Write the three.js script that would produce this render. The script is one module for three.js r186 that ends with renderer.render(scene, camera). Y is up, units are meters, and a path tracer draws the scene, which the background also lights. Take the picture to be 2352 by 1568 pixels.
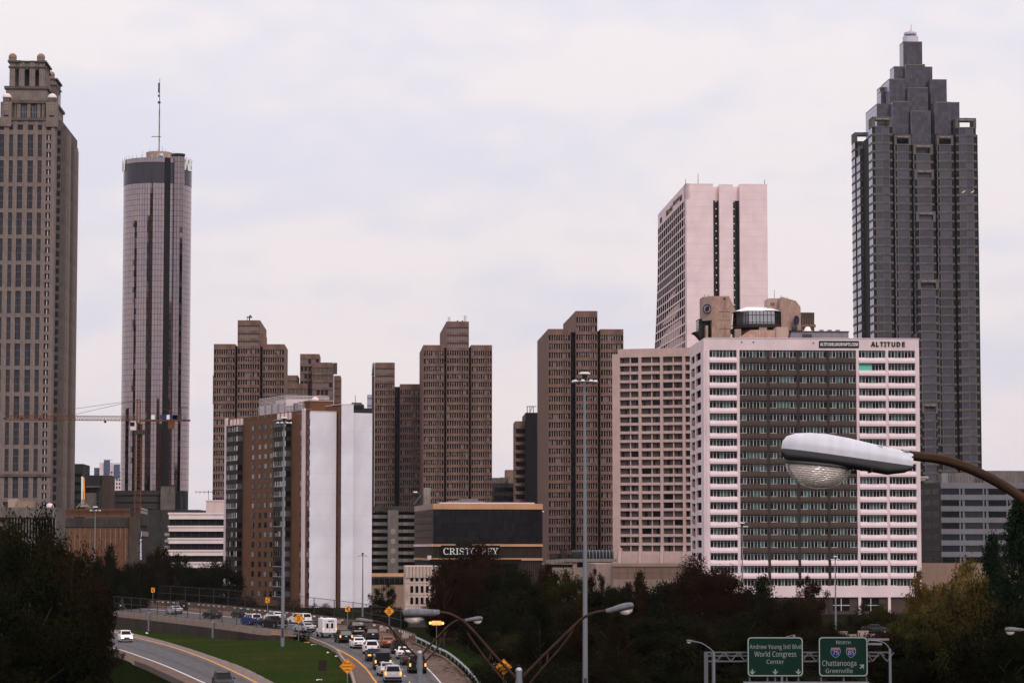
import * as THREE from 'three';
import { mergeGeometries } from 'three/addons/utils/BufferGeometryUtils.js';
import { FontLoader } from 'three/addons/loaders/FontLoader.js';
import { TextGeometry } from 'three/addons/geometries/TextGeometry.js';
import { ImprovedNoise } from 'three/addons/math/ImprovedNoise.js';
import { RoundedBoxGeometry } from 'three/addons/geometries/RoundedBoxGeometry.js';

// ---------------------------------------------------------------- camera, sky, sun, exposure
const F = 6194, CX = 1176, CY = 784, PIT = Math.atan(476 / F), EYE = 15;
const scene = new THREE.Scene();
const camera = new THREE.PerspectiveCamera(2 * Math.atan(CY / F) * 180 / Math.PI, 1024 / 682, 1, 30000);
camera.position.set(0, EYE, 0);
camera.rotation.x = PIT;
scene.add(camera);
const renderer = new THREE.WebGLRenderer({ antialias: true });
renderer.toneMapping = THREE.LinearToneMapping;
renderer.toneMappingExposure = 1.0;
renderer.shadowMap.enabled = true;
const sun = new THREE.DirectionalLight(new THREE.Color().setRGB(1.0, 0.9, 0.84), 1.35);
sun.position.set(250, 540, 540);
sun.target.position.set(0, 0, -700);
sun.castShadow = true; sun.shadow.radius = 30;
sun.position.add(sun.target.position);
Object.assign(sun.shadow.camera, { left: -900, right: 900, top: 900, bottom: -900, near: 1, far: 3000 });
scene.add(sun, sun.target);

let seed = 20231;
function rnd() { seed = (seed * 1664525 + 1013904223) >>> 0; return seed / 4294967296; }
const rr = (a, b) => a + (b - a) * rnd();
const pick = a => a[Math.floor(rnd() * a.length)];
const rad = a => a * Math.PI / 180;
const V = (x, y, z) => new THREE.Vector3(x, y, z);
const lerp = (a, b, t) => a + (b - a) * t;
const sst = (a, b, x) => { const t = Math.min(1, Math.max(0, (x - a) / (b - a))); return t * t * (3 - 2 * t); };
const noise = new ImprovedNoise();
function fbm(x, y, z, o = 5) { let s = 0, a = .5; for (let i = 0; i < o; i++) { s += a * noise.noise(x, y, z); x *= 2.03; y *= 2.03; z *= 2.03; a *= .5; } return s; }

{ // an overcast sky: brighter towards the zenith, thin stratus with soft breaks
  const w = 2048, h = 1024, data = new Float32Array(w * h * 4);
  for (let j = 0; j < h; j++) {
    const el = (j + .5) / h * Math.PI - Math.PI / 2, s = Math.max(0, Math.sin(el)), ce = Math.cos(el);
    for (let i = 0; i < w; i++) {
      const az = (i + .5) / w * Math.PI * 2, k = (j * w + i) * 4;
      let r, g, b;
      if (el > -.06) {
        const x = Math.cos(az) * ce, z = Math.sin(az) * ce, t = 1 / (s + .16);
        let c = fbm(x * t * 1.6 + 3.1, z * t * 1.6 + 7.7, .3 + s * 2, 6) * 1.4 + fbm(x * 9, s * 26, z * 9, 6) * 1.2 + fbm(x * 60, s * 150, z * 60, 4) * .45;
        c = sst(-.42, .42, c);
        const L = .715 * (1 + .9 * s);
        const lo = [.94, .928, 1.05], hi = [1.095, 1.02, 1.05];
        r = L * lerp(lo[0], hi[0], c); g = L * lerp(lo[1], hi[1], c); b = L * lerp(lo[2], hi[2], c);
        const warm = .05 * (1 - sst(0, .16, s)); r += warm * .6; b -= warm * .4;
      } else { r = .16; g = .15; b = .14; }
      data[k] = r; data[k + 1] = g; data[k + 2] = b; data[k + 3] = 1;
    }
  }
  const t = new THREE.DataTexture(data, w, h, THREE.RGBAFormat, THREE.FloatType);
  t.mapping = THREE.EquirectangularReflectionMapping; t.magFilter = t.minFilter = THREE.LinearFilter; t.wrapS = THREE.RepeatWrapping;
  t.needsUpdate = true;
  scene.background = t; scene.environment = t;
}

// ---------------------------------------------------------------- pixel geometry of the photograph (2352 x 1568) to points of the place
function ray(u, v) { const x = (u - CX) / F, y = (CY - v) / F, c = Math.cos(PIT), s = Math.sin(PIT); return V(x, y * c + s, y * s - c); }
function at(u, v, d) { const r = ray(u, v); return r.multiplyScalar(-d / r.z).add(V(0, EYE, 0)); }
function onY(u, v, y) { const r = ray(u, v); return r.multiplyScalar((y - EYE) / r.y).add(V(0, EYE, 0)); }
const hAt = (v, d) => at(CX, v, d).y;

// ---------------------------------------------------------------- names and labels
const used = {};
function numbered(n) { const k = used[n] = (used[n] ?? -1) + 1; return k ? n + '_' + String(k).padStart(3, '0') : n; }
function tag(o, label, category, group, kind) { if (label) o.userData.label = label; if (category) o.userData.category = category; if (group) o.userData.group = group; if (kind) o.userData.kind = kind; return o; }
function thing(name, label, category, p = V(0, 0, 0), turn = 0, group) {
  const o = new THREE.Group(); o.name = numbered(name); o.position.copy(p); o.rotation.y = turn; scene.add(o);
  return tag(o, label, category, group);
}
const stuff = o => { o.userData.kind = 'stuff'; return o; };
function shadowy(m) { m.castShadow = m.receiveShadow = true; return m; }

// ---------------------------------------------------------------- procedural textures
function noiseTex(n, f, srgb = false) {
  const d = new Uint8Array(n * n * 4);
  for (let j = 0; j < n; j++) for (let i = 0; i < n; i++) { const c = f(i / n, j / n), k = (j * n + i) * 4; d[k] = c[0] * 255; d[k + 1] = c[1] * 255; d[k + 2] = c[2] * 255; d[k + 3] = 255; }
  const t = new THREE.DataTexture(d, n, n); t.wrapS = t.wrapT = THREE.RepeatWrapping; t.magFilter = THREE.LinearFilter; t.minFilter = THREE.LinearMipmapLinearFilter; t.generateMipmaps = true;
  if (srgb) t.colorSpace = THREE.SRGBColorSpace; t.needsUpdate = true; return t;
}
// tileable noise on a torus of period p cells
function tn(x, y, p, o = 4) { let s = 0, a = .5; for (let k = 0; k < o; k++) { const X = x * p, Y = y * p;
  const n = (ix, iy) => noise.noise(((X + ix * -p)), ((Y + iy * -p)), p * 1.37 + k * 7.1);
  const fx = x, fy = y; s += a * lerp(lerp(n(0, 0), n(1, 0), fx), lerp(n(0, 1), n(1, 1), fx), fy); a *= .5; p *= 2; } return s; }
const clamp01 = x => Math.min(1, Math.max(0, x));
const T = {
  stain: noiseTex(256, (x, y) => { const a = tn(x, y, 3, 4), b = tn(x, y * .25, 14, 3); const v = clamp01(.86 + a * .28 + b * .2); return [v, v * .985, v * .97]; }),
  pale: noiseTex(256, (x, y) => { const a = tn(x, y, 3, 5), b = tn(x, y * .3, 9, 4); const v = clamp01(.92 + a * .2 + b * .13); return [v, v * lerp(.985, 1, clamp01(.5 + a * 2)), v * lerp(1, .98, clamp01(.5 + b * 2))]; }),
  grime: noiseTex(256, (x, y) => { const a = tn(x, y, 4, 5), b = tn(x, y * .12, 22, 3); const v = clamp01(.72 + a * .5 + b * .5); return [v, v * .95, v * .9]; }),
  brick: noiseTex(256, (x, y) => { const a = tn(x, y, 3, 4), b = tn(x, y, 60, 2); const v = clamp01(.84 + a * .3 + b * .3); return [v, v, v]; }),
  grass: noiseTex(512, (x, y) => { const a = tn(x, y, 3, 4), b = tn(x, y, 24, 4), c = sst(-.1, .5, tn(x + .3, y, 7, 4)); const v = clamp01(.58 + a * .5 + b * .7); return [v * lerp(.8, 1, c), v * lerp(.95, .78, c), v * .7]; }),
  road: noiseTex(512, (x, y) => { const a = tn(x, y, 3, 5), b = tn(x, y, 70, 2), c = tn(x, y * .12, 12, 3); const v = clamp01(.78 + a * .35 + b * .22 + c * .25); return [v, v * .985, v * .98]; }),
  rust: noiseTex(256, (x, y) => { const a = tn(x, y, 6, 5), b = sst(-.1, .3, tn(x + .2, y, 5, 4)); const v = clamp01(.6 + a * .8); return [lerp(.5, 1, b) * v, lerp(.42, .62, b) * v, lerp(.38, .42, b) * v]; }),
};
function rep(t, m) { const c = t.clone(); c.repeat.set(1 / m, 1 / m); c.needsUpdate = true; return c; }
const TX = { pale: rep(T.pale, 22), stain: rep(T.stain, 18), stainS: rep(T.stain, 3), grime: rep(T.grime, 14), grimeS: rep(T.grime, 4), brick: rep(T.brick, 12), grass: rep(T.grass, 17), road: rep(T.road, 15), rust: rep(T.rust, .8), bump: rep(T.road, 2), ground: rep(T.grass, 90) };
function M(r, g, b, o = {}) { const m = new THREE.MeshPhysicalMaterial({ roughness: .85, metalness: 0, specularIntensity: o.metalness > .3 ? 1 : (o.roughness ?? 1) < .3 ? .6 : .2, ...o }); m.color.setRGB(r, g, b); return m; }
const mats = {
  white: M(.79, .63, .645, { map: TX.pale }), whiteWall: M(.79, .76, .82, { map: TX.pale }), pinkWall: M(.9, .71, .715, { map: TX.pale }),
  brownConcrete: M(.245, .152, .128, { map: TX.grime }), brownSide: M(.232, .145, .122, { map: TX.stain }), brownPierLt: M(.33, .228, .2, { map: TX.stain }), hotel: M(.58, .41, .38, { map: TX.stain }),
  brick: M(.185, .088, .05, { map: TX.brick }), darkBrown: M(.045, .036, .031, { map: TX.stain }), brownPanel: M(.088, .063, .053, { map: TX.stain }), brownPier: M(.052, .043, .038, { map: TX.stain }),
  black: M(.012, .012, .013, { roughness: .5 }), slot: M(.014, .013, .014, { roughness: .7 }), charcoal: M(.045, .043, .043, { map: TX.stain }),
  granite: M(.165, .155, .155, { map: TX.grime }), graniteLt: M(.215, .2, .197, { map: TX.grime }), stone: M(.275, .226, .212, { map: TX.grime }), stoneDk: M(.15, .128, .12, { map: TX.grime }), dome: M(.75, .62, .6),
  concrete: M(.2, .18, .17, { map: TX.grime }), concreteLt: M(.36, .32, .3, { map: TX.grime }), concreteDk: M(.07, .066, .063, { map: TX.grime }), roofGrey: M(.16, .155, .155, { map: TX.grime }), tan: M(.3, .2, .15, { map: TX.stain }), tanLt: M(.42, .31, .26, { map: TX.stain }), orangeTrim: M(.62, .35, .2, { map: TX.stain }),
  officeGrey: M(.2, .2, .225, { map: TX.stain }), steel: M(.24, .25, .28, { metalness: .45, roughness: .5, map: TX.stainS }), steelDk: M(.1, .1, .105, { metalness: .5, roughness: .5 }), galv: M(.42, .43, .46, { metalness: .6, roughness: .42, map: TX.stainS }), rust: M(.13, .09, .07, { map: TX.rust, roughness: .9, bumpMap: TX.rust, bumpScale: .002 }),
  craneOrange: M(.15, .055, .028), orangeSign: M(.95, .36, .03, { roughness: .5 }), ink: M(.012, .01, .01), signWhite: M(.8, .8, .8, { roughness: .45 }), mullion: M(.62, .58, .58), mullionDk: M(.03, .028, .028), redPaint: M(.4, .1, .06), iron: M(.05, .045, .042, { roughness: .6 }),
};
const glass = (r, g, b, rough = .12) => M(r, g, b, { roughness: rough, specularIntensity: .3 });
const G = { dark: glass(.007, .007, .008), mid: glass(.03, .033, .036), blind: glass(.28, .26, .27, .3), blindDk: glass(.1, .095, .1, .3), teal: glass(.06, .115, .105), tealDk: glass(.025, .042, .04), curtain: glass(.075, .056, .05, .5), navy: glass(.018, .019, .028) };
const flankGlass = M(.012, .012, .013, { roughness: .6, specularIntensity: 0 });
scene.fog = new THREE.FogExp2(new THREE.Color().setRGB(.8, .79, .86), .000013);
const vGlass = new THREE.MeshPhysicalMaterial({ vertexColors: true, roughness: .15, specularIntensity: .3 });
const vMatte = new THREE.MeshPhysicalMaterial({ vertexColors: true, roughness: .9, map: TX.grime, specularIntensity: .1 });

// ---------------------------------------------------------------- geometry helpers
const ID = new THREE.Matrix4();
class MB {           // gathers faces; build() makes them one named mesh
  constructor(m = ID) { this.p = []; this.n = []; this.t = []; this.c = []; this.i = []; this.M = m; this.hasC = false; }
  quad(a, b, c, d, col) {   // counter-clockwise from outside
    a = a.clone().applyMatrix4(this.M); b = b.clone().applyMatrix4(this.M); c = c.clone().applyMatrix4(this.M); d = d.clone().applyMatrix4(this.M);
    const e1 = b.clone().sub(a), e2 = d.clone().sub(a), n = e1.clone().cross(c.clone().sub(a)); if (n.lengthSq() < 1e-14) n.copy(c.clone().sub(a).cross(e2)); n.normalize();
    const w = e1.length(), h = e2.length(), k = this.p.length / 3, o = (a.x * .37 + a.z * .61), o2 = a.y;
    for (const q of [a, b, c, d]) { this.p.push(q.x, q.y, q.z); this.n.push(n.x, n.y, n.z); if (col) { this.c.push(...col); this.hasC = true; } }
    this.t.push(o, o2, o + w, o2, o + w, o2 + h, o, o2 + h);
    this.i.push(k, k + 1, k + 2, k, k + 2, k + 3); return this;
  }
  box(x0, x1, y0, y1, z0, z1, col) {
    const P = (x, y, z) => V(x, y, z);
    this.quad(P(x0, y0, z1), P(x1, y0, z1), P(x1, y1, z1), P(x0, y1, z1), col);
    this.quad(P(x1, y0, z0), P(x0, y0, z0), P(x0, y1, z0), P(x1, y1, z0), col);
    this.quad(P(x0, y0, z0), P(x0, y0, z1), P(x0, y1, z1), P(x0, y1, z0), col);
    this.quad(P(x1, y0, z1), P(x1, y0, z0), P(x1, y1, z0), P(x1, y1, z1), col);
    this.quad(P(x0, y1, z1), P(x1, y1, z1), P(x1, y1, z0), P(x0, y1, z0), col);
    this.quad(P(x0, y0, z0), P(x1, y0, z0), P(x1, y0, z1), P(x0, y0, z1), col);
    return this;
  }
  bar(a, b, w, h = w, col) { // a bar of w x h between two points
    const d = b.clone().sub(a), l = d.length(), m = new THREE.Matrix4(), z = d.normalize(), up = Math.abs(z.y) > .95 ? V(1, 0, 0) : V(0, 1, 0), x = up.clone().cross(z).normalize(), y = z.clone().cross(x);
    m.makeBasis(x, y, z).setPosition(a); const s = this.M; this.M = s.clone().multiply(m); this.box(-w / 2, w / 2, -h / 2, h / 2, 0, l, col); this.M = s; return this;
  }
  geo(g, m = ID, col) {
    const s = g.index ? g.toNonIndexed() : g.clone(); s.applyMatrix4(this.M.clone().multiply(m)); const k = this.p.length / 3, P = s.attributes.position, N = s.attributes.normal, U = s.attributes.uv;
    for (let i = 0; i < P.count; i++) { this.p.push(P.getX(i), P.getY(i), P.getZ(i)); this.n.push(N.getX(i), N.getY(i), N.getZ(i)); this.t.push(U ? U.getX(i) : 0, U ? U.getY(i) : 0); if (col) { this.c.push(...col); this.hasC = true; } this.i.push(k + i); }
    return this;
  }
  geometry() {
    const g = new THREE.BufferGeometry(); g.setAttribute('position', new THREE.Float32BufferAttribute(this.p, 3)); g.setAttribute('normal', new THREE.Float32BufferAttribute(this.n, 3)); g.setAttribute('uv', new THREE.Float32BufferAttribute(this.t, 2));
    if (this.hasC) g.setAttribute('color', new THREE.Float32BufferAttribute(this.c, 3)); g.setIndex(this.i); return g;
  }
  build(name, mat, parent = scene) { if (!this.p.length) return null; const m = shadowy(new THREE.Mesh(this.geometry(), mat)); m.name = parent === scene ? numbered(name) : name; parent.add(m); return m; }
}
function mesh(name, g, mat, parent, m) { const o = shadowy(new THREE.Mesh(g, mat)); o.name = parent === scene ? numbered(name) : name; if (m) m.decompose(o.position, o.quaternion, o.scale); parent.add(o); return o; }
const boxCache = {};
function boxGeo(w, h, d) { const k = [w, h, d].map(x => x.toFixed(2)).join(); return boxCache[k] ??= new MB().box(0, w, 0, h, 0, d).geometry(); }
function piece(name, mat, parent, x0, x1, y0, y1, z0, z1, m) { // one box-shaped part
  const p = V(x0, y0, z0), o = mesh(name, boxGeo(x1 - x0, y1 - y0, z1 - z0), mat, parent);
  if (m) { o.position.copy(p.applyMatrix4(m)); o.quaternion.setFromRotationMatrix(m); } else o.position.copy(p);
  return o;
}
function many(list, name, restName, parent, limit = 300) { // single parts up to the limit, the rest joined
  const rest = new MB();
  list.forEach((q, i) => { if (i < limit) piece(name, q.mat, q.parent || parent, ...q.box, q.m); else { rest.M = q.m || ID; rest.box(...q.box, q.mat.color.toArray()); } });
  const r = rest.build(restName, vGlass, parent); if (r) stuff(r);
}
function tube(points, r, seg = 24, rs = 8) { return new THREE.TubeGeometry(new THREE.CatmullRomCurve3(points), seg, r, rs, false); }
function cyl(r0, r1, h, seg = 16, open = false) { const g = new THREE.CylinderGeometry(r1, r0, h, seg, 1, open); g.translate(0, h / 2, 0); return g; }
const TR = (x, y, z) => new THREE.Matrix4().makeTranslation(x, y, z);
const RY = a => new THREE.Matrix4().makeRotationY(a);
const fonts = { sans: await new FontLoader().loadAsync('fonts/droid/droid_sans_bold.typeface.json'), reg: await new FontLoader().loadAsync('fonts/droid/droid_sans_regular.typeface.json'), serif: await new FontLoader().loadAsync('fonts/droid/droid_serif_regular.typeface.json'), serifB: await new FontLoader().loadAsync('fonts/droid/droid_serif_bold.typeface.json') };
function textGeo(s, size, depth, font = fonts.sans, width) { // centred at 0,0; stretched to width when given
  const g = new TextGeometry(s, { font, size, depth, curveSegments: 4 }); g.computeBoundingBox(); const b = g.boundingBox; g.translate(-(b.min.x + b.max.x) / 2, -(b.min.y + b.max.y) / 2, 0);
  if (width) g.scale(width / (b.max.x - b.min.x), 1, 1); return g;
}

// a building: a group whose local x runs along its front, y up from the ground, z towards the viewer
function building(name, label, category, { u, v, d, rot = 3, L = 30, group }) {
  const B = at(u, v, d), th = rad(rot), o = thing(name, label, category, V(B.x, 0, B.z), th, group), Y = V(0, 1, 0);
  const O = V(0, EYE, 0).sub(o.position).applyAxisAngle(Y, -th);
  const b = { o, L, top: B.y };
  b.f = (u, v, z = 0) => { const r = ray(u, v).applyAxisAngle(Y, -th), t = (z - O.z) / r.z; return [O.x + r.x * t, O.y + r.y * t]; };       // on the front plane: x, y
  b.x = (u, v = 1000, z = 0) => b.f(u, v, z)[0];
  b.y = (v, u0 = u, z = 0) => b.f(u0, v, z)[1];
  b.s = (u, v, x = 0) => { const r = ray(u, v).applyAxisAngle(Y, -th), t = (x - O.x) / r.x; return [O.z + r.z * t, O.y + r.y * t]; };       // on a plane of constant x: z, y
  b.left = () => new THREE.Matrix4().makeRotationY(-Math.PI / 2).setPosition(0, 0, -b.L);
  b.right = W => new THREE.Matrix4().makeRotationY(Math.PI / 2).setPosition(W, 0, 0);
  return b;
}
const rows = (n, yTop, yBot, frac = 0) => Array.from({ length: n }, (_, k) => yTop + (yBot - yTop) * (k + frac) / n);
// ---------------------------------------------------------------- the towers
function shade(v) { return [v, v, v]; }
// brown concrete office tower: bays of narrow windows between dark slots
function brownTower(name, label, { u, v, d, rot, L, bays, slots, rowH, rowTop, rowBot, nw, sideL = 0, z = [0, .8, 0] }) {
  const b = building(name, label, 'office tower', { u, v, d, rot, L, group: 'brown concrete office towers of the skyline' });
  const ym = bays.map(q => b.y(q.v, q.u0)), x = q => [b.x(q.u0), b.x(q.u1)];
  const W = b.x(bays.at(-1).u1), base = Math.min(...bays.map(q => b.y(q.v, q.u0)));
  const wins = new MB(), mull = new MB();
  const low = b.y(rowBot), high = b.y(rowTop), nRows = Math.round((rowBot - rowTop) / rowH), step = (high - low) / nRows;
  new MB().box(.4, W - .4, 0, base - 1, -L + .5, -1.6).build('core', mats.slot, b.o);
  bays.forEach((q, k) => {
    const [x0, x1] = x(q), top = ym[k], zf = z[k] || 0;
    const sh = new MB(), sideD = L;
    sh.box(x0, x1, 0, top, -(q.deep || sideD), zf - .55); sh.build('bay', mats.brownSide, b.o);
    const first = q.first ?? rowTop, yF = b.y(first, q.u0), n = Math.min(60, Math.floor((yF - 0) / step));
    piece('parapet', mats.brownConcrete, b.o, x0, x1, yF, top, zf - .55, zf + .02);
    for (const e of [[x0, x0 + .22], [x1 - .22, x1]]) piece('pier', mats.brownConcrete, b.o, e[0], e[1], 0, yF, zf - .55, zf + .01);
    for (let r = 0; r < n; r++) {
      const yt = yF - r * step, sp = step * .36, blank = q.closed && r < q.closed;
      piece('spandrel', mats.brownConcrete, b.o, x0 + .22, x1 - .22, yt - step, yt - step + sp, zf - .55, zf + .1);
      const wx = (x1 - x0 - .44) / nw;
      for (let i = 0; i < nw; i++) {
        const xa = x0 + .22 + i * wx, dark = rnd(), c = blank ? [.19, .15, .135] : dark < .8 ? [.009, .008, .009] : dark < .92 ? [.03, .027, .027] : [.19, .16, .155];
        const cut = !blank && rnd() < .16 ? rr(.35, .75) : 1, y0 = yt - step + sp, hh = step - sp;
        if (cut < 1) { wins.box(xa, xa + wx, y0, y0 + hh * cut, zf - .56, zf - .5, [.014, .013, .014]); wins.box(xa, xa + wx, y0 + hh * cut, y0 + hh, zf - .56, zf - .49, [.15, .125, .12]); }
        else wins.box(xa, xa + wx, y0, y0 + hh, zf - .56, zf - .5, c);
        if (i) mull.box(xa - .12, xa + .12, y0, yt, zf - .5, zf - (blank ? .3 : .12));
      }
    }
  });
  stuff(wins.build('window_panes', vGlass, b.o)); stuff(mull.build('window_mullions', mats.brownPierLt, b.o));
  return b;
}
{ // far left pair
  const c4 = (cx, cy) => [459.4 + cx * .3662, 689 + cy * .3662];
  const U = x => 459.4 + x * .3662, W = y => 689 + y * .3662;
  const b = brownTower('office_tower', 'brown concrete tower with three bays standing between the glass cylinder and brick apartments', {
    u: U(80), v: W(275), d: 1073, rot: 2.2, L: 30, nw: 9, rowH: 17.9, rowTop: W(310), rowBot: W(310) + 17.9 * 24,
    bays: [{ u0: U(80), u1: U(215), v: W(275) }, { u0: U(230), u1: U(371), v: W(127), first: W(160), closed: 3, deep: 48 }, { u0: U(388), u1: U(525), v: W(276) }] });
  const [xa, ya] = b.f(U(70), W(463)), yb = b.y(W(645)); new MB().box(xa, 0, yb, ya, -26, -8).build('side_bay', mats.brownSide, b.o);
  { const m = new MB(), y = b.y(W(127), U(300)); for (const uu of [283, 300, 296]) { const x = b.x(U(uu)); m.box(x - .12, x + .12, y, y + rr(1.5, 4), -6, -5.8); } m.box(b.x(U(280)), b.x(U(290)), y + 1.6, y + 2, -6.2, -5.6); m.geo(new THREE.ConeGeometry(1, 1.3, 8), TR(b.x(U(302)), y + 2.2, -6)); m.build('antenna', mats.iron, b.o); }
  // the crown's stepped right flank
  { const x1 = b.x(U(371)), yT = b.y(W(127), U(371)), y2 = b.y(W(200), U(371)); new MB().box(x1, x1 + 1.2, b.y(W(330)), y2, -30, -6).build('flank', mats.brownSide, b.o); }

  const g = building('office_tower', 'small stepped group of brown office blocks peeking over the brick apartment roof', 'office tower', { u: U(538), v: W(460), d: 1280, rot: 2.5, L: 26, group: 'brown concrete office towers of the skyline' });
  for (const [u0, u1, v0, z, closed] of [[538, 603, 460, -14, 9], [619, 741, 328, -10, 0], [700, 829, 390, -1, 2], [545, 672, 525, 2, 9], [833, 875, 460, -16, 9], [672, 700, 520, -12, 9]]) {
    const x0 = g.x(U(u0)), x1 = g.x(U(u1)), y = g.y(W(v0)); new MB().box(x0, x1, 0, y, z - 22, z).build(u0 === 672 ? 'slot' : 'bay', u0 === 672 ? mats.slot : mats.brownSide, g.o);
    if (u0 === 672) continue;
    const wins = new MB(), step = 3.55; piece('parapet', mats.brownConcrete, g.o, x0, x1, y - 2.4, y, z, z + .35);
    const nw = Math.max(4, Math.round((x1 - x0) / 1.9)), wx = (x1 - x0) / nw;
    for (let r = 0; r < 15; r++) { const yt = y - 2.4 - r * step; piece('spandrel', mats.brownConcrete, g.o, x0, x1, yt - step, yt - step + 1.2, z, z + .4);
      for (let i = 0; i < nw; i++) wins.box(x0 + i * wx + .25, x0 + (i + 1) * wx - .25, yt - step + 1.2, yt, z, z + .1, r < closed ? [.1, .08, .07] : pick([[.014, .013, .014], [.014, .013, .014], [.16, .13, .125]])); }
    stuff(wins.build('window_panes', vGlass, g.o));
  }
  { const m = new MB(), x = g.x(U(832)); for (let k = 0; k < 9; k++) { const y = g.y(W(395 + k * 8)); m.box(x, x + 1.8, y, y + .35, -6, -2); } m.build('screen', mats.steelDk, g.o); }
}
{ // towers three and four
  const U = x => 832.6 + x * .3845, W = y => 717.8 + y * .3845;
  const a = brownTower('office_tower', 'brown tower with one raised bay directly right of the white end walls', {
    u: U(72), v: W(298), d: 1110, rot: 3, L: 34, nw: 9, rowH: 17.3, rowTop: W(462), rowBot: W(462) + 17.3 * 17,
    bays: [{ u0: U(72), u1: U(191), v: W(298), first: W(332), closed: 2 }, { u0: U(222), u1: U(342), v: W(427) }] });
  { const m = new MB(), x = a.x(U(56)), y1 = a.y(W(300)); for (let k = 0; k < 10; k++) { const y = a.y(W(302 + k * 7)); m.box(a.x(U(57 - k * .5)), a.x(U(70)), y, y + .4, -14, -4); } m.build('screen', mats.steel, a.o); }
  { const xl = a.x(U(54)); new MB().box(xl, 0, 0, a.y(W(375)), -30, -4).build('side_bay', mats.brownSide, a.o); }
  const b = brownTower('office_tower', 'brown three bay tower rising behind the black glass school building', {
    u: U(362), v: W(193), d: 1073, rot: 4, L: 44, nw: 9, rowH: 17.92, rowTop: W(228), rowBot: W(228) + 17.92 * 20,
    bays: [{ u0: U(362), u1: U(487), v: W(193) }, { u0: U(500), u1: U(634), v: W(53), first: W(88), closed: 3, deep: 62 }, { u0: U(648), u1: U(774), v: W(193) }] });
  { const m = new MB(), y = b.y(W(53), U(540)); for (const uu of [513, 523, 610, 620]) { const x = b.x(U(uu)); m.box(x - .1, x + .1, y, y + rr(2, 3.4), -4, -3.8); } m.box(b.x(U(565)), b.x(U(573)), y, y + .7, -4, -3); m.box(b.x(U(594)), b.x(U(602)), y, y + .7, -4, -3); m.build('antenna', mats.iron, b.o); }
}
{ // tower five
  const U = x => 1205.8 + x * .4213, W = y => 689 + y * .4213;
  const b = brownTower('office_tower', 'largest brown tower with a plain side wall, directly left of the pink gridded hotel', {
    u: U(127), v: W(157), d: 950, rot: 3.4, L: 56, nw: 9, rowH: 20.1, rowTop: W(190), rowBot: W(190) + 20.1 * 25,
    bays: [{ u0: U(127), u1: U(250), v: W(157) }, { u0: U(277), u1: U(396), v: W(60), first: W(94) }, { u0: U(412), u1: U(539), v: W(158) }] });
  const [x0, y0] = b.f(U(540), W(246)); new MB().box(x0, b.x(U(582)), 0, y0, -40, -22).build('rear_block', mats.slot, b.o);
  // tapering corner buttresses at the foot
  for (const uu of [127, 250, 277, 396]) { const x = b.x(U(uu)); piece('buttress', mats.brownConcrete, b.o, x - .5, x + .5, 0, b.y(W(1375)), .2, 1.4); }
  // a dark tower and low blocks to its left
  const U5 = x => 832.6 + x * .3845, W5 = y => 717.8 + y * .3845;
  const t = building('dark_tower', 'narrow black windowless tower with ribbed concrete flank and rooftop frame', 'office tower', { u: U5(975), v: W5(597), d: 1180, rot: 2, L: 40 });
  const xw = t.x(U5(975)), xe = xw + 18; new MB().box(xw, xe, 0, t.top, -40, 0).build('wall', mats.black, t.o);
  { const xl = t.x(U5(915)), y = t.y(W5(645)); new MB().box(xl, xw - .01, 0, y, -30, -5).build('flank', mats.brownSide, t.o);
    const yb = t.y(W5(690)); for (let k = 0; k < 14; k++) piece('ledge', mats.brownConcrete, t.o, xl - .4, xl + 4.6, yb - k * 3.6, yb - k * 3.6 + 1.3, -9, -4.4);
    for (let k = 0; k < 14; k++) piece('window', G.dark, t.o, xl + .4, xl + 4.2, yb - k * 3.6 - 2.1, yb - k * 3.6 - .1, -5, -4.85); }
  { const m = new MB(), y = t.top; for (const uu of [984, 1000, 1020]) m.box(t.x(U5(uu)), t.x(U5(uu)) + .3, y, y + 3, -3, -2.7); m.box(t.x(U5(982)), t.x(U5(1040)), y + 2.7, y + 3, -3, -2.7); m.bar(V(t.x(U5(1000)), y, -2.8), V(t.x(U5(1018)), y + 3, -2.8), .25); m.build('roof_frame', mats.iron, t.o); }
  const k = building('low_block', 'low dark office blocks with stepped tan roofs between two brown towers', 'building', { u: U5(776), v: W5(1018), d: 1250, rot: 2, L: 40 });
  new MB().box(0, k.x(U5(916)), 0, k.top, -40, 0).build('wall', mats.concreteDk, k.o);
  for (const [u0, u1, v0, z] of [[778, 826, 984, -6], [826, 872, 981, -8], [860, 917, 934, -12], [872, 917, 975, -5]]) piece('roof_block', u0 === 872 || u0 === 860 ? mats.tan : mats.concrete, k.o, k.x(U5(u0)), k.x(U5(u1)), k.top - 1, k.y(W5(v0)), z - 15, z);
  for (let r = 0; r < 6; r++) piece('window_band', G.dark, k.o, 1, k.x(U5(914)), k.top - 4 - r * 4, k.top - 2 - r * 4, -.1, .12);
}
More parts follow.
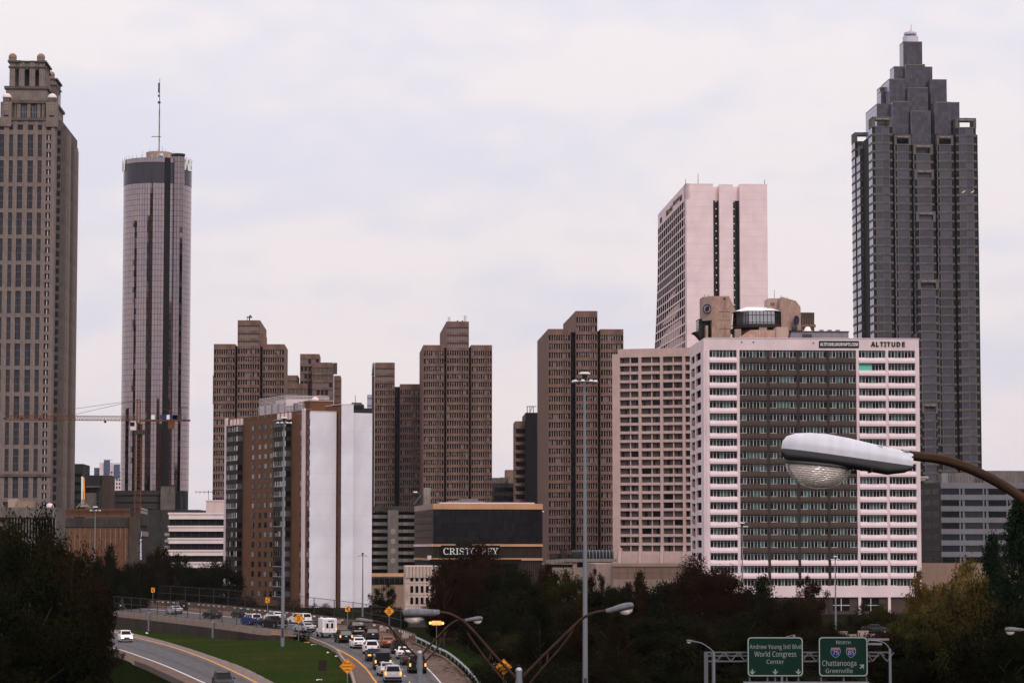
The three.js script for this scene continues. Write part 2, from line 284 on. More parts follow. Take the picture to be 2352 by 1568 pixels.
{ // slender domed-crown stone tower at the left edge
  const b = building('stone_tower', 'tall stone skyscraper with column crown, balls and white domes at the left edge', 'skyscraper', { u: -70, v: 275, d: 1180, rot: 2.6, L: 70 });
  const U = x => x * .3479, W = y => 86.1 + y * .3479, W1 = b.x(U(333)), xr = b.x(U(392), 600, -9);
  const top = b.y(W(545), U(200));
  new MB().box(0, W1, 0, top, -70, -.7).build('wall', mats.stone, b.o);
  new MB().box(W1, xr, 0, b.y(W(545), U(370), -9), -70, -9).build('corner_wall', mats.stoneDk, b.o);
  // front: piers, long windows three floors high between spandrels, paired small windows at the corner
  const cols = [[-92, -60], [-36, -4], [30, 56], [85, 121], [154, 190], [221, 248]], per = 171.5, list = [], Y = v => b.y(v, U(200));
  const xs = cols.map(c => [b.x(U(c[0])), b.x(U(c[1]))]), xc = [b.x(U(277)), b.x(U(309))], edges = [];
  for (let i = 0; i < xs.length; i++) edges.push([i ? xs[i - 1][1] : 0, xs[i][0]]);
  edges.push([xs.at(-1)[1], xc[0]], [xc[1], W1]);
  for (const [p0, p1] of edges) if (p1 > p0 + .1) piece('pier', mats.stone, b.o, p0, p1, 0, top, -.7, .35);
  xs.push(xc);
  const yA = Y(W(640)), grp = Y(W(640)) - Y(W(640 + per));
  xs.forEach(([x0, x1], i) => {
    const corner = i === xs.length - 1;
    piece('parapet', mats.stone, b.o, x0, x1, Y(W(575)), top, -.7, 0);
    piece('window', G.navy, b.o, x0, x1, Y(W(610)), Y(W(575)), -.66, -.5);
    piece('spandrel', mats.stone, b.o, x0, x1, yA, Y(W(610)), -.7, .05);
    for (let k = 0; k < 17; k++) {
      const y1 = yA - k * grp, y0 = y1 - grp; if (y0 < -5) break;
      if (!corner) {
        piece('spandrel', mats.stone, b.o, x0, x1, y0, y0 + grp * .15, -.7, .1);
        const wn = piece('window', G.navy, b.o, x0, x1, y0 + grp * .15, y1, -.66, -.55), m = new MB(), w = x1 - x0, h = grp * .85;
        for (let q = 1; q < 4; q++) m.box(w * q / 4 - .11, w * q / 4 + .11, 0, h, .1, .32); for (const q of [.36, .69]) m.box(0, w, h * q - .25, h * q + .25, .1, .2);
        m.build('mullion', M(.1, .095, .115, { map: TX.stainS }), wn);
      } else for (let q = 0; q < 3; q++) {
        const ya = y0 + grp * q / 3; piece('spandrel', mats.stone, b.o, x0, x1, ya, ya + grp / 3 * .38, -.7, .12);
        const wn = piece('window', G.navy, b.o, x0, x1, ya + grp / 3 * .38, ya + grp / 3, -.66, -.5); new MB().box((x1 - x0) * .42, (x1 - x0) * .58, 0, grp / 3 * .62, .1, .3).build('mullion', mats.white, wn);
      }
    }
  });
  { const m = new MB(); for (const [p0, p1] of [[0, W1]]) m.box(p0, p1 + .2, top - .2, top + 1, -4, .8); m.build('cornice', mats.stoneDk, b.o); const yl = Y(W(2899)); if (yl > 5) piece('string_course', mats.stoneDk, b.o, 0, W1 + .3, yl, yl + 1.2, -2, .9); }
  // recessed corner column of windows
  { const x0 = b.x(U(358), 600, -9), x1 = b.x(U(388), 600, -9); for (let k = 0; k < 45; k++) { const y1 = yA + grp * .28 - k * grp / 3; if (y1 < 4) break; piece('window', G.navy, b.o, x0, x1, y1 - grp / 3 * .62, y1, -9.02, -8.9); } }
  // right flank: vertical fins in two steps
  { const xa = xr + .02, st = [[-9, -36, W(545)], [-36, -58, W(590)], [-58, -80, W(600)]];
    const m = b.right(xr); for (let k = 0; k < 12; k++) { const a = 1.5 + k * 5; piece('fin', k % 2 ? mats.stone : mats.stoneDk, b.o, a + 9, a + 11.6, 0, top - 1 - (k > 5 ? 3 : 0), 0, k % 3 ? .9 : 1.8, m); }
    const l = []; for (let k = 0; k < 11; k++) for (let r = 0; r < 42; r++) l.push({ mat: flankGlass, m, box: [12.6 + 1 + k * 5, 12.6 + 2.4 + k * 5, 5 + r * 4.3, 7.8 + r * 4.3, .02, .12] }); many(l, 'window', 'flank_windows', b.o, 0); }
  // upper storeys with arched windows and domed corner turrets
  const yU = Y(W(420)), za = -3, xl = b.x(U(55)), x2 = b.x(U(250));
  new MB().box(b.x(U(-20)), b.x(U(262)), top, yU, -60, za).build('attic_wall', mats.stoneDk, b.o);
  for (const [c0, c1] of [[58, 66], [72, 98], [140, 164], [208, 230], [240, 258]]) piece('pilaster', mats.stone, b.o, b.x(U(c0)), b.x(U(c1)), top, yU, za, za + .8);
  piece('cornice', mats.stoneDk, b.o, xl - 1, x2 + 2, yU - .6, yU + .8, za - 2, za + 1.3);
  for (const c of [119, 186]) { const x = b.x(U(c)), r = b.x(U(c + 21)) - x, s = new THREE.Shape(), y0 = Y(W(520)), y1 = Y(W(446)) - r; s.moveTo(-r, y0); s.lineTo(r, y0); s.lineTo(r, y1); s.absarc(0, y1, r, 0, Math.PI); s.lineTo(-r, y0);
    const w = mesh('arched_window', new THREE.ExtrudeGeometry(s, { depth: .2, bevelEnabled: false, curveSegments: 10 }), G.navy, b.o, TR(x, 0, za + .05)), m = new MB(); for (const q of [-.5, 0, .5]) m.box(r * q * 1 - .1, r * q + .1, y0, y1 + r * .85, .2, .4); m.box(-r, r, lerp(y0, y1, .6), lerp(y0, y1, .6) + .25, .2, .38); m.build('mullion', mats.steel, w); }
  const turret = (c, yb0) => { const x0 = b.x(U(c - 38)), x1 = b.x(U(c + 34)), y = Y(W(398)), w = x1 - x0; const t = new THREE.Group(); t.name = 'turret'; b.o.add(t);
    new MB().box(x0, x1, top - 3, y - 2, -w - .4, .9).build('wall', mats.stone, t); piece('coping', mats.stoneDk, t, x0 + .9, x1 - .9, y - 2, y + .3, -w + .6, 0);
    mesh('dome', new THREE.SphereGeometry(w * .43, 20, 10, 0, 6.2832, 0, 1.5708), mats.dome, t, TR((x0 + x1) / 2, y + .3, -w / 2 + .3));
    for (let i = 0; i < 3; i++) for (let j = 0; j < 3; j++) piece('grille', mats.concreteLt, t, lerp(x0, x1, .3 + i * .15), lerp(x0, x1, .4 + i * .15), Y(W(482)) + j * 1.3, Y(W(482)) + j * 1.3 + .9, .85, 1);
    piece('vent', mats.slot, t, lerp(x0, x1, .3), lerp(x0, x1, .76), Y(W(524)), Y(W(514)), .8, .95); return t; };
  turret(311); turret(8);
  // two open column crowns with balls
  const crown = (u0, u1, vBase, vTop, vBall, uB, z, deep, balls) => {
    const g = new THREE.Group(); g.name = 'crown'; b.o.add(g);
    const x0 = b.x(U(u0), 200, z), x1 = b.x(U(u1), 200, z), y0 = b.y(W(vBase), U(180), z), y1 = b.y(W(vTop), U(180), z), w = x1 - x0, H = y1 - y0;
    new MB().box(x0 - 1.3, x1 + 1.2, yU - 4, y0 - .8, z - deep - 1, z + 1).build('drum', mats.stone, g);
    piece('cornice', mats.stoneDk, g, x0 - 2, x1 + 1.9, y0 - .8, y0 + .4, z - deep - 2, z + 1.8);
    const pw = w * .155, px = [x0, x0 + w * .27, x0 + w * .57, x1 - pw], zz = [z, z - deep + pw];
    for (const zq of zz) px.forEach((p, i) => { piece('column', mats.stone, g, p, p + pw, y0, y1, zq - pw, zq); piece('capital', mats.stoneDk, g, p - .5, p + pw + .5, y0 + H * .74, y0 + H * .79, zq - pw - .5, zq + .5); });
    for (const q of [.36, .64]) for (const xx of [x0, x1 - pw]) piece('column', mats.stone, g, xx, xx + pw, y0, y1, z - deep * q - pw / 2, z - deep * q + pw / 2);
    for (const zq of zz) { piece('entablature', mats.stone, g, x0 + .02, x1 - .02, y0 + H * .8, y1 - H * .06, zq - pw * .8, zq - pw * .2);
      for (const [a0, a1] of [[px[0] + pw, px[1]], [px[1] + pw, px[2]], [px[2] + pw, px[3]]]) { const s = new THREE.Shape(), r = (a1 - a0) / 2, ya = y0 + H * .6; s.moveTo(a0, y0 + H * .8); s.lineTo(a0, ya); s.absarc((a0 + a1) / 2, ya, r * .98, Math.PI, 0, true); s.lineTo(a1, y0 + H * .8); mesh('arch', new THREE.ExtrudeGeometry(s, { depth: pw * .5, bevelEnabled: false, curveSegments: 8 }), mats.stoneDk, g, TR(0, 0, zq - pw * .75)); } }
    for (const xx of [x0 + pw * .5, x1 - pw * .5]) piece('side_beam', mats.stone, g, xx - pw * .3, xx + pw * .3, y0 + H * .8, y1 - H * .06, z - deep + pw, z - pw);
    new MB().box(x0 - .8, x0 + w * .33, y1 - H * .06, y1, z - deep, z + .8).box(x0 + w * .33, x1 - w * .2, y1 - H * .05, y1 - .1, z - deep, z + .3).box(x1 - w * .2, x1 + .8, y1 - H * .06, y1, z - deep, z + .8).build('cornice', mats.stoneDk, g);
    for (const ub of balls) { const xb = b.x(U(ub), 200, z - 3), r = 1.85; mesh('ball', new THREE.SphereGeometry(r, 16, 12), mats.tan, g, TR(xb, b.y(W(vBall), U(180), z - 3), z - 3)); piece('ball_stand', mats.stone, g, xb - 1.6, xb + 1.6, y1, y1 + 1.2, z - 4.6, z - 1.4); }
  };
  crown(58, 290, 330, 152, 131, 0, -8, 20, [78, 265]);
  crown(316, 366, 452, 268, 248, 0, -40, 18, [332]);
}
{ // mirror-glass cylinder
  const d = 1400, c = at(355.5, 1000, d), o = thing('glass_cylinder_tower', 'round mirror glass skyscraper with dark top band, tall roof antenna and side shaft', 'skyscraper', V(c.x, 0, c.z), 0);
  const R = 78.5 / F * d, yT = hAt(372, d), yD0 = hAt(430, d), yD1 = hAt(384, d), yB = hAt(1128, d), n = 76, nr = 56;
  const mir = [[.33, .262, .266], [.31, .252, .262], [.34, .264, .262], [.295, .247, .262]].map(k => M(...k, { metalness: 1, roughness: .04 }));
  const dk = M(.05, .045, .06, { metalness: .2, roughness: .12 });
  mesh('core', cyl(R - .35, R - .35, yT, 76), mats.black, o);
  const h = (yD0 - yB) / nr, pw = 2 * Math.PI * R / n, rest = new MB(), mul = new MB(); let k = 0;
  const isSlot = a => { const s = ((a % 360) + 360) % 360; return false; };
  const order = []; for (let r = 0; r < nr; r++) for (let i = 0; i < n; i++) order.push([r, i]);
  for (const [r, i] of order) {
    const a = (i + .5) / n * Math.PI * 2, sx = Math.sin(a), cz = Math.cos(a); if (cz < -.25 && r % 1) continue;
    const m = new THREE.Matrix4().makeRotationY(a + rr(-.004, .004)).multiply(new THREE.Matrix4().makeRotationX(rr(-.004, .004))), y0 = yD0 - (r + 1) * h;
    m.setPosition(sx * (R - .22), y0, cz * (R - .22));
    if (cz > .15 && r < 9 && k < 300) { k++; piece('glass_pane', pick(mir), o, -pw / 2 + .07, pw / 2 - .07, .07, h - .07, -.1, .15, m); }
    else { rest.M = m; rest.quad(V(-pw / 2 + .07, .07, .15), V(pw / 2 - .07, .07, .15), V(pw / 2 - .07, h - .07, .15), V(-pw / 2 + .07, h - .07, .15), pick(mir).color.toArray()); }
  }
  const vMir = new THREE.MeshStandardMaterial({ vertexColors: true, metalness: 1, roughness: .04 });
  stuff(rest.build('glass_panes', vMir, o));
  // dark top band of tall panes, pale rim
  for (let i = 0; i < n; i++) { const a = (i + .5) / n * 6.28318; if (Math.cos(a) < -.3) continue; const m = RY(a); m.setPosition(Math.sin(a) * (R - .1), 0, Math.cos(a) * (R - .1)); piece('dark_pane', dk, o, -pw / 2 + .05, pw / 2 - .05, yD0 + .1, yD1, -.1, .12, m);
    piece('rim_panel', mir[3], o, -pw / 2 + .05, pw / 2 - .05, yD1 + .3, yT, -.1, .1, m); if (i % 2) piece('rim_post', mats.mullion, o, -.12, .12, yT, yT + 1.6, -.1, .1, m); }
  mesh('roof', cyl(R - .4, R - .4, .5, 60), mats.roofGrey, o, TR(0, yT - .6, 0));
  // dark vertical slots of the service core
  for (const u of [391]) { const xx = (u - 359) / F * d, a = Math.asin(xx / R), m = RY(a); m.setPosition(Math.sin(a) * R, 0, Math.cos(a) * R); piece('dark_slot', mats.black, o, -(u > 360 ? 1.5 : .75), u > 360 ? 1.5 : .75, yB, u > 360 ? yT : yD0 + 12, -.6, .25, m); }
  // lift shaft
  { const s = new THREE.Group(); s.name = 'lift_shaft'; o.add(s); const sx = (412.5 - 359) / F * d, sr = 15.5 / F * d, sz = Math.sqrt(R * R - sx * sx) - 1.2, yS = hAt(355, d - 12); 
    mesh('shaft_core', cyl(sr - .2, sr - .2, yS, 24), mats.black, s, TR(sx, 0, sz)); const q = new MB(), np = 14, hh = h;
    for (let i = 0; i < np; i++) { const a = (i + .5) / np * 6.28318; if (Math.cos(a) < -.4) continue; for (let y = yB; y < yS - hh; y += hh) { const m = RY(a + rr(-.01, .01)); m.setPosition(sx + Math.sin(a) * sr, y, sz + Math.cos(a) * sr); q.M = m; const w = 2 * Math.PI * sr / np; q.quad(V(-w / 2 + .07, .07, 0), V(w / 2 - .07, .07, 0), V(w / 2 - .07, hh - .07, 0), V(-w / 2 + .07, hh - .07, 0), pick(mir).color.toArray().map(x => x * .8)); } }
    stuff(q.build('glass_panes', vMir, s)); mesh('shaft_cap', cyl(sr + .15, sr + .15, .8, 24), mats.iron, s, TR(sx, yS - .5, sz)); }
  // roof drum, dish, aerials, antenna mast
  mesh('roof_drum', cyl(30 / F * d, 30 / F * d, hAt(351, d) - yT + 1, 40), mats.tanLt, o, TR(.6, yT - 1, 0));
  mesh('dish', new THREE.SphereGeometry(1.7, 16, 8, 0, 6.283, 0, 1), mats.galv, o, new THREE.Matrix4().makeRotationX(1.4).setPosition((371 - 359) / F * d, hAt(363, d), R * .4));
  for (const [uu, vt] of [[325, 348], [340, 342], [335, 350], [350, 345], [371, 338], [376, 342], [395, 345], [330, 352], [356, 340], [384, 352], [402, 351]]) { const x = (uu - 359) / F * d; mesh('aerial', cyl(.09, .07, hAt(vt, d) - yT, 6), mats.iron, o, TR(x, yT, rr(-3, 6))); }
  { const m = new THREE.Group(); m.name = 'antenna_mast'; o.add(m); const x = (361.5 - 359) / F * d, y0 = yT; const H = hAt(180, d) - y0, lat = new MB(); 
    for (let s = 0; s < 16; s++) { const ya = y0 + H * .62 * s / 16, yb = y0 + H * .62 * (s + 1) / 16; mesh('mast_section', boxGeo(.6, yb - ya, .6), s % 4 < 2 ? mats.concreteLt : M(.24, .13, .11), m, TR(x - .3, ya, -.3)); }
    mesh('mast_top', cyl(.22, .12, H * .38, 8), mats.iron, m, TR(x, y0 + H * .62, 0)); for (const q of [.7, .78, .83, .86, .89, .92]) mesh('emitter', boxGeo(q > .75 ? .9 : 1.4, 1.1, .6), mats.iron, m, TR(x - .9, y0 + H * q, -.4)); for (const q of [.12, .3]) mesh('yard', boxGeo(5, .3, .3), mats.iron, m, TR(x - 4, y0 + H * q, 0)); }
  // letters on the rim
  for (const [ch, deg] of [['N', -70], ['W', 63], ['E', 78]]) { const a = rad(deg), m = RY(a); m.setPosition(Math.sin(a) * (R + .2), (yD1 + yT) / 2 - 1, Math.cos(a) * (R + .2)); mesh('letter', textGeo(ch, 6.5, .4), mats.signWhite, o, m); }
  // flared concrete base rings
  const pod = new THREE.Group(); pod.name = 'podium'; o.add(pod); const Rb = 90 / F * d;
  for (const [v0, v1, k2] of [[1128, 1138, .97], [1141, 1154, 1], [1157, 1170, 1]]) mesh('ring', cyl(Rb * k2, Rb * k2, hAt(v0, d) - hAt(v1, d), 60), mats.concreteDk, pod, TR(-3.2, hAt(v1, d), 0));
  mesh('ring_core', cyl(Rb - 1.5, Rb - 1.5, hAt(1129, d), 48), mats.black, pod, TR(-3.2, 0, 0));
  { const x0 = (386 - 359) / F * d; new MB().box(x0, x0 + 29 / F * d, 0, hAt(1119, d), R - 6, R + 5).build('shaft_base', mats.concrete, pod); }
  new MB().box(-22, 26, 0, hAt(1172, d), -10, R + 6).build('base', mats.concreteDk, pod);
}
{ // terraced glass and granite skyscraper on the right
  const d = 1250, b = building('stepped_skyscraper', 'tallest grey granite and dark glass skyscraper with stepped pyramid top and white drum', 'skyscraper', { u: 2004, v: 268, d, rot: 3.2, L: 48 });
  const U = x => 1952.3 + x * .1648, W = y => 258.4 + y * .1648, Ut = x => 2009.7 + x * .1465, Wt = y => 57.4 + y * .1465;
  const gl = [M(.074, .066, .087, { roughness: .16, metalness: .3 }), M(.088, .079, .1, { roughness: .14, metalness: .3 }), M(.064, .058, .074, { roughness: .18, metalness: .3 })];
  const notch = M(.018, .017, .018, { roughness: .4 }), glSide = [M(.3, .28, .36, { roughness: .1, metalness: .6 }), M(.24, .22, .3, { roughness: .1, metalness: .6 })];
  // crown boxes: front pixel range (top crop), roof line, distance of the front behind the main front
  const boxes = [[450, 745, 265, -20, 9], [490, 790, 620, -16, 17], [305, 500, 655, -19, 10], [785, 905, 660, -20, 10], [230, 482, 850, -13, 20], [885, 1130, 858, -13, 20], [535, 835, 985, -9, 30], [85, 170, 980, -26, 8], [100, 165, 1040, -22, 6], [280, 535, 1200, -5, 36], [945, 1195, 1210, -5, 36], [35, 285, 1240, -10, 28], [1180, 1330, 1215, -12, 26], [575, 880, 1350, -2, 44]];
  const paneList = [], ledge = new MB();
  boxes.forEach(([c0, c1, v0, z, deep]) => {
    const x0 = b.x(Ut(c0), Wt(v0), z), x1 = b.x(Ut(c1), Wt(v0), z), y1 = b.y(Wt(v0), Ut((c0 + c1) / 2), z), y0 = hAt(800, d);
    new MB().box(x0, x1, y0 - 60, y1, z - deep, z).build('glass_shaft', gl[2], b.o);
    piece('coping', mats.graniteLt, b.o, x0 - .05, x1 + .05, y1 - .2, y1 + .25, z - deep - .05, z + .1);
    const nx = Math.max(1, Math.round((x1 - x0) / 1.5)), w = (x1 - x0) / nx, len = Math.min(y1 - (y0 - 60), 64), ny = Math.floor(len / 2.05);
    for (let j = 0; j < ny; j++) for (let i = 0; i < nx; i++) paneList.push({ y: y1 - j * 2.05, mat: pick(gl), box: [x0 + i * w + .05, x0 + (i + 1) * w - .05, y1 - .35 - (j + 1) * 2.05 + .08, y1 - .35 - j * 2.05, z, z + .1] });
    const nz = Math.max(1, Math.round(deep / 1.5)), wz = deep / nz, mm = new THREE.Matrix4().makeRotationY(-Math.PI / 2).setPosition(x0, 0, z - deep);
    for (let j = 0; j < ny; j++) for (let i = 0; i < nz; i++) paneList.push({ y: y1 - j * 2.05 - 40, mat: pick(glSide), m: mm, box: [i * wz + .05, (i + 1) * wz - .05, y1 - .35 - (j + 1) * 2.05 + .08, y1 - .35 - j * 2.05, 0, .1] });
  });
  paneList.sort((p, q) => q.y - p.y);
  { const keep = new Set(paneList.slice(0, 300)), rest = new MB(); for (const q of paneList) if (keep.has(q)) piece('glass_pane', q.mat, b.o, ...q.box, q.m); else { rest.M = q.m || ID; rest.box(...q.box, q.mat.color.toArray()); }
    stuff(rest.build('glass_panes', new THREE.MeshPhysicalMaterial({ vertexColors: true, roughness: .16, metalness: .3, specularIntensity: .6 }), b.o)); }
  // drum, disc and light on the top
  { const z = -24, x = b.x(Ut(563), 100, z), y0 = b.y(Wt(265), Ut(563), z), y1 = b.y(Wt(188), Ut(563), z), r = b.x(Ut(683), 100, z) - x; mesh('drum', cyl(r, r, y1 - y0 + .5, 32), M(.6, .57, .66), b.o, TR(x, y0 - .5, z));
    const yd = b.y(Wt(150), Ut(563), z), rd = b.x(Ut(656), 100, z) - x; mesh('stem', cyl(.35, .35, yd - y1, 10), mats.iron, b.o, TR(x, y1, z)); const g = new THREE.LatheGeometry([[0, .2], [rd * .97, .1], [rd, .35], [rd, 1.2], [rd * .9, 1.45], [0, 1.5]].map(q => new THREE.Vector2(...q)), 32); mesh('helipad_disc', g, M(.5, .48, .55), b.o, TR(x, yd - .3, z));
    const m = mesh('aerial', cyl(.12, .08, b.y(Wt(20), Ut(573), z) - yd, 6), mats.iron, b.o, TR(x + .4, yd + 1, z)); const lamp = M(.6, .15, .08); lamp.emissive.setRGB(.9, .25, .12); lamp.emissiveIntensity = .8; mesh('beacon', new THREE.SphereGeometry(.55, 10, 8), lamp, b.o, TR(x - .2, yd + 1.7, z));
    for (const q of [-.9, -.75, -.3, .2, .6]) mesh('vent', cyl(.14, .14, rr(.8, 1.5), 6), mats.iron, b.o, TR(x + r * q, y1, z + Math.sqrt(1 - q * q) * r * .9)); }
  // granite-clad shafts
  const step = b.y(W(218)) - b.y(W(218 + 118.7)), list = [], wall = mats.granite;
  const shaft = (c0, c1, vTop, z, deep, panes, side) => {
    const x0 = b.x(U(c0), W(vTop), z), x1 = b.x(U(c1), W(vTop), z), y1 = b.y(W(vTop), U((c0 + c1) / 2), z), w = x1 - x0, g = new THREE.Group(); g.name = 'granite_shaft'; b.o.add(g);
    const pav = step * 1.22;
    new MB().box(x0 + .1, x1 - .1, 0, y1 - pav, z - deep, z - .5).build('wall', mats.charcoal, g);
    // open pavilion with a round beam on top
    new MB().box(x0, x1, y1 - pav * .42, y1, z - .9, z).box(x0, x0 + w * .14, y1 - pav, y1 - pav * .42, z - .9, z).box(x1 - w * .14, x1, y1 - pav, y1 - pav * .42, z - .9, z).box(x0, x0 + .9, y1 - pav, y1, z - Math.min(deep, w), z - .9).box(x1 - .9, x1, y1 - pav, y1, z - Math.min(deep, w), z - .9).box(x0, x1, y1 - pav * 1.0, y1 - pav * .88, z - .9, z + .1).build('pavilion', wall, g);
    for (const s of [-1, 1]) { const gg = cyl(.62, .62, w * .3, 12); gg.rotateZ(Math.PI / 2); gg.translate(w * .15, 0, 0); mesh('round_beam', gg, mats.graniteLt, g, TR((x0 + x1) / 2 + s * w * .19, y1 - pav * .27, z + .25)); }
    mesh('finial', boxGeo(.7, pav * .3, .7), mats.graniteLt, g, TR((x0 + x1) / 2 - .35, y1 - pav * .3, z));
    const n = Math.floor((y1 - pav) / step), m0 = w * .16, mu = new MB(), le = new MB();
    for (let r = 0; r < n; r++) { const yt = y1 - pav - r * step, ys = yt - step; if (yt < hAt(1130, d)) break;
      piece('spandrel', wall, g, x0, x1, ys, ys + step * .27, z - .5, z + .05);
      const wx = (w - 2 * m0) / panes; for (let i = 0; i < panes; i++) { list.push({ mat: pick(gl), parent: g, box: [x0 + m0 + i * wx + .15, x0 + m0 + (i + 1) * wx - .15, ys + step * .27, yt, z - .45, z - .12] }); mu.box(x0 + m0 + i * wx - .12, x0 + m0 + i * wx + .12, ys + step * .27, yt, z - .4, z + .03); }
      mu.box(x1 - m0 - .12, x1 - m0 + .12, ys + step * .27, yt, z - .4, z + .03); le.box(x0 + m0 * .8, x1 - m0 * .8, ys + step * .12, ys + step * .17, z + .05, z + .22);
      for (const xx of [x0 + .25, x1 - m0 + .25]) list.push({ mat: notch, parent: g, box: [xx, xx + m0 - .5, ys + step * .27, yt, z - .46, z - .25] });
    }
    for (const [q, nm] of [[mu, 'mullions'], [le, 'ledges']]) { const r = q.build(nm, mats.graniteLt, g); if (r) stuff(r); }
    // the left flank
    const mm = new THREE.Matrix4().makeRotationY(-Math.PI / 2).setPosition(x0, 0, z - deep), fl = new MB(mm), fg = new MB(mm);
    for (let r = 0; r < n; r++) { const ys = y1 - pav - (r + 1) * step; if (ys < 60) break; fl.box(0, deep, ys, ys + step * .27, -.3, .02); for (let q = 0; q < Math.round(deep / 3); q++) fg.box(q * 3 + .3, q * 3 + 2.6, ys + step * .3, ys + step, -.3, -.05, pick(gl).color.toArray().map(x => x * 2.2)); }
    stuff(fl.build('flank_spandrels', wall, g)); const q = fg.build('flank_glazing', glSide[0], g); if (q) stuff(q);
  };
  shaft(70, 330, 275, -38, 9, 2); shaft(135, 245, 460, -26, 8, 1); 
  shaft(315, 592, 58, 0, 10, 2); shaft(1478, 1765, 75, 0, 10, 2);
  shaft(626, 856, 308, 1.2, 30, 1); shaft(1216, 1446, 313, 1.2, 30, 1);
  const cTop = [[890, 1162, 440, 2.2], [905, 1176, 790, 3], [930, 1200, 1375, 3.8]], U4 = x => 1923.6 + x * .4648, W4 = y => 45.9 + y * .4648;
  for (const q of cTop) shaft(q[0], q[1], q[2], q[3], q[3] === 2.2 ? 30 : 1.2, 1);
  shaft((U4(399) - 1952.3) / .1648, (U4(502) - 1952.3) / .1648, (W4(1280) - 258.4) / .1648, 4.6, 1.2, 1);
  shaft((2119 - 1952.3) / .1648, (2155 - 1952.3) / .1648, (925 - 258.4) / .1648, 5.4, 1.2, 1);
  list.sort((p, q) => q.box[3] - p.box[3]); many(list, 'window', 'lower_windows', b.o, 300);
  { const m = new MB(); m.box(b.x(U(300), 600, -8), b.x(U(1766), 600, -8), 0, b.y(W(330), U(1000), -8), -40, -2); m.build('core', mats.slot, b.o); }
  { const lamp = M(.8, .5, .3); lamp.emissive.setRGB(1, .6, .35); lamp.emissiveIntensity = .45; for (const [cx, cy] of [[1590, 1103], [1715, 1103]]) { const [x, y] = b.f(U(cx), W(cy), .05); const m = new MB(); m.bar(V(x - .7, y - .5, 0), V(x + .7, y + .5, 0), .18, .3); m.build('lit_ceiling_strip', lamp, b.o).position.z = .05; } }
}
{ // tall pink-white hotel with flaring flank
  const U = x => 1464.2 + x * .282, W = y => 390.5 + y * .282;
  const b = building('white_hotel_tower', 'tall pinkish white hotel slab with two dark vertical slots and flaring window grid', 'hotel', { u: U(393), v: W(105), d: 1150, rot: 3.2, L: 108 });
  const X = (c, z = 0) => b.x(U(c), W(500), z), Y = v => b.y(W(v), U(700)), x1 = X(1062), top = b.top;
  for (const [c0, c1, n] of [[393, 619, 0], [669, 781, 1], [836, 1061, 2]]) { new MB().box(n ? X(c0) : 0, X(c1), 0, top - (n === 1 ? .5 : .2), n ? -40 : -4, 0).build('wall', mats.pinkWall, b.o); }
  new MB().box(.3, x1 - .3, 0, top - 1, -108, -4).build('core', mats.pinkWall, b.o);
  for (let k = 0; k < 22; k++) { const y = Y(120 + k * 60.2); for (const [c0, c1] of [[396, 617], [671, 779], [838, 1059]]) piece('panel_joint', M(.72, .55, .55), b.o, X(c0), X(c1), y, y + .12, 0, .03); }
  for (const [c0, c1] of [[619, 669], [781, 836]]) { const xa = X(c0), xb = X(c1); new MB().box(xa + .01, xb - .01, Y(243), top - 1.2, -3.9, -2.4).build('slot_head', mats.pinkWall, b.o);
    new MB().box(xa + .01, xb - .01, 0, Y(243), -3.9, -2.6).build('slot_back', mats.slot, b.o);
    for (let k = 0; k < 20; k++) { const y = Y(243 + (k + 1) * 60.2); if (y < 5) break; const w = xb - xa; piece('window', G.mid, b.o, xa + .3, xa + w * .55, y, y + 2.9, -2.6, -2.45); piece('window', G.dark, b.o, xa + w * .57, xb - .3, y, y + 2.9, -2.6, -2.45);
      if (k < 18) { const l = M(.6, .5, .4); l.emissive.setRGB(1, .8, .6); l.emissiveIntensity = .35; mesh('lit_lamp', boxGeo(.45, .45, .2), l, b.o, TR(c0 < 700 ? xa + w * .5 : xa + .5, y + 2.6, -2.45)); } } }
  for (const c of [400, 502, 1046]) mesh('aerial', cyl(.15, .1, c === 502 ? 4.5 : 2, 6), mats.iron, b.o, TR(X(c), top, -2));
  // the flank: fascia with lettering above a grid of windows that sweeps outwards at the bottom
  const m = b.left(), L = 108, yG = b.s(U(393), W(238))[1], yF = b.s(U(393), W(105))[1], out = (a, y) => { const t = Math.max(0, 1 - y / yG); return 15 * t * t * (1 - a / L) ** 1.2; };
  const nC = 14, nR = 24, stepR = (yG - 0) / 43, P = (a, y, n) => V(a, y, n + out(a, y));
  new MB(m).box(0, L, yG, top - .2, -2, 0).build('fascia', mats.pinkWall, b.o);
  const gp = [];
  for (let r = 0; r < 40; r++) { const y1 = yG - r * stepR, y0 = y1 - stepR; if (y0 < 12) break; const s = new MB(m), N = 10;
    for (let i = 0; i < N; i++) { const a0 = L * i / N, a1 = L * (i + 1) / N, ya = y0 + .7; s.quad(P(a0, y0, .12), P(a1, y0, .12), P(a1, ya, .12), P(a0, ya, .12)); s.quad(P(a0, ya, .12), P(a1, ya, .12), P(a1, ya, -.2), P(a0, ya, -.2)); s.quad(P(a0, y0, -.2), P(a1, y0, -.2), P(a1, y0, .12), P(a0, y0, .12)); }
    s.build('floor_edge', mats.pinkWall, b.o);
    for (let c = 0; c < nC; c++) gp.push([r, c, y0, y1]); }
  gp.forEach(([r, c, y0, y1], i) => { const a0 = L * c / nC, a1 = L * (c + 1) / nC, q = new MB(m); q.quad(P(a0 + .5, y0 + .7, -.08), P(a1 - .5, y0 + .7, -.08), P(a1 - .5, y1, -.08), P(a0 + .5, y1, -.08)); if (i < 300) q.build('window', flankGlass, b.o); else (b.rest ??= new MB()).geo(q.geometry()); });
  if (b.rest) stuff(b.rest.build('lower_windows', flankGlass, b.o));
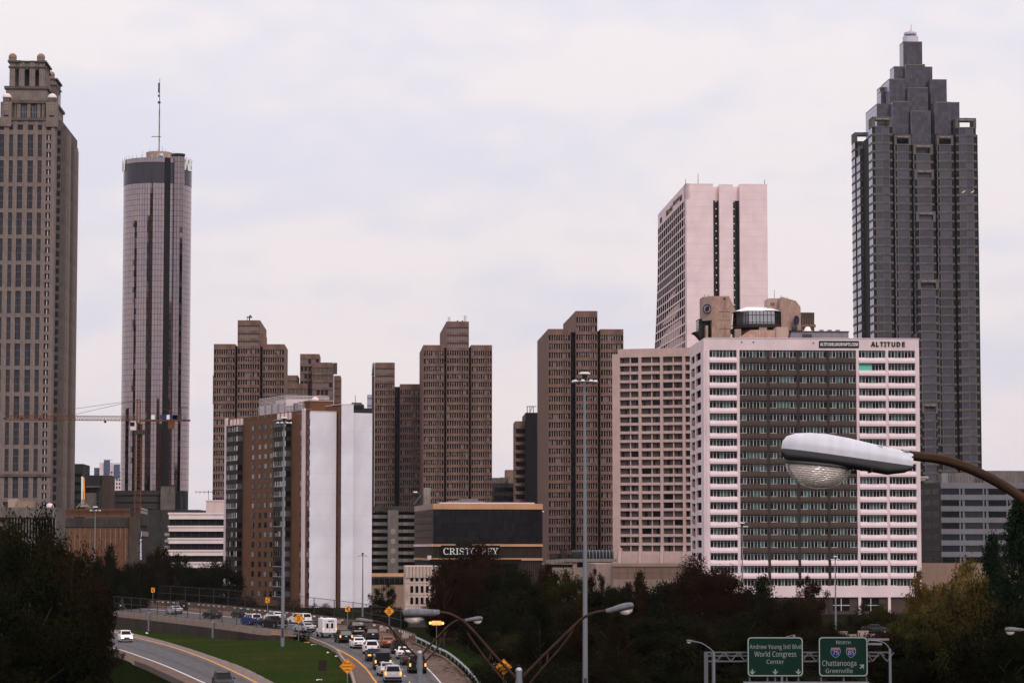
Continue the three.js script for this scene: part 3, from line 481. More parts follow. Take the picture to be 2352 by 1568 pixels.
  for (let c = 0; c <= nC; c++) { const q = new MB(m), a = L * c / nC, N = 24; for (let i = 0; i < N; i++) { const ya = 8 + (yG - 8) * i / N, yb = 8 + (yG - 8) * (i + 1) / N, h = c === nC ? 1.2 : .42, e = .1; const A = Math.max(0, a - h), B = Math.min(L, a + h);
    q.quad(P(A, ya, e), P(B, ya, e), P(B, yb, e), P(A, yb, e)); q.quad(P(A, ya, -.2), P(A, ya, e), P(A, yb, e), P(A, yb, -.2)); q.quad(P(B, ya, e), P(B, ya, -.2), P(B, yb, -.2), P(B, yb, e)); } q.build('pier', mats.pinkWall, b.o); }
  { const back = new MB(m), N = 20; for (let i = 0; i < N; i++) { const ya = yG * i / N, yb = yG * (i + 1) / N; back.quad(P(0, ya, -.2), P(L, ya, -.2), P(L, yb, -.2), P(0, yb, -.2)); back.quad(P(0, ya, 0), P(0, ya, -.2), P(0, yb, -.2), P(0, yb, 0)); back.quad(P(L, ya, -.2), P(L, ya, 0), P(L, yb, 0), P(L, yb, -.2)); back.quad(V(0, ya, -6), P(0, ya, 0), P(0, yb, 0), V(0, yb, -6)); } back.build('flank_wall', mats.hotel, b.o); }
  { const zT = (yF + yG) / 2, q = (cx, cy) => { const [z, y] = b.s(U(cx), W(cy)); return [z + L, y]; }; const [a0, y0] = q(235, 355), [a1, y1] = q(288, 295), [a2] = q(340, 215); const sg = M(.16, .075, .03);
    const hF = top - yG; mesh('lettering', textGeo('Marriott', hF * .36, .12, fonts.serifB, a1 - a0), sg, b.o, m.clone().multiply(TR((a0 + a1) / 2, yG + hF * .42, .02))); mesh('lettering', textGeo('Marquis', hF * .3, .12, fonts.serif, a2 - a1), sg, b.o, m.clone().multiply(TR((a1 + a2) / 2 + 2, yG + hF * .5, .02)));
    for (const [c0, v0] of [[193, 408], [355, 228]]) { const [a, y] = q(c0, v0); piece('vent', mats.slot, b.o, a - 4, a + 4, y - 1.2, y + 1.2, 0, .05, m); } }
}
// ---------------------------------------------------------------- nearer buildings
{ // white gridded apartment slab with lettering
  const U = x => 1550.3 + x * .4138, W = y => 757.9 + y * .4138;
  const b = building('apartment_slab', 'pinkish white gridded slab with brown middle panels and dark lettering on its parapet', 'apartment building', { u: U(172), v: W(45), d: 620, rot: 2.7, L: 28 });
  const X = c => b.x(U(c), W(700)), top = b.top, Wd = X(1363), rec = .55;
  const y0r = b.y(W(112), U(700)), st = (b.y(W(112), U(700)) - b.y(W(112 + 18 * 70.33), U(700))) / 18, nR = 19, wh = st * (41 / 70.33);
  new MB().box(0, Wd, 0, top - .3, -b.L, -rec).build('wall', mats.white, b.o);
  piece('parapet', mats.white, b.o, 0, Wd, y0r, top, -rec, .02);
  new MB().box(-.1, Wd + .1, top - .02, top + .16, -1.2, .12).build('coping', mats.white, b.o);
  const bays = [[195, 347, 0], [362, 514, 1], [530, 681, 1], [697, 847, 1], [863, 1012, 1], [1027, 1176, 0], [1191, 1340, 0]].map(q => [X(q[0]), X(q[1]), q[2]]);
  const base = y0r - nR * st + st - wh;
  const edges = [[0, bays[0][0], 0]]; for (let i = 0; i < 6; i++) edges.push([bays[i][1], bays[i + 1][0], bays[i][2] && bays[i + 1][2]]); edges.push([bays[6][1], Wd, 0]);
  for (const [a, c, dk] of edges) piece('pier', dk ? mats.brownPier : mats.white, b.o, a, c, 0, y0r, -rec, dk ? .1 : .18);
  const wedge = {}; const sill = (w, h, k) => wedge[w.toFixed(2) + k] ??= (() => { const m = new MB(), P = [[-rec, 0], [k, 0], [k, h * .42], [.0, h], [-rec, h]]; for (let i = 0; i < 4; i++) m.quad(V(0, P[i][1], P[i][0]), V(w, P[i][1], P[i][0]), V(w, P[i + 1][1], P[i + 1][0]), V(0, P[i + 1][1], P[i + 1][0])); for (const x of [0, w]) { const a = P.map(q => V(x, q[1], q[0])); m.quad(a[0], a[1], a[2], a[3]); m.quad(a[0], a[2], a[3], a[4]); } return m.geometry(); })();
  const frameCache = {};
  const frame = (w, h) => frameCache[w.toFixed(1)] ??= (() => { const m = new MB(); for (let i = 0; i <= 8; i++) { const t = i === 0 || i === 8 ? .05 : i % 2 === 0 || i === 1 || i === 7 ? .055 : .04; m.box(w * i / 8 - t, w * i / 8 + t, 0, h, 0, .1); } m.box(0, w, h * .78, h * .78 + .06, 0, .09); for (const s of [0, .75]) m.box(w * s, w * (s + .25), 0, .09, 0, .1); m.box(0, w, h - .05, h, 0, .08); return m.geometry(); })();
  let panes = 0; const rest = new MB();
  for (let r = 0; r < nR; r++) bays.forEach(([a, c, dk], i) => {
    const yt = y0r - r * st, yb = yt - wh, w = c - a, dark = dk && r < 16;
    if (r < nR - 1) mesh('spandrel', sill(w, st - wh, dark ? .12 : .42), dark ? mats.brownPanel : mats.white, b.o, TR(a, yt - st, 0));
    const win = mesh('window', frame(w, wh), mats.mullion, b.o, TR(a, yb, -rec + .06)); const mood = rnd();
    for (let q = 0; q < 8; q++) { const k = rnd(), mt = k < .54 ? G.dark : k < (mood < .28 ? .62 : .85) ? G.tealDk : k < .97 ? G.teal : G.blindDk, x0 = w * q / 8 + .03, x1 = w * (q + 1) / 8 - .03;
      if (panes < 300) { panes++; piece('pane', mt, win, x0, x1, .02, wh - .02, -.05, .02); } else { rest.M = TR(a, yb, -rec + .06); rest.box(x0, x1, .02, wh - .02, -.05, .02, mt.color.toArray()); } }
  });
  stuff(rest.build('window_panes', vGlass, b.o));
  { const [a] = bays[5], c = a + (bays[5][1] - a) * .5, yt = y0r - st; piece('tarpaulin', M(.16, .55, .45), b.o, a + .1, c, yt - wh, yt, -rec + .2, -rec + .3); }
  // foot: white band and an open ground floor
  const yb = y0r - 18 * st - wh; piece('base_band', mats.white, b.o, bays[0][0], bays[6][1], yb - 2.6, yb, -rec, .2); piece('plinth_wall', mats.brownPanel, b.o, bays[0][0], bays[6][1], 0, yb - 2.6, -rec, -.3);
  for (const i of [4, 5]) { const [a, c] = bays[i]; const s = piece('window', G.dark, b.o, a + .4, a + 4.2, .8, 3.6, -.3, -.2); new MB().box(1.8, 1.95, 0, 2.8, .1, .2).box(0, 3.8, 1.2, 1.35, .1, .2).build('mullion', mats.mullion, s); }
  // left flank
  const m = b.left(), L = b.L, S = c => b.s(U(c), W(400))[0] + L, fb = [[S(104), S(124)], [S(131), S(158)]];
  piece('parapet', mats.white, b.o, 0, L, y0r, top, -.1, .5, m); for (const [a, c] of [[0, fb[0][0]], [fb[0][1], fb[1][0]], [fb[1][1], L]]) piece('pier', mats.white, b.o, a, c, 0, y0r, .0, .55, m);
  for (let r = 0; r < nR; r++) fb.forEach(([a, c], i) => { const yt = y0r - r * st; piece('spandrel', mats.white, b.o, a, c, yt - st, yt - wh, 0, .5, m); piece('window', flankGlass, b.o, a, c, yt - wh, yt, 0, .12, m); if (!i && r > 0) piece('balcony_panel', mats.tan, b.o, a + (c - a) * .45, c, yt - wh - .2, yt - wh * .45, .5, .75, m); });
  // lettering
  { const ink = M(.02, .018, .018), [xa, ya] = b.f(U(1088), W(78), .02), [xb] = b.f(U(1284), W(78), .02), hh = b.y(W(65), U(1190)) - b.y(W(92), U(1190)), w = xb - xa, s = 'ALTITUDE';
    const g = new THREE.Group(); g.name = 'sign_lettering'; b.o.add(g); const adv = [.135, .115, .125, .075, .125, .14, .145, .14]; let x = xa; [...s].forEach((ch, i) => { mesh('letter', textGeo(ch, hh, .22, fonts.sans), ink, g, TR(x + w * adv[i] / 2, ya, .02)); x += w * adv[i]; });
    const [p0, q0] = b.f(U(801), W(97)), [p1, q1] = b.f(U(1022), W(62)); const bd = piece('web_address_sign', ink, b.o, p0, p1, q0, q1, .02, .14); mesh('letters', textGeo('ALTITUDELUXURYAPTS.COM', (q1 - q0) * .5, .04, fonts.sans, (p1 - p0) * .94), mats.signWhite, bd, TR((p1 - p0) / 2, (q1 - q0) / 2, .12)); piece('sign_border', mats.concrete, bd, 0, p1 - p0, -.06, 0, 0, .14); piece('sign_border', mats.concrete, bd, 0, p1 - p0, q1 - q0, q1 - q0 + .06, 0, .14);
    for (const c of [372, 437, 770]) { const [x, y] = b.f(U(c), W(c === 770 ? 71 : 66)); piece('floodlight', mats.iron, b.o, x - .1, x + .1, y - .12, y + .12, .02, .25); } for (const c of [1005, 1340]) mesh('rail_hoop', tube([V(0, 0, 0), V(.1, .9, 0), V(.5, 1.1, 0), V(.8, .6, 0)], .05, 8, 5), mats.steel, b.o, TR(X(c), top, -1)); }
}
{ // rooftop restaurant complex seen over the slab's roof
  const U = x => 2750 / 4096 * 2352 + x * .1343, W = y => 1180 / 2731 * 1568 + y * .1343, d = 700;
  const b = building('round_restaurant_tower', 'tan concrete tower head with glass lookout and two blue roundels behind the slab parapet', 'tower', { u: U(420), v: W(20), d, rot: 3, L: 26 });
  const X = (c, z = 0, v = 300) => b.x(U(c), W(v), z), Y = (v, z = 0) => b.y(W(v), U(1000), z);
  const prism = (name, pts, z0, z1, mat) => { const s = new THREE.Shape(pts.map(([c, v]) => new THREE.Vector2(X(c), Y(v)))); const g = new THREE.ExtrudeGeometry(s, { depth: z1 - z0, bevelEnabled: false }); return mesh(name, g, mat, b.o, TR(0, 0, z0)); };
  const cw = M(.5, .34, .28, { map: rep(T.grime, 7) });
  // left head: bevelled concrete with overhanging nose
  prism('concrete_head', [[420, 730], [420, 430], [422, 20], [715, 20], [835, 280], [770, 300], [740, 730]], -8, 0, cw);
  { const q = new MB(), x0 = X(275), x1 = X(422), yT = Y(25), yB = Y(432), s = .6; q.quad(V(x0, yB, -2), V(x1, yB, s), V(x1, yT, s), V(x0, yT, -2)); q.quad(V(x0, yB, -8), V(x0, yB, -2), V(x0, yT, -2), V(x0, yT, -8)); q.quad(V(x0, yT, -2), V(x1, yT, s), V(x1, yT, -8), V(x0, yT, -8)); q.quad(V(x0, yB, -8), V(x1, yB, -8), V(x1, yB, s), V(x0, yB, -2)); q.quad(V(x1, yB, s), V(x1, yB, -8), V(x1, yT, -8), V(x1, yT, s)); q.build('nose', mats.tanLt, b.o); }
  for (const [c0, c1, m] of [[318, 356, mats.tanLt], [416, 455, mats.tanLt], [508, 536, mats.tanLt], [360, 505, mats.slot]]) piece(m === mats.slot ? 'shadow_gap' : 'leg', m, b.o, X(c0), X(c1), 0, Y(c0 === 416 ? 440 : 520), m === mats.slot ? -6 : -3, m === mats.slot ? -2.6 : -.2 + (c0 > 500 ? .3 : 0));
  prism('soffit', [[285, 432], [422, 430], [536, 525], [500, 530], [430, 450], [400, 560], [340, 575], [310, 540]], -6, -2.4, mats.darkBrown);
  for (const v of [290, 437, 580]) piece('joint', mats.darkBrown, b.o, X(540), X(735), Y(v), Y(v) + .1, 0, .03); piece('vent', mats.concreteDk, b.o, X(618), X(658), Y(82), Y(45), 0, .06);
  piece('vent', mats.slot, b.o, X(738), X(788), Y(642), Y(585), -.2, .3);
  const roundel = (c, v, rx, turn) => { const x = X(c), y = Y(v), r = Y(v - 82) - y, g = new THREE.Group(); g.name = 'roundel'; g.position.set(x, y, c < 800 ? -.3 : .8); g.rotation.y = turn; b.o.add(g); const blue = M(.02, .022, .07, { roughness: .4 });
    const t = new THREE.TorusGeometry(r * .88, r * .14, 10, 36); mesh('ring', t, M(.05, .05, .075), g); mesh('disc', new THREE.CylinderGeometry(r * .8, r * .8, .1, 32).rotateX(Math.PI / 2), c < 800 ? M(.42, .27, .24) : M(.03, .03, .06), g, TR(0, 0, -.05));
    const s = new THREE.Shape(); s.moveTo(-.35 * r, -.35 * r); s.bezierCurveTo(-.62 * r, .25 * r, -.2 * r, .55 * r, .42 * r, .55 * r); s.lineTo(.42 * r, -.3 * r); s.bezierCurveTo(.1 * r, -.62 * r, -.25 * r, -.6 * r, -.35 * r, -.35 * r); mesh('emblem', new THREE.ExtrudeGeometry(s, { depth: .12, bevelEnabled: false }), blue, g, TR(0, 0, .02)); };
  roundel(343, 237, 1, -.45); roundel(1858, 430, .5, .85);
  // left lookout
  { const x0 = X(172, -4), x1 = X(310, -4); const g = new THREE.Group(); g.name = 'small_lookout'; b.o.add(g); new MB().box(X(188, -4), x1, Y(600), Y(395), -9, -3).build('glazing', G.mid, g); piece('roof_edge', mats.darkBrown, g, X(185, -4), x1, Y(410), Y(395), -9, -2.8); for (const c of [190, 235, 280]) piece('mullion', mats.darkBrown, g, X(c, -4), X(c + 9, -4), Y(600), Y(400), -3, -2.8); piece('mullion', mats.darkBrown, g, x0, x1, Y(585), Y(572), -3, -2.8); piece('mullion', mats.darkBrown, g, x0, x1, Y(468), Y(455), -3, -2.8);
    prism('corbel', [[130, 618], [320, 590], [320, 735], [275, 745], [190, 650]], -9, -2.6, mats.darkBrown); }
  // main glass lookout: three facets, mullions, white roof
  const pts = [[778, -3], [845, -1.2], [1050, 1.8], [1500, 1.8], [1620, -1.2], [1640, -3]].map(([c, z]) => V(X(c, z), 0, z)), yb = Y(500), yt = Y(280);
  for (let i = 0; i < 5; i++) { const a = pts[i], c = pts[i + 1], q = new MB(), f = p => V(p.x, 0, p.z); const A = V(a.x, yb, a.z), B = V(c.x, yb, c.z), C = V(c.x - (i > 2 ? .25 : 0), yt, c.z - .3), D = V(a.x + (i < 2 ? .25 : 0), yt, a.z - .3); q.quad(A, B, C, D); const sky = i === 2; q.build('glass_facet', sky ? M(.32, .31, .34, { metalness: .8, roughness: .06 }) : i === 1 ? M(.12, .115, .12, { metalness: .6, roughness: .08 }) : G.dark, b.o);
    const n = [2, 4, 7, 4, 1][i]; for (let k = 0; k <= n; k++) { const t = k / n, mb = new MB(); mb.bar(A.clone().lerp(B, t), D.clone().lerp(C, t), .16, .16); mb.build('mullion', mats.mullionDk, b.o); } for (const t of [.12, .68]) { const mb = new MB(); mb.bar(A.clone().lerp(D, t), B.clone().lerp(C, t), .14, .14); mb.build('mullion', mats.mullionDk, b.o); } }
  { const q = new MB(), ctr = V(X(1200, -8), Y(200, -8), -8); const rp = pts.map(p => V(p.x, yt + .15, p.z)); const r0 = V(X(1015, -6), Y(205, -6), -6), r1 = V(X(1410, -6), Y(205, -6), -6); for (let i = 0; i < 5; i++) { const A = rp[i], B = rp[i + 1], D = i < 3 ? r0 : r1, C = i < 2 ? r0 : r1; q.quad(A, B, C.clone(), D.clone().add(V(.001, 0, 0))); } q.quad(r0, r1, V(r1.x, r1.y, -14), V(r0.x, r0.y, -14)); q.build('white_roof', M(.8, .73, .73), b.o);
    const s = new MB(); for (let i = 0; i < 5; i++) { const A = pts[i], B = pts[i + 1]; s.quad(V(A.x, yb - .9, A.z + .5), V(B.x, yb - .9, B.z + .5), V(B.x, yb, B.z + .5), V(A.x, yb, A.z + .5)); s.quad(V(A.x, yb, A.z + .5), V(B.x, yb, B.z + .5), V(B.x, yb, -8), V(A.x, yb, -8)); s.quad(V(A.x, yb - 2, -8), V(B.x, yb - 2, -8), V(B.x, yb - .9, B.z + .5), V(A.x, yb - .9, A.z + .5)); } s.build('glass_sill', mats.darkBrown, b.o); 
    const dr = cyl((X(1600) - X(800)) * .42, (X(1600) - X(800)) * .46, Y(520), 30); mesh('drum', dr, cw, b.o, TR(X(1200), 0, -7.5)); piece('pillar', mats.tanLt, b.o, X(800), X(905), 0, Y(590), -2, 1.6); piece('block', mats.tanLt, b.o, X(1205), X(1340), 0, Y(545), -2, 2.2); }
  // right head
  prism('concrete_head', [[1640, 600], [1415, 600], [1415, 35], [1625, 27], [1640, 30]], -10, -3.5, mats.tanLt); { const q = new MB(), z1 = -3.4, A = c => X(c, -3.5); const P = [[1605, 600], [1950, 600], [1938, 195], [1860, 95], [1630, 30], [1605, 40]]; const s = new THREE.Shape(P.map(([c, v]) => new THREE.Vector2(X(c), Y(v)))); mesh('concrete_head', new THREE.ExtrudeGeometry(s, { depth: 6, bevelEnabled: false }), cw, b.o, TR(0, 0, -6)); }
  piece('vent', mats.concrete, b.o, X(1458), X(1528), Y(162), Y(105), -3.5, -3.4); piece('air_unit', M(.05, .05, .09), b.o, X(1785), X(1870), Y(595), Y(540), 0, 1);
  for (const c of [330, 390, 1530, 1640, 1650, 1697, 1750]) mesh('aerial', cyl(.07, .05, c === 1530 ? 2.4 : 1, 5), mats.iron, b.o, TR(X(c), Y(c < 1000 ? 25 : 30 + (c - 1530) * .12) - .1, -4)); 
  // plant rooms on the slab roof line
  const r = building('roof_plant_room', 'grey and tan plant rooms with white dome vent on top of the slab roof', 'plant room', { u: U(1090), v: W(598), d: 634, rot: 2.7, L: 8 });
  const x = (c, z = 0) => r.x(U(c), W(650), z), y = (v, z = 0) => r.y(W(v), U(1500), z), rb = hAt(777, 620) - 1; 
  const tp = (name, P, z0, z1, mat) => mesh(name, new THREE.ExtrudeGeometry(new THREE.Shape(P.map(([c, v]) => new THREE.Vector2(x(c), v > 900 ? rb : y(v)))), { depth: z1 - z0, bevelEnabled: false }), mat, r.o, TR(0, 0, z0));
  tp('tan_room', [[880, 1000], [880, 735], [1090, 596], [1520, 600], [1520, 1000]], -5, 0, cw); tp('stained_room', [[1518, 1000], [1520, 548], [1715, 548], [1730, 640], [1700, 1000]], -4, .5, mats.tanLt); tp('grey_room', [[1690, 1000], [1780, 632], [2750, 636], [2750, 1000]], -5, .8, mats.officeGrey); piece('roof_lip', mats.darkBrown, r.o, x(1775), x(2760), y(634), y(618), -5, 1); piece('door', mats.concreteDk, r.o, x(1960), x(2120), rb, y(672), .8, .9);
  mesh('dome_vent', new THREE.LatheGeometry([[0, 1.25], [.5, 1.15], [.75, .7], [.8, .35], [1.15, .25], [1.2, -.1], [0, -.1]].map(q => new THREE.Vector2(...q)).reverse(), 20), M(.8, .76, .74), r.o, TR(x(2072), y(622), -1)); for (const c of [2280, 2420, 2560]) piece('box_vent', mats.steel, r.o, x(c), x(c + 60), y(618), y(585), -2, -.5);
  // ribbed block to the right
  const t = building('ribbed_block', 'small dark brown ribbed tower block poking up right of the tan roof tower', 'building', { u: U(1940), v: W(297), d: 880, rot: 3, L: 20 }), tx = c => t.x(U(c), W(450)), ty = v => t.y(W(v), U(2050)); new MB().box(0, tx(2175), 0, t.top, -20, 0).build('wall', mats.brownPanel, t.o);
  for (let k = 0; k < 8; k++) piece('rib', mats.brownSide, t.o, tx(1958 + k * 28), tx(1972 + k * 28), 0, ty(405), 0, .7); for (const [v0, v1] of [[405, 500], [555, 640]]) piece('window_band', G.dark, t.o, tx(1950), tx(2172), ty(v1), ty(v0), 0, .2); piece('ledge', mats.brownSide, t.o, tx(1950), tx(2190), ty(550), ty(505), 0, 1);
}
{ // pink gridded hotel block
  const U = x => 1205.8 + x * .4213, W = y => 689 + y * .4213;
  const b = building('hotel_block', 'pinkish tan gridded hotel block with brown curtained windows left of the white slab', 'hotel', { u: U(507), v: W(268), d: 880, rot: -18, L: 20 });
  const X = c => b.x(U(c), W(800)), Wd = X(960), top = b.top, yT = b.y(W(314), U(517)), st = (b.y(W(312), U(517)) - b.y(W(312 + 46.5 * 22), U(517))) / 22, wh = st * .68;
  new MB().box(.4, Wd, 0, top - .2, -b.L, -.9).build('wall', mats.hotel, b.o); piece('parapet', mats.hotel, b.o, 0, Wd, yT, top, -.9, .1); piece('corner_pier', mats.hotel, b.o, -1.9, X(519), 0, top - 1.6, -6, .15);
  const pc = [575, 629, 692, 747, 810, 869, 920]; pc.forEach((c, i) => { const w = i % 2 ? .45 : .16; piece(i % 2 ? 'pier' : 'mullion', mats.hotel, b.o, X(c) - w, X(c) + w, 8, yT, -.9, i % 2 ? .35 : -.15); });
  const xs = [X(519), ...pc.map(X), Wd], list = [];
  for (let r = 0; r < 23; r++) { const yt = yT - r * st; piece('spandrel', mats.hotel, b.o, X(519), Wd, yt - st, yt - wh, -.9, .12); for (let i = 0; i < xs.length - 1; i++) { const dark = rnd(); piece('window', dark < .12 ? G.dark : G.curtain, b.o, xs[i], xs[i + 1], yt - wh, yt, -.85, -.7);
      if (rnd() < .55) { const p = rr(.1, .7); piece('curtain_gap', G.dark, b.o, lerp(xs[i], xs[i + 1], p), lerp(xs[i], xs[i + 1], p + rr(.12, .3)), yt - wh, yt, -.7, -.66); } } }
  const yl = yT - 23 * st; [519, 629, 747, 869].forEach(c => { const x = X(c), s = new MB(); s.quad(V(x - .5, yl - 3.2, 1.3), V(x + .5, yl - 3.2, 1.3), V(x + .5, yl + 2, .36), V(x - .5, yl + 2, .36)); s.quad(V(x - .5, yl - 3.2, -.9), V(x - .5, yl - 3.2, 1.3), V(x - .5, yl + 2, .36), V(x - .5, yl + 2, -.9)); s.quad(V(x + .5, yl - 3.2, 1.3), V(x + .5, yl - 3.2, -.9), V(x + .5, yl + 2, -.9), V(x + .5, yl + 2, .36)); s.build('flared_foot', mats.hotel, b.o); }); piece('base_band', mats.hotel, b.o, X(519), Wd, yl - 3, yl, -.9, .5); piece('base_window', G.dark, b.o, X(519), Wd, yl - 4.6, yl - 3, -.9, -.2);
  // tan podium and the terrace roof before it
  const p = building('hotel_podium', 'low blank tan podium wall in front of the gridded hotel above the trees', 'building', { u: U(387), v: W(1437), d: 700, rot: 2, L: 40 }), px = c => p.x(U(c), W(1480)), py = v => p.y(W(v), U(480));
  new MB().box(0, px(478), 0, py(1437), -40, -1).build('wall', mats.tanLt, p.o); new MB().box(px(478), px(1000), 0, py(1437), -40, 0).build('wall', mats.tan, p.o); piece('cornice', mats.tanLt, p.o, px(478), px(1000), py(1452), py(1434), 0, .25); piece('lower_band', mats.tanLt, p.o, px(478), px(1000), 0, py(1522), 0, .15); for (const c of [560, 650, 740, 830, 920]) piece('panel_joint', mats.brownPanel, p.o, px(c), px(c) + .08, py(1522), py(1452), 0, .02); piece('panel_joint', mats.brownPanel, p.o, px(478), px(1000), py(1488), py(1487), 0, .02);
  const t = building('terrace_building', 'low building with pale overhanging roof slab and glass vault below the largest brown tower', 'building', { u: U(100), v: W(1415), d: 780, rot: 2, L: 40 }), tx = (c, z = 0) => t.x(U(c), W(1420), z), ty = v => t.y(W(v), U(250));
  new MB().box(0, tx(500), 0, ty(1440), -40, -3).build('wall', mats.tan, t.o); { const s = new MB(); s.box(tx(228), tx(500), ty(1427), ty(1410), -8, 0); s.quad(V(tx(112), ty(1440), 0), V(tx(228), ty(1427), 0), V(tx(228), ty(1410), 0), V(tx(112), ty(1420), 0)); s.quad(V(tx(112), ty(1420), 0), V(tx(228), ty(1410), 0), V(tx(228), ty(1410), -8), V(tx(112), ty(1420), -8)); s.quad(V(tx(112), ty(1440), -8), V(tx(228), ty(1427), -8), V(tx(228), ty(1427), 0), V(tx(112), ty(1440), 0)); s.build('roof_slab', mats.concreteLt, t.o); }
  for (let k = 0; k < 8; k++) piece('window', G.dark, t.o, tx(150 + k * 14), tx(161 + k * 14), ty(1470), ty(1443), -3, -2.9); for (const c of [262, 374]) piece('column', mats.tanLt, t.o, tx(c), tx(c + 22), 0, ty(1428), -3, -.6); piece('window', G.dark, t.o, tx(288), tx(372), ty(1455), ty(1432), -3, -2.9); piece('wall_band', mats.tanLt, t.o, tx(150), tx(385), 0, ty(1457), -3, -1);
  piece('roof_box', mats.darkBrown, t.o, tx(202), tx(232), ty(1412), ty(1355), -10, -6); piece('roof_box', mats.concreteDk, t.o, tx(150), tx(260), ty(1412), ty(1388), -12, -9); { const g = new THREE.CylinderGeometry(2.6, 2.6, tx(492) - tx(262), 16, 1, false, 0, Math.PI); g.rotateZ(Math.PI / 2); mesh('glass_vault', g, G.dark, t.o, TR((tx(492) + tx(262)) / 2, ty(1412), -7).multiply(new THREE.Matrix4().makeRotationX(0))); for (let k = 0; k < 9; k++) { const r = new THREE.TorusGeometry(2.66, .09, 5, 14, Math.PI); r.rotateY(Math.PI / 2); mesh('vault_rib', r, mats.steel, t.o, TR(lerp(tx(340), tx(488), k / 8), ty(1412), -7)); } }
}
{ // brick apartment tower with white end walls
  const U = x => 459.4 + x * .3662, W = y => 689 + y * .3662;
  const b = building('brick_apartment_tower', 'brown brick apartment tower with glazed balcony stacks and blank white end walls', 'apartment building', { u: U(690), v: W(697), d: 690, rot: 25.7, L: 64 });
  const X = (c, z = 0) => b.x(U(c), W(1000), z), top = b.top, L = 64, m = b.left(), S = (c, v = 1000) => b.s(U(c), W(v))[0] + L;
  const jointM = M(.6, .57, .62), zp = 2.6, nFw = 9, x1 = X(853), x2 = X(885, zp), x3 = X(960, zp), x4 = X(1078), y2 = b.y(W(655), U(900), zp), y3 = b.y(W(708), U(1000));
  new MB().box(0, x1, 0, top - .3, -L, -.4).build('wall', mats.brick, b.o); new MB().box(x1, x4 - .1, 0, top - 1, -L, -4).build('wall', mats.brick, b.o);
  piece('end_wall', mats.whiteWall, b.o, 0, x1, 0, top, -.4, .05);
  new MB().box(x2, x3, 0, y2 - .3, -8, zp - .05).build('stair_tower', mats.brick, b.o); piece('end_wall', mats.whiteWall, b.o, x2, x3, 0, y2, zp - .05, zp + .05); piece('end_wall', mats.whiteWall, b.o, x3 + .01, x4, 0, y3, -4, .05);
  for (let r = 0; r < nFw; r++) { const yj = 2 + r * 2.69 * 2; for (const [a, c, z] of [[.1, x1 - .1, .05], [x2 + .1, x3 - .1, zp + .05], [x3 + .1, x4 - .1, .05]]) piece('wall_joint', jointM, b.o, a, c, yj, yj + .05, z, z + .012); }
  piece('coping', mats.white, b.o, x2 - .1, x3 + .1, y2, y2 + .15, -8.1, zp + .1); piece('coping', mats.white, b.o, 0, x1, top, top + .12, -.5, .15);
  // flank: floors
  const nF = 18, yTop = b.s(U(660), W(752))[1], fl = (b.s(U(637), W(765))[1] - b.s(U(637), W(765 + 63.6 * 16))[1]) / 16;
  const y1 = b.s(U(637), W(752))[1];
  const win = (c, r, w, h) => { const a = S(c), y = y1 - r * fl; const k = rnd(), mt = k < .35 ? G.blind : k < .55 ? G.blindDk : k < .75 ? G.mid : G.dark; const o = piece('window', mats.mullionDk, b.o, a - w / 2, a + w / 2, y - h, y, 0, .06, m); piece('pane', mt, o, .12, w * .56, .1, h - .1, .03, .09); piece('pane', k < .3 ? mt : G.dark, o, w * .6, w - .12, .1, h - .1, .03, .08); };
  for (let r = 0; r < nF; r++) { for (const c of [334, 376, 412, 448, 487]) win(c, r, 2.0, 1.45); win(637, r, 2.1, 1.5); win(679, r, 1.9, 1.5); if (r < nF) win(184, r, 2.2, 1.4); }
  for (const c of [168, 655]) piece('corner_strip', mats.white, b.o, S(c) - .8, S(c) + .75, 0, top + .9, 0, .55, m);
  piece('parapet', mats.brick, b.o, S(165), L, top - .2, top + .5, -.3, .05, m); piece('parapet_coping', mats.tanLt, b.o, S(165), L, top + .5, top + .62, -.35, .1, m);
  for (let r = 0; r < nF; r++) { const y = y1 - r * fl; piece('slot_window', G.dark, b.o, x2 - .04, x2 + .1, y - 1.4, y, zp - .9, zp - .25); }
  // balcony stacks, glazed in front and boarded towards the corner
  for (const [c0, c1] of [[200, 305], [497, 609]]) for (let r = 0; r < nF; r++) {
    const a0 = S(c0), a1 = S(c1 - 40), y = y1 - r * fl + .35, g = new THREE.Group(); g.name = 'balcony'; b.o.add(g); const out = 1.7, h = fl;
    piece('slab', mats.darkBrown, g, a0, a1, y - h, y - h + .95, 0, out, m); piece('soffit', mats.darkBrown, g, a0, a1, y - .25, y - .01, 0, out, m);
    const n = 5, w = (a1 - a0) / n; for (let i = 0; i < n; i++) { const k = rnd(); piece('pane', i === 4 ? (k < .5 ? G.blindDk : G.dark) : k < .07 ? G.blind : k < .4 ? G.mid : k < .55 ? G.blindDk : G.dark, g, a0 + i * w + .12, a0 + (i + 1) * w - .12, y - h + .97, y - .27, .1, out - .1, m); if (rnd() < .7) piece('frame', rnd() < .35 ? mats.mullion : mats.concrete, g, a0 + i * w - .11, a0 + i * w + .11, y - h + .95, y - .25, .1, out + .02, m); }
    piece('frame', mats.mullion, g, a1 - .1, a1 + .12, y - h + .95, y - .25, .1, out + .03, m); piece('rail', rnd() < .5 ? mats.mullion : mats.concrete, g, a0, a1, y - h + .95, y - h + 1.05, out - .05, out + .03, m);
    piece('side_panel', pick([G.dark, G.dark, G.mid, G.blindDk]), g, a1 + .12, a1 + .2, y - h + .95, y - .25, .1, out - .15, m);
    if (rnd() < .1) piece('awning', mats.tan, g, a0 + w, a0 + 2 * w, y - h + 1.1, y - h + 1.9, out, out + .06, m);
  }
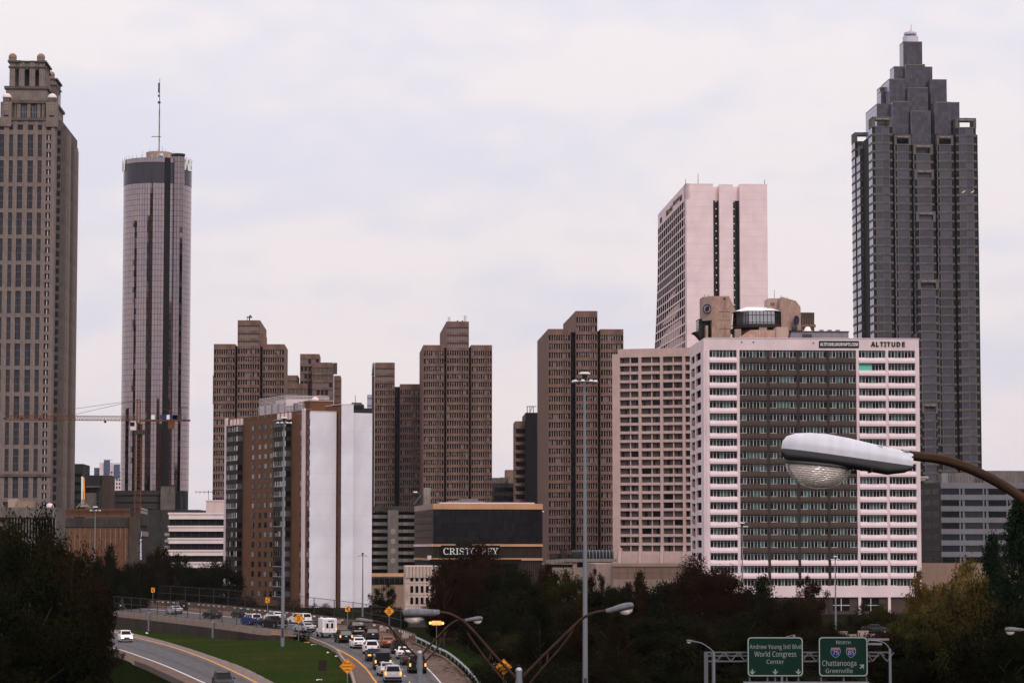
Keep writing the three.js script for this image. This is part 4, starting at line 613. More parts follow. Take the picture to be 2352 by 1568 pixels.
  for (const [c0, c1] of [[200, 305], [497, 609]]) { piece('balcony_roof', mats.tanLt, b.o, S(c0) - .3, S(c1 - 40) + .3, y1 + .35, y1 + .6, 0, 1.9, m); for (let k = 0; k < 4; k++) piece('roof_pier', mats.white, b.o, lerp(S(c0), S(c1 - 40), k / 3) - .4, lerp(S(c0), S(c1 - 40), k / 3) + .4, y1 + .6, y1 + 2.3, 0, .6, m); }
  // roof: lattice screen, white unit, brick lift house
  { const z0 = -28, g = new THREE.Group(); g.name = 'roof_screen'; b.o.add(g); const yA = top - .5, yS = top + 3.0, q = new MB(), A = S(365, 700), B = S(530, 700) ; const bar = (a, c, y) => q.box(a, c, y, y + .16, -.3, -.15); q.M = m; for (let k = 0; k < 16; k++) bar(A, B, yA + k * .36); for (let k = 0; k <= 40; k++) q.box(lerp(A, B, k / 40) - .07, lerp(A, B, k / 40) + .07, yA, yS, -.32, -.18); stuff(q.build('lattice', M(.62, .56, .57), g)); for (let k = 0; k < 5; k++) piece('screen_post', mats.concreteLt, g, lerp(A, B, k / 4) - .25, lerp(A, B, k / 4) + .25, yA, yS, -.25, .05, m);
    const zf = B - L, r = new MB(); for (let k = 0; k < 16; k++) r.box(.3, 12.5, yA + k * .36, yA + k * .36 + .16, zf - .1, zf + .1); for (let k = 0; k <= 14; k++) r.box(.3 + k * .87, .42 + k * .87, yA, yS, zf - .12, zf + .08); stuff(r.build('lattice', M(.6, .55, .56), g)); piece('plant', mats.concreteLt, g, 1.5, 11, yA, yS - .6, zf - 12, zf - 1.4);
    piece('white_unit', mats.white, b.o, 2, 10, yS - 1, yS + 1.3, zf - 12, zf - 4); piece('duct', mats.steel, b.o, 2.4, 3.4, yA, yS, zf + .2, zf + 1.2);
    const xl = X(690, -14), xr2 = X(832, -14), yl = b.y(W(634), U(700), -14); new MB().box(xl, xr2, top - 1, yl, -28, -14).build('lift_house', mats.brick, b.o); piece('lift_house_coping', mats.tanLt, b.o, xl - .2, xr2 + .2, yl, yl + .3, -28.2, -13.8); mesh('dome_vent', new THREE.SphereGeometry(1, 14, 8, 0, 6.3, 0, 1.57), mats.white, b.o, TR(X(719, -16), yl + .3, -16)); }
}
{ // open concrete car park
  const U = x => 832.6 + x * .3845, W = y => 717.8 + y * .3845;
  const b = building('concrete_car_park', 'grey open deck car park between white end walls and black glass school', 'parking garage', { u: U(40), v: W(1155), d: 900, rot: 2, L: 40 }), X = c => b.x(U(c), W(1300)), Y = v => b.y(W(v), U(200));
  new MB().box(0, X(372), 0, b.top - 2, -40, -2.2).build('wall', mats.slot, b.o); piece('parapet', mats.concreteDk, b.o, 0, X(372), Y(1186), b.top, -2, 0); piece('stair_tower', mats.concrete, b.o, X(150), X(213), 0, Y(1180), -2.2, .5); for (let k = 0; k < 4; k++) mesh('roundel', cyl(.9, .9, .1, 14).rotateX(Math.PI / 2), mats.concreteLt, b.o, TR(X(182), Y(1307 + k * 58), .5));
  for (let k = 0; k < 8; k++) for (const [c0, c1, o] of [[40, 150, 10], [213, 372, 0]]) { piece('deck_parapet', mats.concrete, b.o, X(c0), X(c1), Y(1228 + o * 0 + k * 43.5), Y(1208 + k * 43.5), -2.2, 0); for (let c = c0 + 20; c < c1; c += 42) piece('joint', mats.concreteDk, b.o, X(c), X(c) + .15, Y(1228 + k * 43.5), Y(1208 + k * 43.5), 0, .03); }
  piece('lift_house', mats.concreteDk, b.o, X(294), X(358), b.top - .5, Y(1085), -12, -4); piece('chimney', mats.concreteLt, b.o, X(364), X(408), 0, Y(1042), -14, -10); { const q = new MB(); q.bar(V(X(305), Y(1145), -3), V(X(350), Y(1088), -3), .5); q.box(X(296), X(340), Y(1078), Y(1070), -4, -3); q.build('stair_rail', mats.steelDk, b.o); piece('lamp_panel', mats.signWhite, b.o, X(303), X(326), Y(1074), Y(1066), -3, -2.6); } piece('low_box', mats.iron, b.o, X(100), X(125), b.top, Y(1145), -6, -3);
  // tan annex by the foot of the white walls
  const a = building('tan_annex', 'low tan flat building with window strip right of the white walls', 'building', { u: 853, v: 1318, d: 620, rot: 2, L: 20 }), ax = u => a.x(u, 1330); new MB().box(0, ax(935), 0, a.top, -20, 0).build('wall', mats.tan, a.o); piece('window_band', G.dark, a.o, ax(854), ax(926), a.y(1342), a.y(1327), 0, .1); for (let k = 0; k < 6; k++) piece('mullion', mats.brownPanel, a.o, ax(858 + k * 12), ax(859 + k * 12), a.y(1342), a.y(1327), .1, .18); piece('cornice', mats.orangeTrim, a.o, 0, ax(935), a.y(1324), a.y(1316), 0, .3);
}
{ // black glass school with sign
  const U = x => 832.6 + x * .3845, W = y => 717.8 + y * .3845;
  const b = building('black_glass_school', 'low black glass block with orange tan trim bands and white lettered sign', 'school building', { u: U(420), v: W(1140), d: 760, rot: 8, L: 50 }), X = c => b.x(U(c), W(1200)), Y = v => b.y(W(v), U(600)), Wd = X(1077), m = b.left(), L = 50;
  new MB().box(.1, Wd - .1, 0, b.top - .2, -L, -.5).build('wall', mats.darkBrown, b.o); const yA = Y(1174), yB = Y(1382), yC = Y(1397), yD = Y(1466), yE = Y(1480);
  for (const [M2, W2, k] of [[ID, Wd, 0], [m, L, 1]]) { piece('top_band', k ? mats.tanLt : mats.orangeTrim, b.o, 0, W2, yA, b.top, -.5, .05, M2); piece('middle_band', k ? mats.white : mats.orangeTrim, b.o, 0, W2, yC, yB, -.5, .3, M2); piece('lower_band', mats.orangeTrim, b.o, 0, W2, yE, yD, -.5, .2, M2); }
  piece('roof_edge', mats.white, b.o, X(460), X(1030), b.top, b.top + .35, -2, -.5);
  const n = 28, rws = 5, gl = [glass(.011, .011, .012), glass(.014, .014, .015, .1), glass(.009, .009, .01, .14)];
  for (let i = 0; i < n; i++) for (let r = 0; r < rws; r++) piece('glass_pane', pick(gl), b.o, Wd * i / n + .04, Wd * (i + 1) / n - .04, lerp(yB, yA, r / rws) + .04, lerp(yB, yA, (r + 1) / rws) - .04, -.5, -.25 + rr(0, .01));
  for (let i = 0; i < 10; i++) for (let r = 0; r < rws; r++) piece('glass_pane', M(.03, .03, .036, { roughness: .1 }), b.o, L * i / 10 + .06, L * (i + 1) / 10 - .06, lerp(yB, yA, r / rws) + .04, lerp(yB, yA, (r + 1) / rws) - .04, -.2, .02, m);
  for (let i = 0; i < 66; i++) { const x = Wd * i / 66; if (x > X(468) - b.x(U(420), W(1200)) && x < X(815)) continue; piece('rib', mats.brownPanel, b.o, x + .15, x + Wd / 66 - .2, yD, yC, -.5, -.1); } for (let i = 0; i < 24; i++) piece('rib', mats.brownPanel, b.o, L * i / 24 + .2, L * (i + 1) / 24 - .3, yD, yC, 0, .12, m);
  for (let i = 0; i < 50; i++) piece('rib', mats.brownPanel, b.o, Wd * i / 50 + .2, Wd * (i + 1) / 50 - .2, 1, yE, -.5, -.15);
  const s0 = X(468), s1 = X(819), sy0 = Y(1455), sy1 = Y(1390), bd = piece('sign_board', mats.ink, b.o, s0, s1, sy0, sy1, .3, .75); mesh('lettering', textGeo('CRISTO', (sy1 - sy0) * .6, .12, fonts.serif, (s1 - s0) * .575), mats.signWhite, bd, TR((s1 - s0) * .325, (sy1 - sy0) * .46, .45)); mesh('lettering', textGeo('REY', (sy1 - sy0) * .6, .12, fonts.serif, (s1 - s0) * .285), mats.signWhite, bd, TR((s1 - s0) * .825, (sy1 - sy0) * .46, .45)); piece('sign_cap', mats.ink, bd, (s1 - s0) * .25, (s1 - s0) * .53, sy1 - sy0, sy1 - sy0 + .9, .05, .4);
  for (const [c0, c1, v] of [[602, 706, 1110], [525, 560, 1124], [565, 600, 1122], [706, 742, 1123]]) piece('roof_unit', c0 === 602 ? mats.steel : mats.concreteLt, b.o, X(c0), X(c1), b.top, Y(v), -12, -6); piece('wall_lamp', mats.signWhite, b.o, Wd - .1, Wd + .3, Y(1190), Y(1183), -.5, .1);
  piece('canopy', mats.ink, b.o, -1, X(935), Y(1500), Y(1473), .4, 5); piece('white_awning', mats.white, b.o, X(382), X(405), Y(1475), Y(1450), 2, 3);
}
{ // small cream building with slit windows
  const U = x => 631.6 + x * .1953, W = y => 1349.4 + y * .1953;
  const b = building('cream_slit_building', 'small cream building with rows of narrow slit windows and scalloped cornice', 'building', { u: 931, v: 1300, d: 520, rot: 3, L: 25 }), X = u => b.x(u, 1370), Y = v => b.y(v, 960), Wd = X(1105), m = M(.68, .55, .5, { map: TX.grime });
  new MB().box(0, Wd, 0, b.top - 1.8, -25, 0).build('wall', m, b.o); piece('base', mats.concreteDk, b.o, 0, Wd, 0, Y(1422), 0, .1); piece('string_course', m, b.o, -.05, Wd, Y(1424), Y(1420), 0, .3);
  for (let k = 0; k < 22; k++) { const w = Wd / 22, g = new THREE.CylinderGeometry(w / 2 - .02, w / 2 - .02, 2.2, 8, 1, false, 0, Math.PI); g.rotateY(-Math.PI / 2); mesh('scallop', g, m, b.o, TR(w * (k + .5), b.top - 1.1, 0)); } new MB().box(0, Wd, b.top - 2.1, b.top, -25, -.02).build('cornice', m, b.o);
  for (let r = 0; r < 5; r++) for (let k = 0; k < 14; k++) { const u = 945.5 + k * 11.85, v = 1319 + r * 26.4; piece('slit_window', G.dark, b.o, X(u) - .28, X(u) + .28, Y(v + 15.5), Y(v), 0, .04); }
  for (let r = 0; r < 4; r++) piece('joint', mats.tanLt, b.o, 0, Wd, Y(1340 + r * 26.4), Y(1339 + r * 26.4), 0, .05);
}
{ // white banded car park on the left
  const U = x => x * .3226, W = y => 1062.3 + y * .3226;
  const b = building('white_banded_building', 'white building of long horizontal bands and dark openings left of the brick apartments', 'parking garage', { u: U(1200), v: W(355), d: 850, rot: 2, L: 50 }), X = c => b.x(U(c), W(500)), Y = v => b.y(W(v), U(1400)), Wd = X(1640);
  new MB().box(.2, Wd, 0, b.top - 1, -50, -1).build('wall', mats.black, b.o);
  [[355, 402], [448, 489], [535, 576], [620, 662], [706, 748]].forEach(([v0, v1]) => { const s = new MB(), a = Y(v1), c = Y(v0); s.box(0, Wd, a, a + (c - a) * .72, -1, 0); s.box(-.3, Wd, a + (c - a) * .72, c, -1, .25); s.build('band', M(.86, .72, .7, { map: TX.pale }), b.o); }); for (let k = 0; k < 4; k++) { const v = [402, 489, 576, 662][k]; piece('opening', mats.black, b.o, .2, Wd, Y(v + 46), Y(v), -1, -.9); for (let c = 1240; c < 1640; c += 58) piece('mullion', mats.charcoal, b.o, X(c), X(c) + .2, Y(v + 46), Y(v), -.9, -.8); }
  piece('base_wall', mats.charcoal, b.o, 0, Wd, 0, Y(748), -1, -.5); new MB().box(X(1452), Wd, b.top - .5, Y(272), -30, -6).build('roof_box', M(.72, .56, .54, { map: TX.stain }), b.o); piece('coping', mats.white, b.o, X(1450), Wd, Y(272), Y(264), -30, -5.8);
  { const q = new MB(), x = X(1465), y = Y(272); q.box(x, x + .12, y, y + 3.5, -8, -7.9); q.box(x - 4, x + 3, y + 2.9, y + 3.05, -8, -7.9); for (let k = 0; k < 6; k++) q.box(x - 4 + k * 1.3, x - 3.9 + k * 1.3, y + 2.4, y + 3.5, -8, -7.9); q.build('aerial', mats.iron, b.o); }
  for (let k = 0; k < 4; k++) { piece('stub_band', M(.6, .5, .48), b.o, X(1160), 0, Y(520 + k * 46), Y(500 + k * 46), -8, -5); }
}
{ // unfinished brown deck on the left, with formwork and banner
  const U = x => x * .3226, W = y => 1062.3 + y * .3226;
  const b = building('unfinished_parking_deck', 'brown unfinished concrete deck with formwork along its top and blue parking banner', 'parking garage', { u: U(410), v: W(395), d: 760, rot: 5, L: 40 }), X = (c, z = 0) => b.x(U(c), W(600), z), Y = (v, c = 600) => b.y(W(v), U(c)), x1 = X(916), x2 = X(996);
  const bm = M(.2, .105, .065, { map: rep(T.grime, 9) });
  new MB().box(0, x2, 0, b.top, -40, -.8).build('wall', mats.concreteDk, b.o); piece('dark_band', mats.concreteDk, b.o, 0, x2, Y(458), b.top, -.8, .3); piece('corner_pier', M(.1, .08, .068, { map: TX.grime }), b.o, x1, x2, 0, Y(385), -.8, .9);
  for (let i = 0; i < 13; i++) for (let r = 0; r < 7; r++) piece('formed_panel', bm, b.o, x1 * i / 13 + .03, x1 * (i + 1) / 13 - .03, lerp(2, Y(458), r / 7) + .03, lerp(2, Y(458), (r + 1) / 7) - .03, -.8, 0);
  for (let i = 0; i < 14; i++) piece('wall_crack', mats.concreteLt, b.o, x1 * (i + .3) / 14, x1 * (i + .3) / 14 + .1, Y(458) - rr(2, 10), Y(459), 0, .02);
  const fw = M(.22, .12, .075, { map: TX.grimeS }); for (let i = 0; i < 34; i++) { piece('formwork_post', fw, b.o, x1 * i / 33, x1 * i / 33 + .16, b.top, Y(328), -.4, -.2); } for (const v of [340, 356, 370, 384]) piece('formwork_board', fw, b.o, 0, x1, Y(v), Y(v) + (v === 384 ? 2 : .5), -.6, -.4);
  // side wall with open decks
  const m = b.right(x2); piece('side_deck', mats.concreteDk, b.o, 0, 40, b.top - 2, b.top + 1.4, -.5, .6, m); piece('side_deck', mats.concreteLt, b.o, 0, 40, b.top - 5, b.top - 3.6, -.5, .4, m); piece('side_wall', mats.slot, b.o, 0, 40, 0, b.top - 5, -.5, 0, m); for (let k = 0; k < 12; k++) piece('side_column', mats.concreteDk, b.o, 2 + k * 3.2, 3 + k * 3.2, 0, b.top - 5, 0, .3, m); for (let k = 0; k < 13; k++) piece('guard_post', mats.concreteLt, b.o, 1 + k * 3, 1.2 + k * 3, b.top + 1.4, b.top + 3, 0, .2, m); piece('guard_rail', mats.concrete, b.o, 0, 40, b.top + 2.4, b.top + 2.6, 0, .2, m);
  // blue banner
  { const a = X(992, 1), c = X(1010, 1), ya = Y(690, 1000), yb = Y(488, 1000), s = piece('banner', M(.02, .025, .07), b.o, a, c, ya, yb, 1, 1.3); [...'PARKING'].forEach((ch, i) => mesh('letter', textGeo(ch, .85, .06, fonts.sans, .5), mats.signWhite, s, TR((c - a) / 2, (yb - ya) * (.68 - i * .105), .3))); const q = new THREE.Shape(); q.moveTo(-.6, -1.6); q.bezierCurveTo(1.3, -.8, 1.3, 1.2, -.3, 1.9); q.bezierCurveTo(.5, .8, .4, -.5, -.6, -1.6); mesh('emblem', new THREE.ExtrudeGeometry(q, { depth: .06, bevelEnabled: false }), mats.signWhite, s, TR((c - a) / 2, (yb - ya) * .88, .3).scale(V(.28, .55, 1))); }
  // low grey building in front of it on the far left
  const g = building('grey_low_building', 'grey low building with tall window bays half hidden behind the left trees', 'building', { u: U(60), v: W(318), d: 660, rot: 6, L: 40 }), gx = c => g.x(U(c), W(400)), gy = v => g.y(W(v), U(300)); new MB().box(-20, gx(395), 0, g.top, -40, -.5).build('wall', mats.concrete, g.o); piece('fascia', mats.concrete, g.o, -20, gx(395), gy(390), g.top, -.5, .8); for (let k = 0; k < 16; k++) { const c = 60 + k * 21; piece('window', G.dark, g.o, gx(c), gx(c + 15), gy(540), gy(395), -.5, -.3); piece('fin', mats.concreteLt, g.o, gx(c + 15), gx(c + 20), 0, gy(390), -.5, .3); } piece('roof_room', mats.tanLt, g.o, gx(40), gx(105), g.top, gy(255), -12, -5); piece('roof_room', mats.tan, g.o, gx(105), gx(225), g.top, gy(270), -14, -4); mesh('dome_vent', new THREE.SphereGeometry(.9, 12, 8), mats.white, g.o, TR(gx(345), g.top + .2, -3));
  // dark blocks farther back
  const k = building('dark_stepped_block', 'dark grey and brown stepped block between stone tower and glass cylinder', 'building', { u: U(524), v: W(90), d: 1275, rot: 4, L: 40 }), kx = (c, z = 0) => k.x(U(c), W(150), z), ky = v => k.y(W(v), U(650)); new MB().box(-25, kx(722), 0, ky(165), -20, 0).build('wall', mats.concreteDk, k.o); new MB().box(kx(724, -2), kx(782, -2), 0, ky(88), -30, -2).build('wall', mats.brownPanel, k.o); new MB().box(-25, kx(724), 0, ky(88), -30, -4).build('wall', mats.charcoal, k.o); piece('roof_slab', mats.concrete, k.o, -22, kx(715), ky(176), ky(166), 0, 2); for (let q = 0; q < 6; q++) piece('window_band', G.dark, k.o, -20, kx(700), ky(190 + q * 20), ky(182 + q * 20), 0, .1); piece('annex', mats.concrete, k.o, kx(625), kx(685), 0, ky(220), 0, 14);
  const s = building('dark_slab', 'plain dark grey slab directly right of the stone tower foot', 'building', { u: 165, v: 1065, d: 1260, rot: 3, L: 30 }); new MB().box(-12, s.x(191), 0, s.top, -30, 0).build('wall', mats.charcoal, s.o); for (let q = 0; q < 8; q++) piece('window_band', G.dark, s.o, -10, s.x(188), s.top - 6 - q * 4, s.top - 4.5 - q * 4, 0, .1);
  const c = building('cream_blue_tower', 'far cream and blue glass tower partly hidden behind the glass cylinder', 'office tower', { u: U(706), v: W(0), d: 1650, rot: 4, L: 30 }), cx = q => c.x(U(q), W(100)), cy = v => c.y(W(v), U(780)); new MB().box(cx(662), cx(708), 0, cy(35), -30, -4).build('wall', M(.1, .12, .17), c.o); new MB().box(0, cx(870), 0, cy(0), -30, 0).build('wall', mats.pinkWall, c.o); piece('glass_strip', M(.09, .12, .19, { roughness: .2 }), c.o, cx(736), cx(780), cy(80), cy(-18), 0, 1); piece('glass_strip', M(.09, .12, .19, { roughness: .2 }), c.o, cx(808), cx(850), cy(105), cy(12), 0, 1); for (let r = 0; r < 8; r++) for (let q = 0; q < 4; q++) piece('window', G.dark, c.o, cx(787 + q * 19), cx(797 + q * 19), cy(76 + r * 27), cy(62 + r * 27), 0, .1); for (let q = 0; q < 10; q++) piece('roof_fin', mats.concrete, c.o, cx(738 + q * 6), cx(740 + q * 6), cy(-18), cy(-24), -1, 0);
  // rooftop lump and dark box between the apartments and the brown towers
  const e = building('dark_plant_block', 'dark flat roofed block with small aerial peeking over the white end wall', 'building', { u: 802, v: 928, d: 1000, rot: 2, L: 20 }); new MB().box(0, e.x(833), 0, e.top, -20, 0).build('wall', mats.charcoal, e.o); piece('roof_box', mats.concreteDk, e.o, e.x(806), e.x(829), e.top, e.y(923), -10, -4); mesh('aerial', cyl(.12, .1, 3.5, 5), mats.iron, e.o, TR(e.x(815), e.top, -3)); piece('window_band', G.dark, e.o, .5, e.x(832), e.top - 2, e.top - .8, 0, .1); piece('roof_edge', mats.concrete, e.o, -.2, e.x(834), e.top - .3, e.top + .05, -20, .25);
  const h = building('pale_blue_block', 'sliver of pale blue glass block directly left of the raised brown tower', 'building', { u: 843, v: 906, d: 1300, rot: 2, L: 20 }); new MB().box(0, h.x(856), 0, h.top, -20, 0).build('wall', M(.4, .4, .5, { roughness: .3 }), h.o); piece('low_wing', mats.charcoal, h.o, -3, h.x(856), 0, h.top - 7, 0, 8); for (let q = 0; q < 8; q++) piece('floor_band', mats.concrete, h.o, 0, h.x(856), h.top - 2 - q * 3.5, h.top - 1.6 - q * 3.5, 0, .15);
}
{ // grey office on the right edge
  const U = x => 1751.3 + x * .3959, W = y => 947.4 + y * .3959;
  const b = building('grey_banded_office', 'grey office with dark window bands and dark side wall at the right edge', 'office building', { u: U(1037), v: W(405), d: 700, rot: 9, L: 55 }), X = c => b.x(U(c), W(500)), Y = v => b.y(W(v), U(1200)), Wd = X(1800), m = b.left();
  new MB().box(.02, Wd, 0, b.top - .1, -55, -.4).build('wall', mats.officeGrey, b.o); new MB(m).box(0, 54.9, 0, b.top, -.3, .05).build('side_wall', M(.035, .035, .04, { roughness: .35 }), b.o); piece('parapet', mats.officeGrey, b.o, 0, Wd, Y(440), b.top, -.4, 0);
  for (let r = 0; r < 8; r++) { const a = 440 + r * 66.2; piece('spandrel', mats.officeGrey, b.o, 0, Wd, Y(a + 66.2), Y(a + 36), -.4, 0); for (let i = 0; i < 9; i++) { const c0 = 1043 + i * 137; piece('window', pick([G.dark, G.mid, G.navy]), b.o, X(c0), X(c0 + 102), Y(a + 36), Y(a), -.4, -.25); for (const o of [102, 121]) piece('window_strip', mats.officeGrey, b.o, X(c0 + o), X(c0 + o + 8), Y(a + 36), Y(a), -.4, -.1); piece('window', G.dark, b.o, X(c0 + 110), X(c0 + 121), Y(a + 36), Y(a), -.4, -.28); } }
  for (let r = 0; r < 8; r++) for (let q = 0; q < 8; q++) piece('side_window', M(.022, .022, .026, { roughness: .2 }), b.o, q * 6.8 + .4, q * 6.8 + 6.4, Y(472 + r * 66), Y(440 + r * 66), .05, .1, m);
  piece('base', mats.tan, b.o, -14, Wd, 0, Y(872), -2, 1.5); piece('roof_room', mats.concrete, b.o, X(1118), X(1265), b.top, Y(345), -14, -5); piece('roof_room', mats.concrete, b.o, X(1330), Wd, b.top, Y(332), -20, -6); for (let q = 0; q < 12; q++) piece('rail_post', mats.steel, b.o, X(1075 + q * 18), X(1075 + q * 18) + .1, b.top, b.top + 2, -.5, -.4); piece('rail', mats.steel, b.o, X(1075), X(1280), b.top + 1.9, b.top + 2, -.5, -.4); piece('roof_ladder', mats.steel, b.o, X(1078), X(1114), b.top, Y(348), -5, -4.8); for (let q = 0; q < 4; q++) { const g = cyl(.5, .5, 1.8, 12).rotateZ(Math.PI / 2); mesh('roof_duct', g, mats.concreteLt, b.o, TR(X(960 + q * 20), b.top + .8 + (q % 2) * .5, -8)); } piece('roof_unit', mats.concreteLt, b.o, X(935), X(1018), b.top, b.top + 1.4, -26, -20);
}
{ // tower crane over the unfinished deck
  const d = 900, P = (u, v) => at(u, v, d), mast = P(317, 1000), o = thing('tower_crane', 'orange lattice tower crane with long jib in front of the glass cylinder', 'crane', V(mast.x, 0, mast.z), 0), q = (u, v) => { const p = P(u, v); return V(p.x - mast.x, p.y, 0); };
  const lat = (name, a, c, w, n, mat, tri) => { const g = new MB(), dir = c.clone().sub(a), l = dir.length(), up = Math.abs(dir.y) > Math.abs(dir.x) ? V(1, 0, 0) : V(0, 1, 0), z = V(0, 0, 1), t = .1; const cs = tri ? [[0, 0], [1, .5], [0, 1]].map(([k, s]) => up.clone().multiplyScalar(k * w).add(z.clone().multiplyScalar((s - .5) * w))) : [[-.5, -.5], [.5, -.5], [.5, .5], [-.5, .5]].map(([k, s]) => up.clone().multiplyScalar(k * w).add(z.clone().multiplyScalar(s * w)));
    for (const s of cs) g.bar(a.clone().add(s), c.clone().add(s), t * 1.5); for (let i = 0; i < n; i++) { const p0 = a.clone().lerp(c, i / n), p1 = a.clone().lerp(c, (i + .5) / n), p2 = a.clone().lerp(c, (i + 1) / n); for (let k = 0; k < cs.length; k++) { const s0 = cs[k], s1 = cs[(k + 1) % cs.length]; g.bar(p0.clone().add(s0), p1.clone().add(s1), t); g.bar(p1.clone().add(s1), p2.clone().add(s0), t); } } return g.build(name, mat, o); };
  lat('mast', V(0, q(317, 1166).y - 8, 0), V(0, q(317, 975).y, 0), 1.9, 16, mats.craneOrange); lat('mast_head', V(0, q(317, 972).y, 0), V(0, q(317, 916).y, 0), 1.1, 6, mats.craneOrange);
  const yj = q(317, 966).y, xl = q(12, 966).x, xr = q(436, 966).x; lat('jib', V(-.8, yj, 0), V(xl, yj + .3, 0), 1.5, 36, mats.craneOrange, true); { const g = new MB(); g.box(.6, xr, yj - .2, yj + .35, -.8, .8); g.build('counter_jib', mats.craneOrange, o); }
  { const top = V(0, q(317, 918).y, 0), g = new MB(); for (const x of [xl * .55, xl * .9, xr * .9]) g.bar(top, V(x, yj + 1.4, 0), .12); g.build('tie_bar', mats.craneOrange, o); }
  const cab = q(306, 970); new MB().box(cab.x - .9, cab.x + .9, yj - 3.2, yj - .2, -.6, 1.2).build('cab', mats.white, o); piece('cab_window', G.dark, o, cab.x - .92, cab.x + .5, yj - 1.9, yj - .5, 1.2, 1.25); piece('slewing_ring', mats.iron, o, -1.4, 2.2, yj - 4.6, yj - 3.2, -1.2, 1.2);
  const c1 = q(374, 960), c2 = q(398, 960); piece('sign_plate', M(.04, .045, .12), o, c1.x - 1, c2.x + 1.4, yj + .5, yj + 1.9, .5, .8); piece('sign_plate_end', mats.signWhite, o, q(357, 0).x, q(365, 0).x, yj + .4, yj + 1.9, .5, .8); piece('sign_plate_end', mats.signWhite, o, q(392, 0).x, q(399, 0).x, yj + .4, yj + 1.9, .82, .9); piece('ballast', mats.craneOrange, o, q(395, 0).x, q(408, 0).x, yj - 2.6, yj - .2, -.7, .7); piece('winch', mats.iron, o, q(406, 0).x, q(424, 0).x, yj + .3, yj + 1.8, -.8, .8); piece('end_rail', mats.steel, o, q(430, 0).x, q(436, 0).x, yj, yj + 1.6, -.8, .8); { const g = new MB(); g.box(q(424, 0).x, q(425, 0).x, yj, yj + 4.6, 0, .2); g.box(q(424, 0).x, q(441, 0).x, yj + 4.3, yj + 4.55, 0, .2); g.build('jib_lamp_arm', mats.iron, o); }
  piece('trolley', mats.iron, o, q(250, 0).x, q(254, 0).x, yj - .7, yj, -.6, .6); for (const [uu, k] of [[22, 0], [60, 1], [102, 2]]) piece('jib_lamp', mats.iron, o, q(uu, 0).x, q(uu, 0).x + .8, yj + .3, yj + 1.1, .4, 1);
  // small white boom on the deck roof
  const e = thing('concrete_boom', 'small white and orange boom machine standing on the unfinished deck roof', 'construction machine', at(190, 1166, 775)); { const px = (u, v) => { const p = at(u, v, 775); return V(p.x - e.position.x, p.y - e.position.y, 0); }; const g = new MB(); g.bar(px(187.5, 1157), px(187.5, 1094), .35, .4); g.bar(px(192, 1130), px(188, 1094), .3, .4); g.build('boom', mats.signWhite, e); const h = new MB(); h.bar(px(192.5, 1146), px(191.5, 1096), .35, .4); h.build('boom_arm', mats.orangeSign, e); new MB().box(px(184, 1160).x, px(200, 1160).x, px(0, 1164).y, px(0, 1160).y, -1, 1).build('deck_ring', mats.tanLt, e); const s = new MB(); s.box(-.4, .4, px(0, 1160).y, px(0, 1146).y, -.4, .4); for (const k of [-2, 2]) s.bar(V(k, px(0, 1166).y, 0), V(0, px(0, 1150).y, 0), .25); s.build('stand', mats.concreteLt, e); }
}

{ // two office blocks west of the frame that the mirror glass cylinder shows
  for (const [x, z, w, h, dd, label] of [[-372, -1322, 26, 205, 26, 'dark slim office tower seen only as a streak in the mirror glass'], [-345, -1385, 70, 92, 40, 'broad dark mid rise office seen only in the mirror glass'], [-300, -1275, 54, 84, 30, 'dark square mid rise office nearer the stone tower, mirrored in the cylinder'], [-42, -1362, 50, 82, 26, 'dark office hidden behind the brown towers, mirrored in the cylinder']]) {
    const o = thing('mirrored_office', label, 'office tower', V(x - w / 2, 0, z)); new MB().box(0, w, 0, h, -dd, 0).build('wall', mats.brownPanel, o);
    for (let r = 1; r < h / 4 - 1; r++) { piece('window_band', G.dark, o, .5, w - .5, r * 4, r * 4 + 2.2, 0, .08); piece('window_band', G.dark, o, w, w + .08, r * 4, r * 4 + 2.2, -dd + .5, -.5); }
    piece('parapet', mats.concreteDk, o, -.2, w + .2, h, h + 1, -dd - .2, .2);
  }
}
// ---------------------------------------------------------------- ground and roads
const roadMat = M(.115, .104, .108, { map: TX.road, bumpMap: TX.bump, bumpScale: .01 }), tanMat = M(.145, .088, .066, { map: TX.road, bumpMap: TX.bump, bumpScale: .01 }), wallMat = M(.2, .165, .15, { map: rep(T.grime, 5) }), kerbMat = M(.36, .285, .25, { map: rep(T.grime, 3) });
const lineW = M(.62, .58, .57, { map: TX.stainS }), lineY = M(.7, .33, .05, { map: TX.stainS });
const curve = pts => new THREE.CatmullRomCurve3(pts, false, 'centripetal');
const atY = (u, d, y) => { const v = 1260 + (EYE - y) * F / d; return at(u, v, d).setY(y); };
const N = [[225, 527, 2.4], [261, 515, 2.4], [327, 496, 2.35], [396, 476, 2.24], [464, 462, 2.0], [523, 449, 1.8], [600, 440, 1.3], [700, 430, .95], [758.6, 399, .7], [807, 365.7, .5], [838.6, 335, .36], [858, 308.6, .25], [866, 297.6, .2], [905, 236, .1], [930, 193, .06]].map(q => atY(...q));
const E = [[250, 1382, 3.6], [337, 1388, 3.6], [415, 1393.5, 3.5], [484, 1399, 3.4], [540, 1405, 3.2], [587, 1410, 3.0], [665, 1418, 2.8], [758, 1430, 2.3], [844, 1443, 1.8], [913, 1458, 1.2], [964, 1478, .9], [997, 1496, .7], [1032, 1514, .5], [1088, 1570, .2], [1180, 1740, .06]].map(q => onY(...q));
const smooth = (pts, n = 140) => { const c = new THREE.CatmullRomCurve3(pts, false, 'catmullrom', .5); return Array.from({ length: n + 1 }, (_, i) => c.getPoint(i / n)); };
const NP = smooth(N), EP = smooth(E), NN = 140;
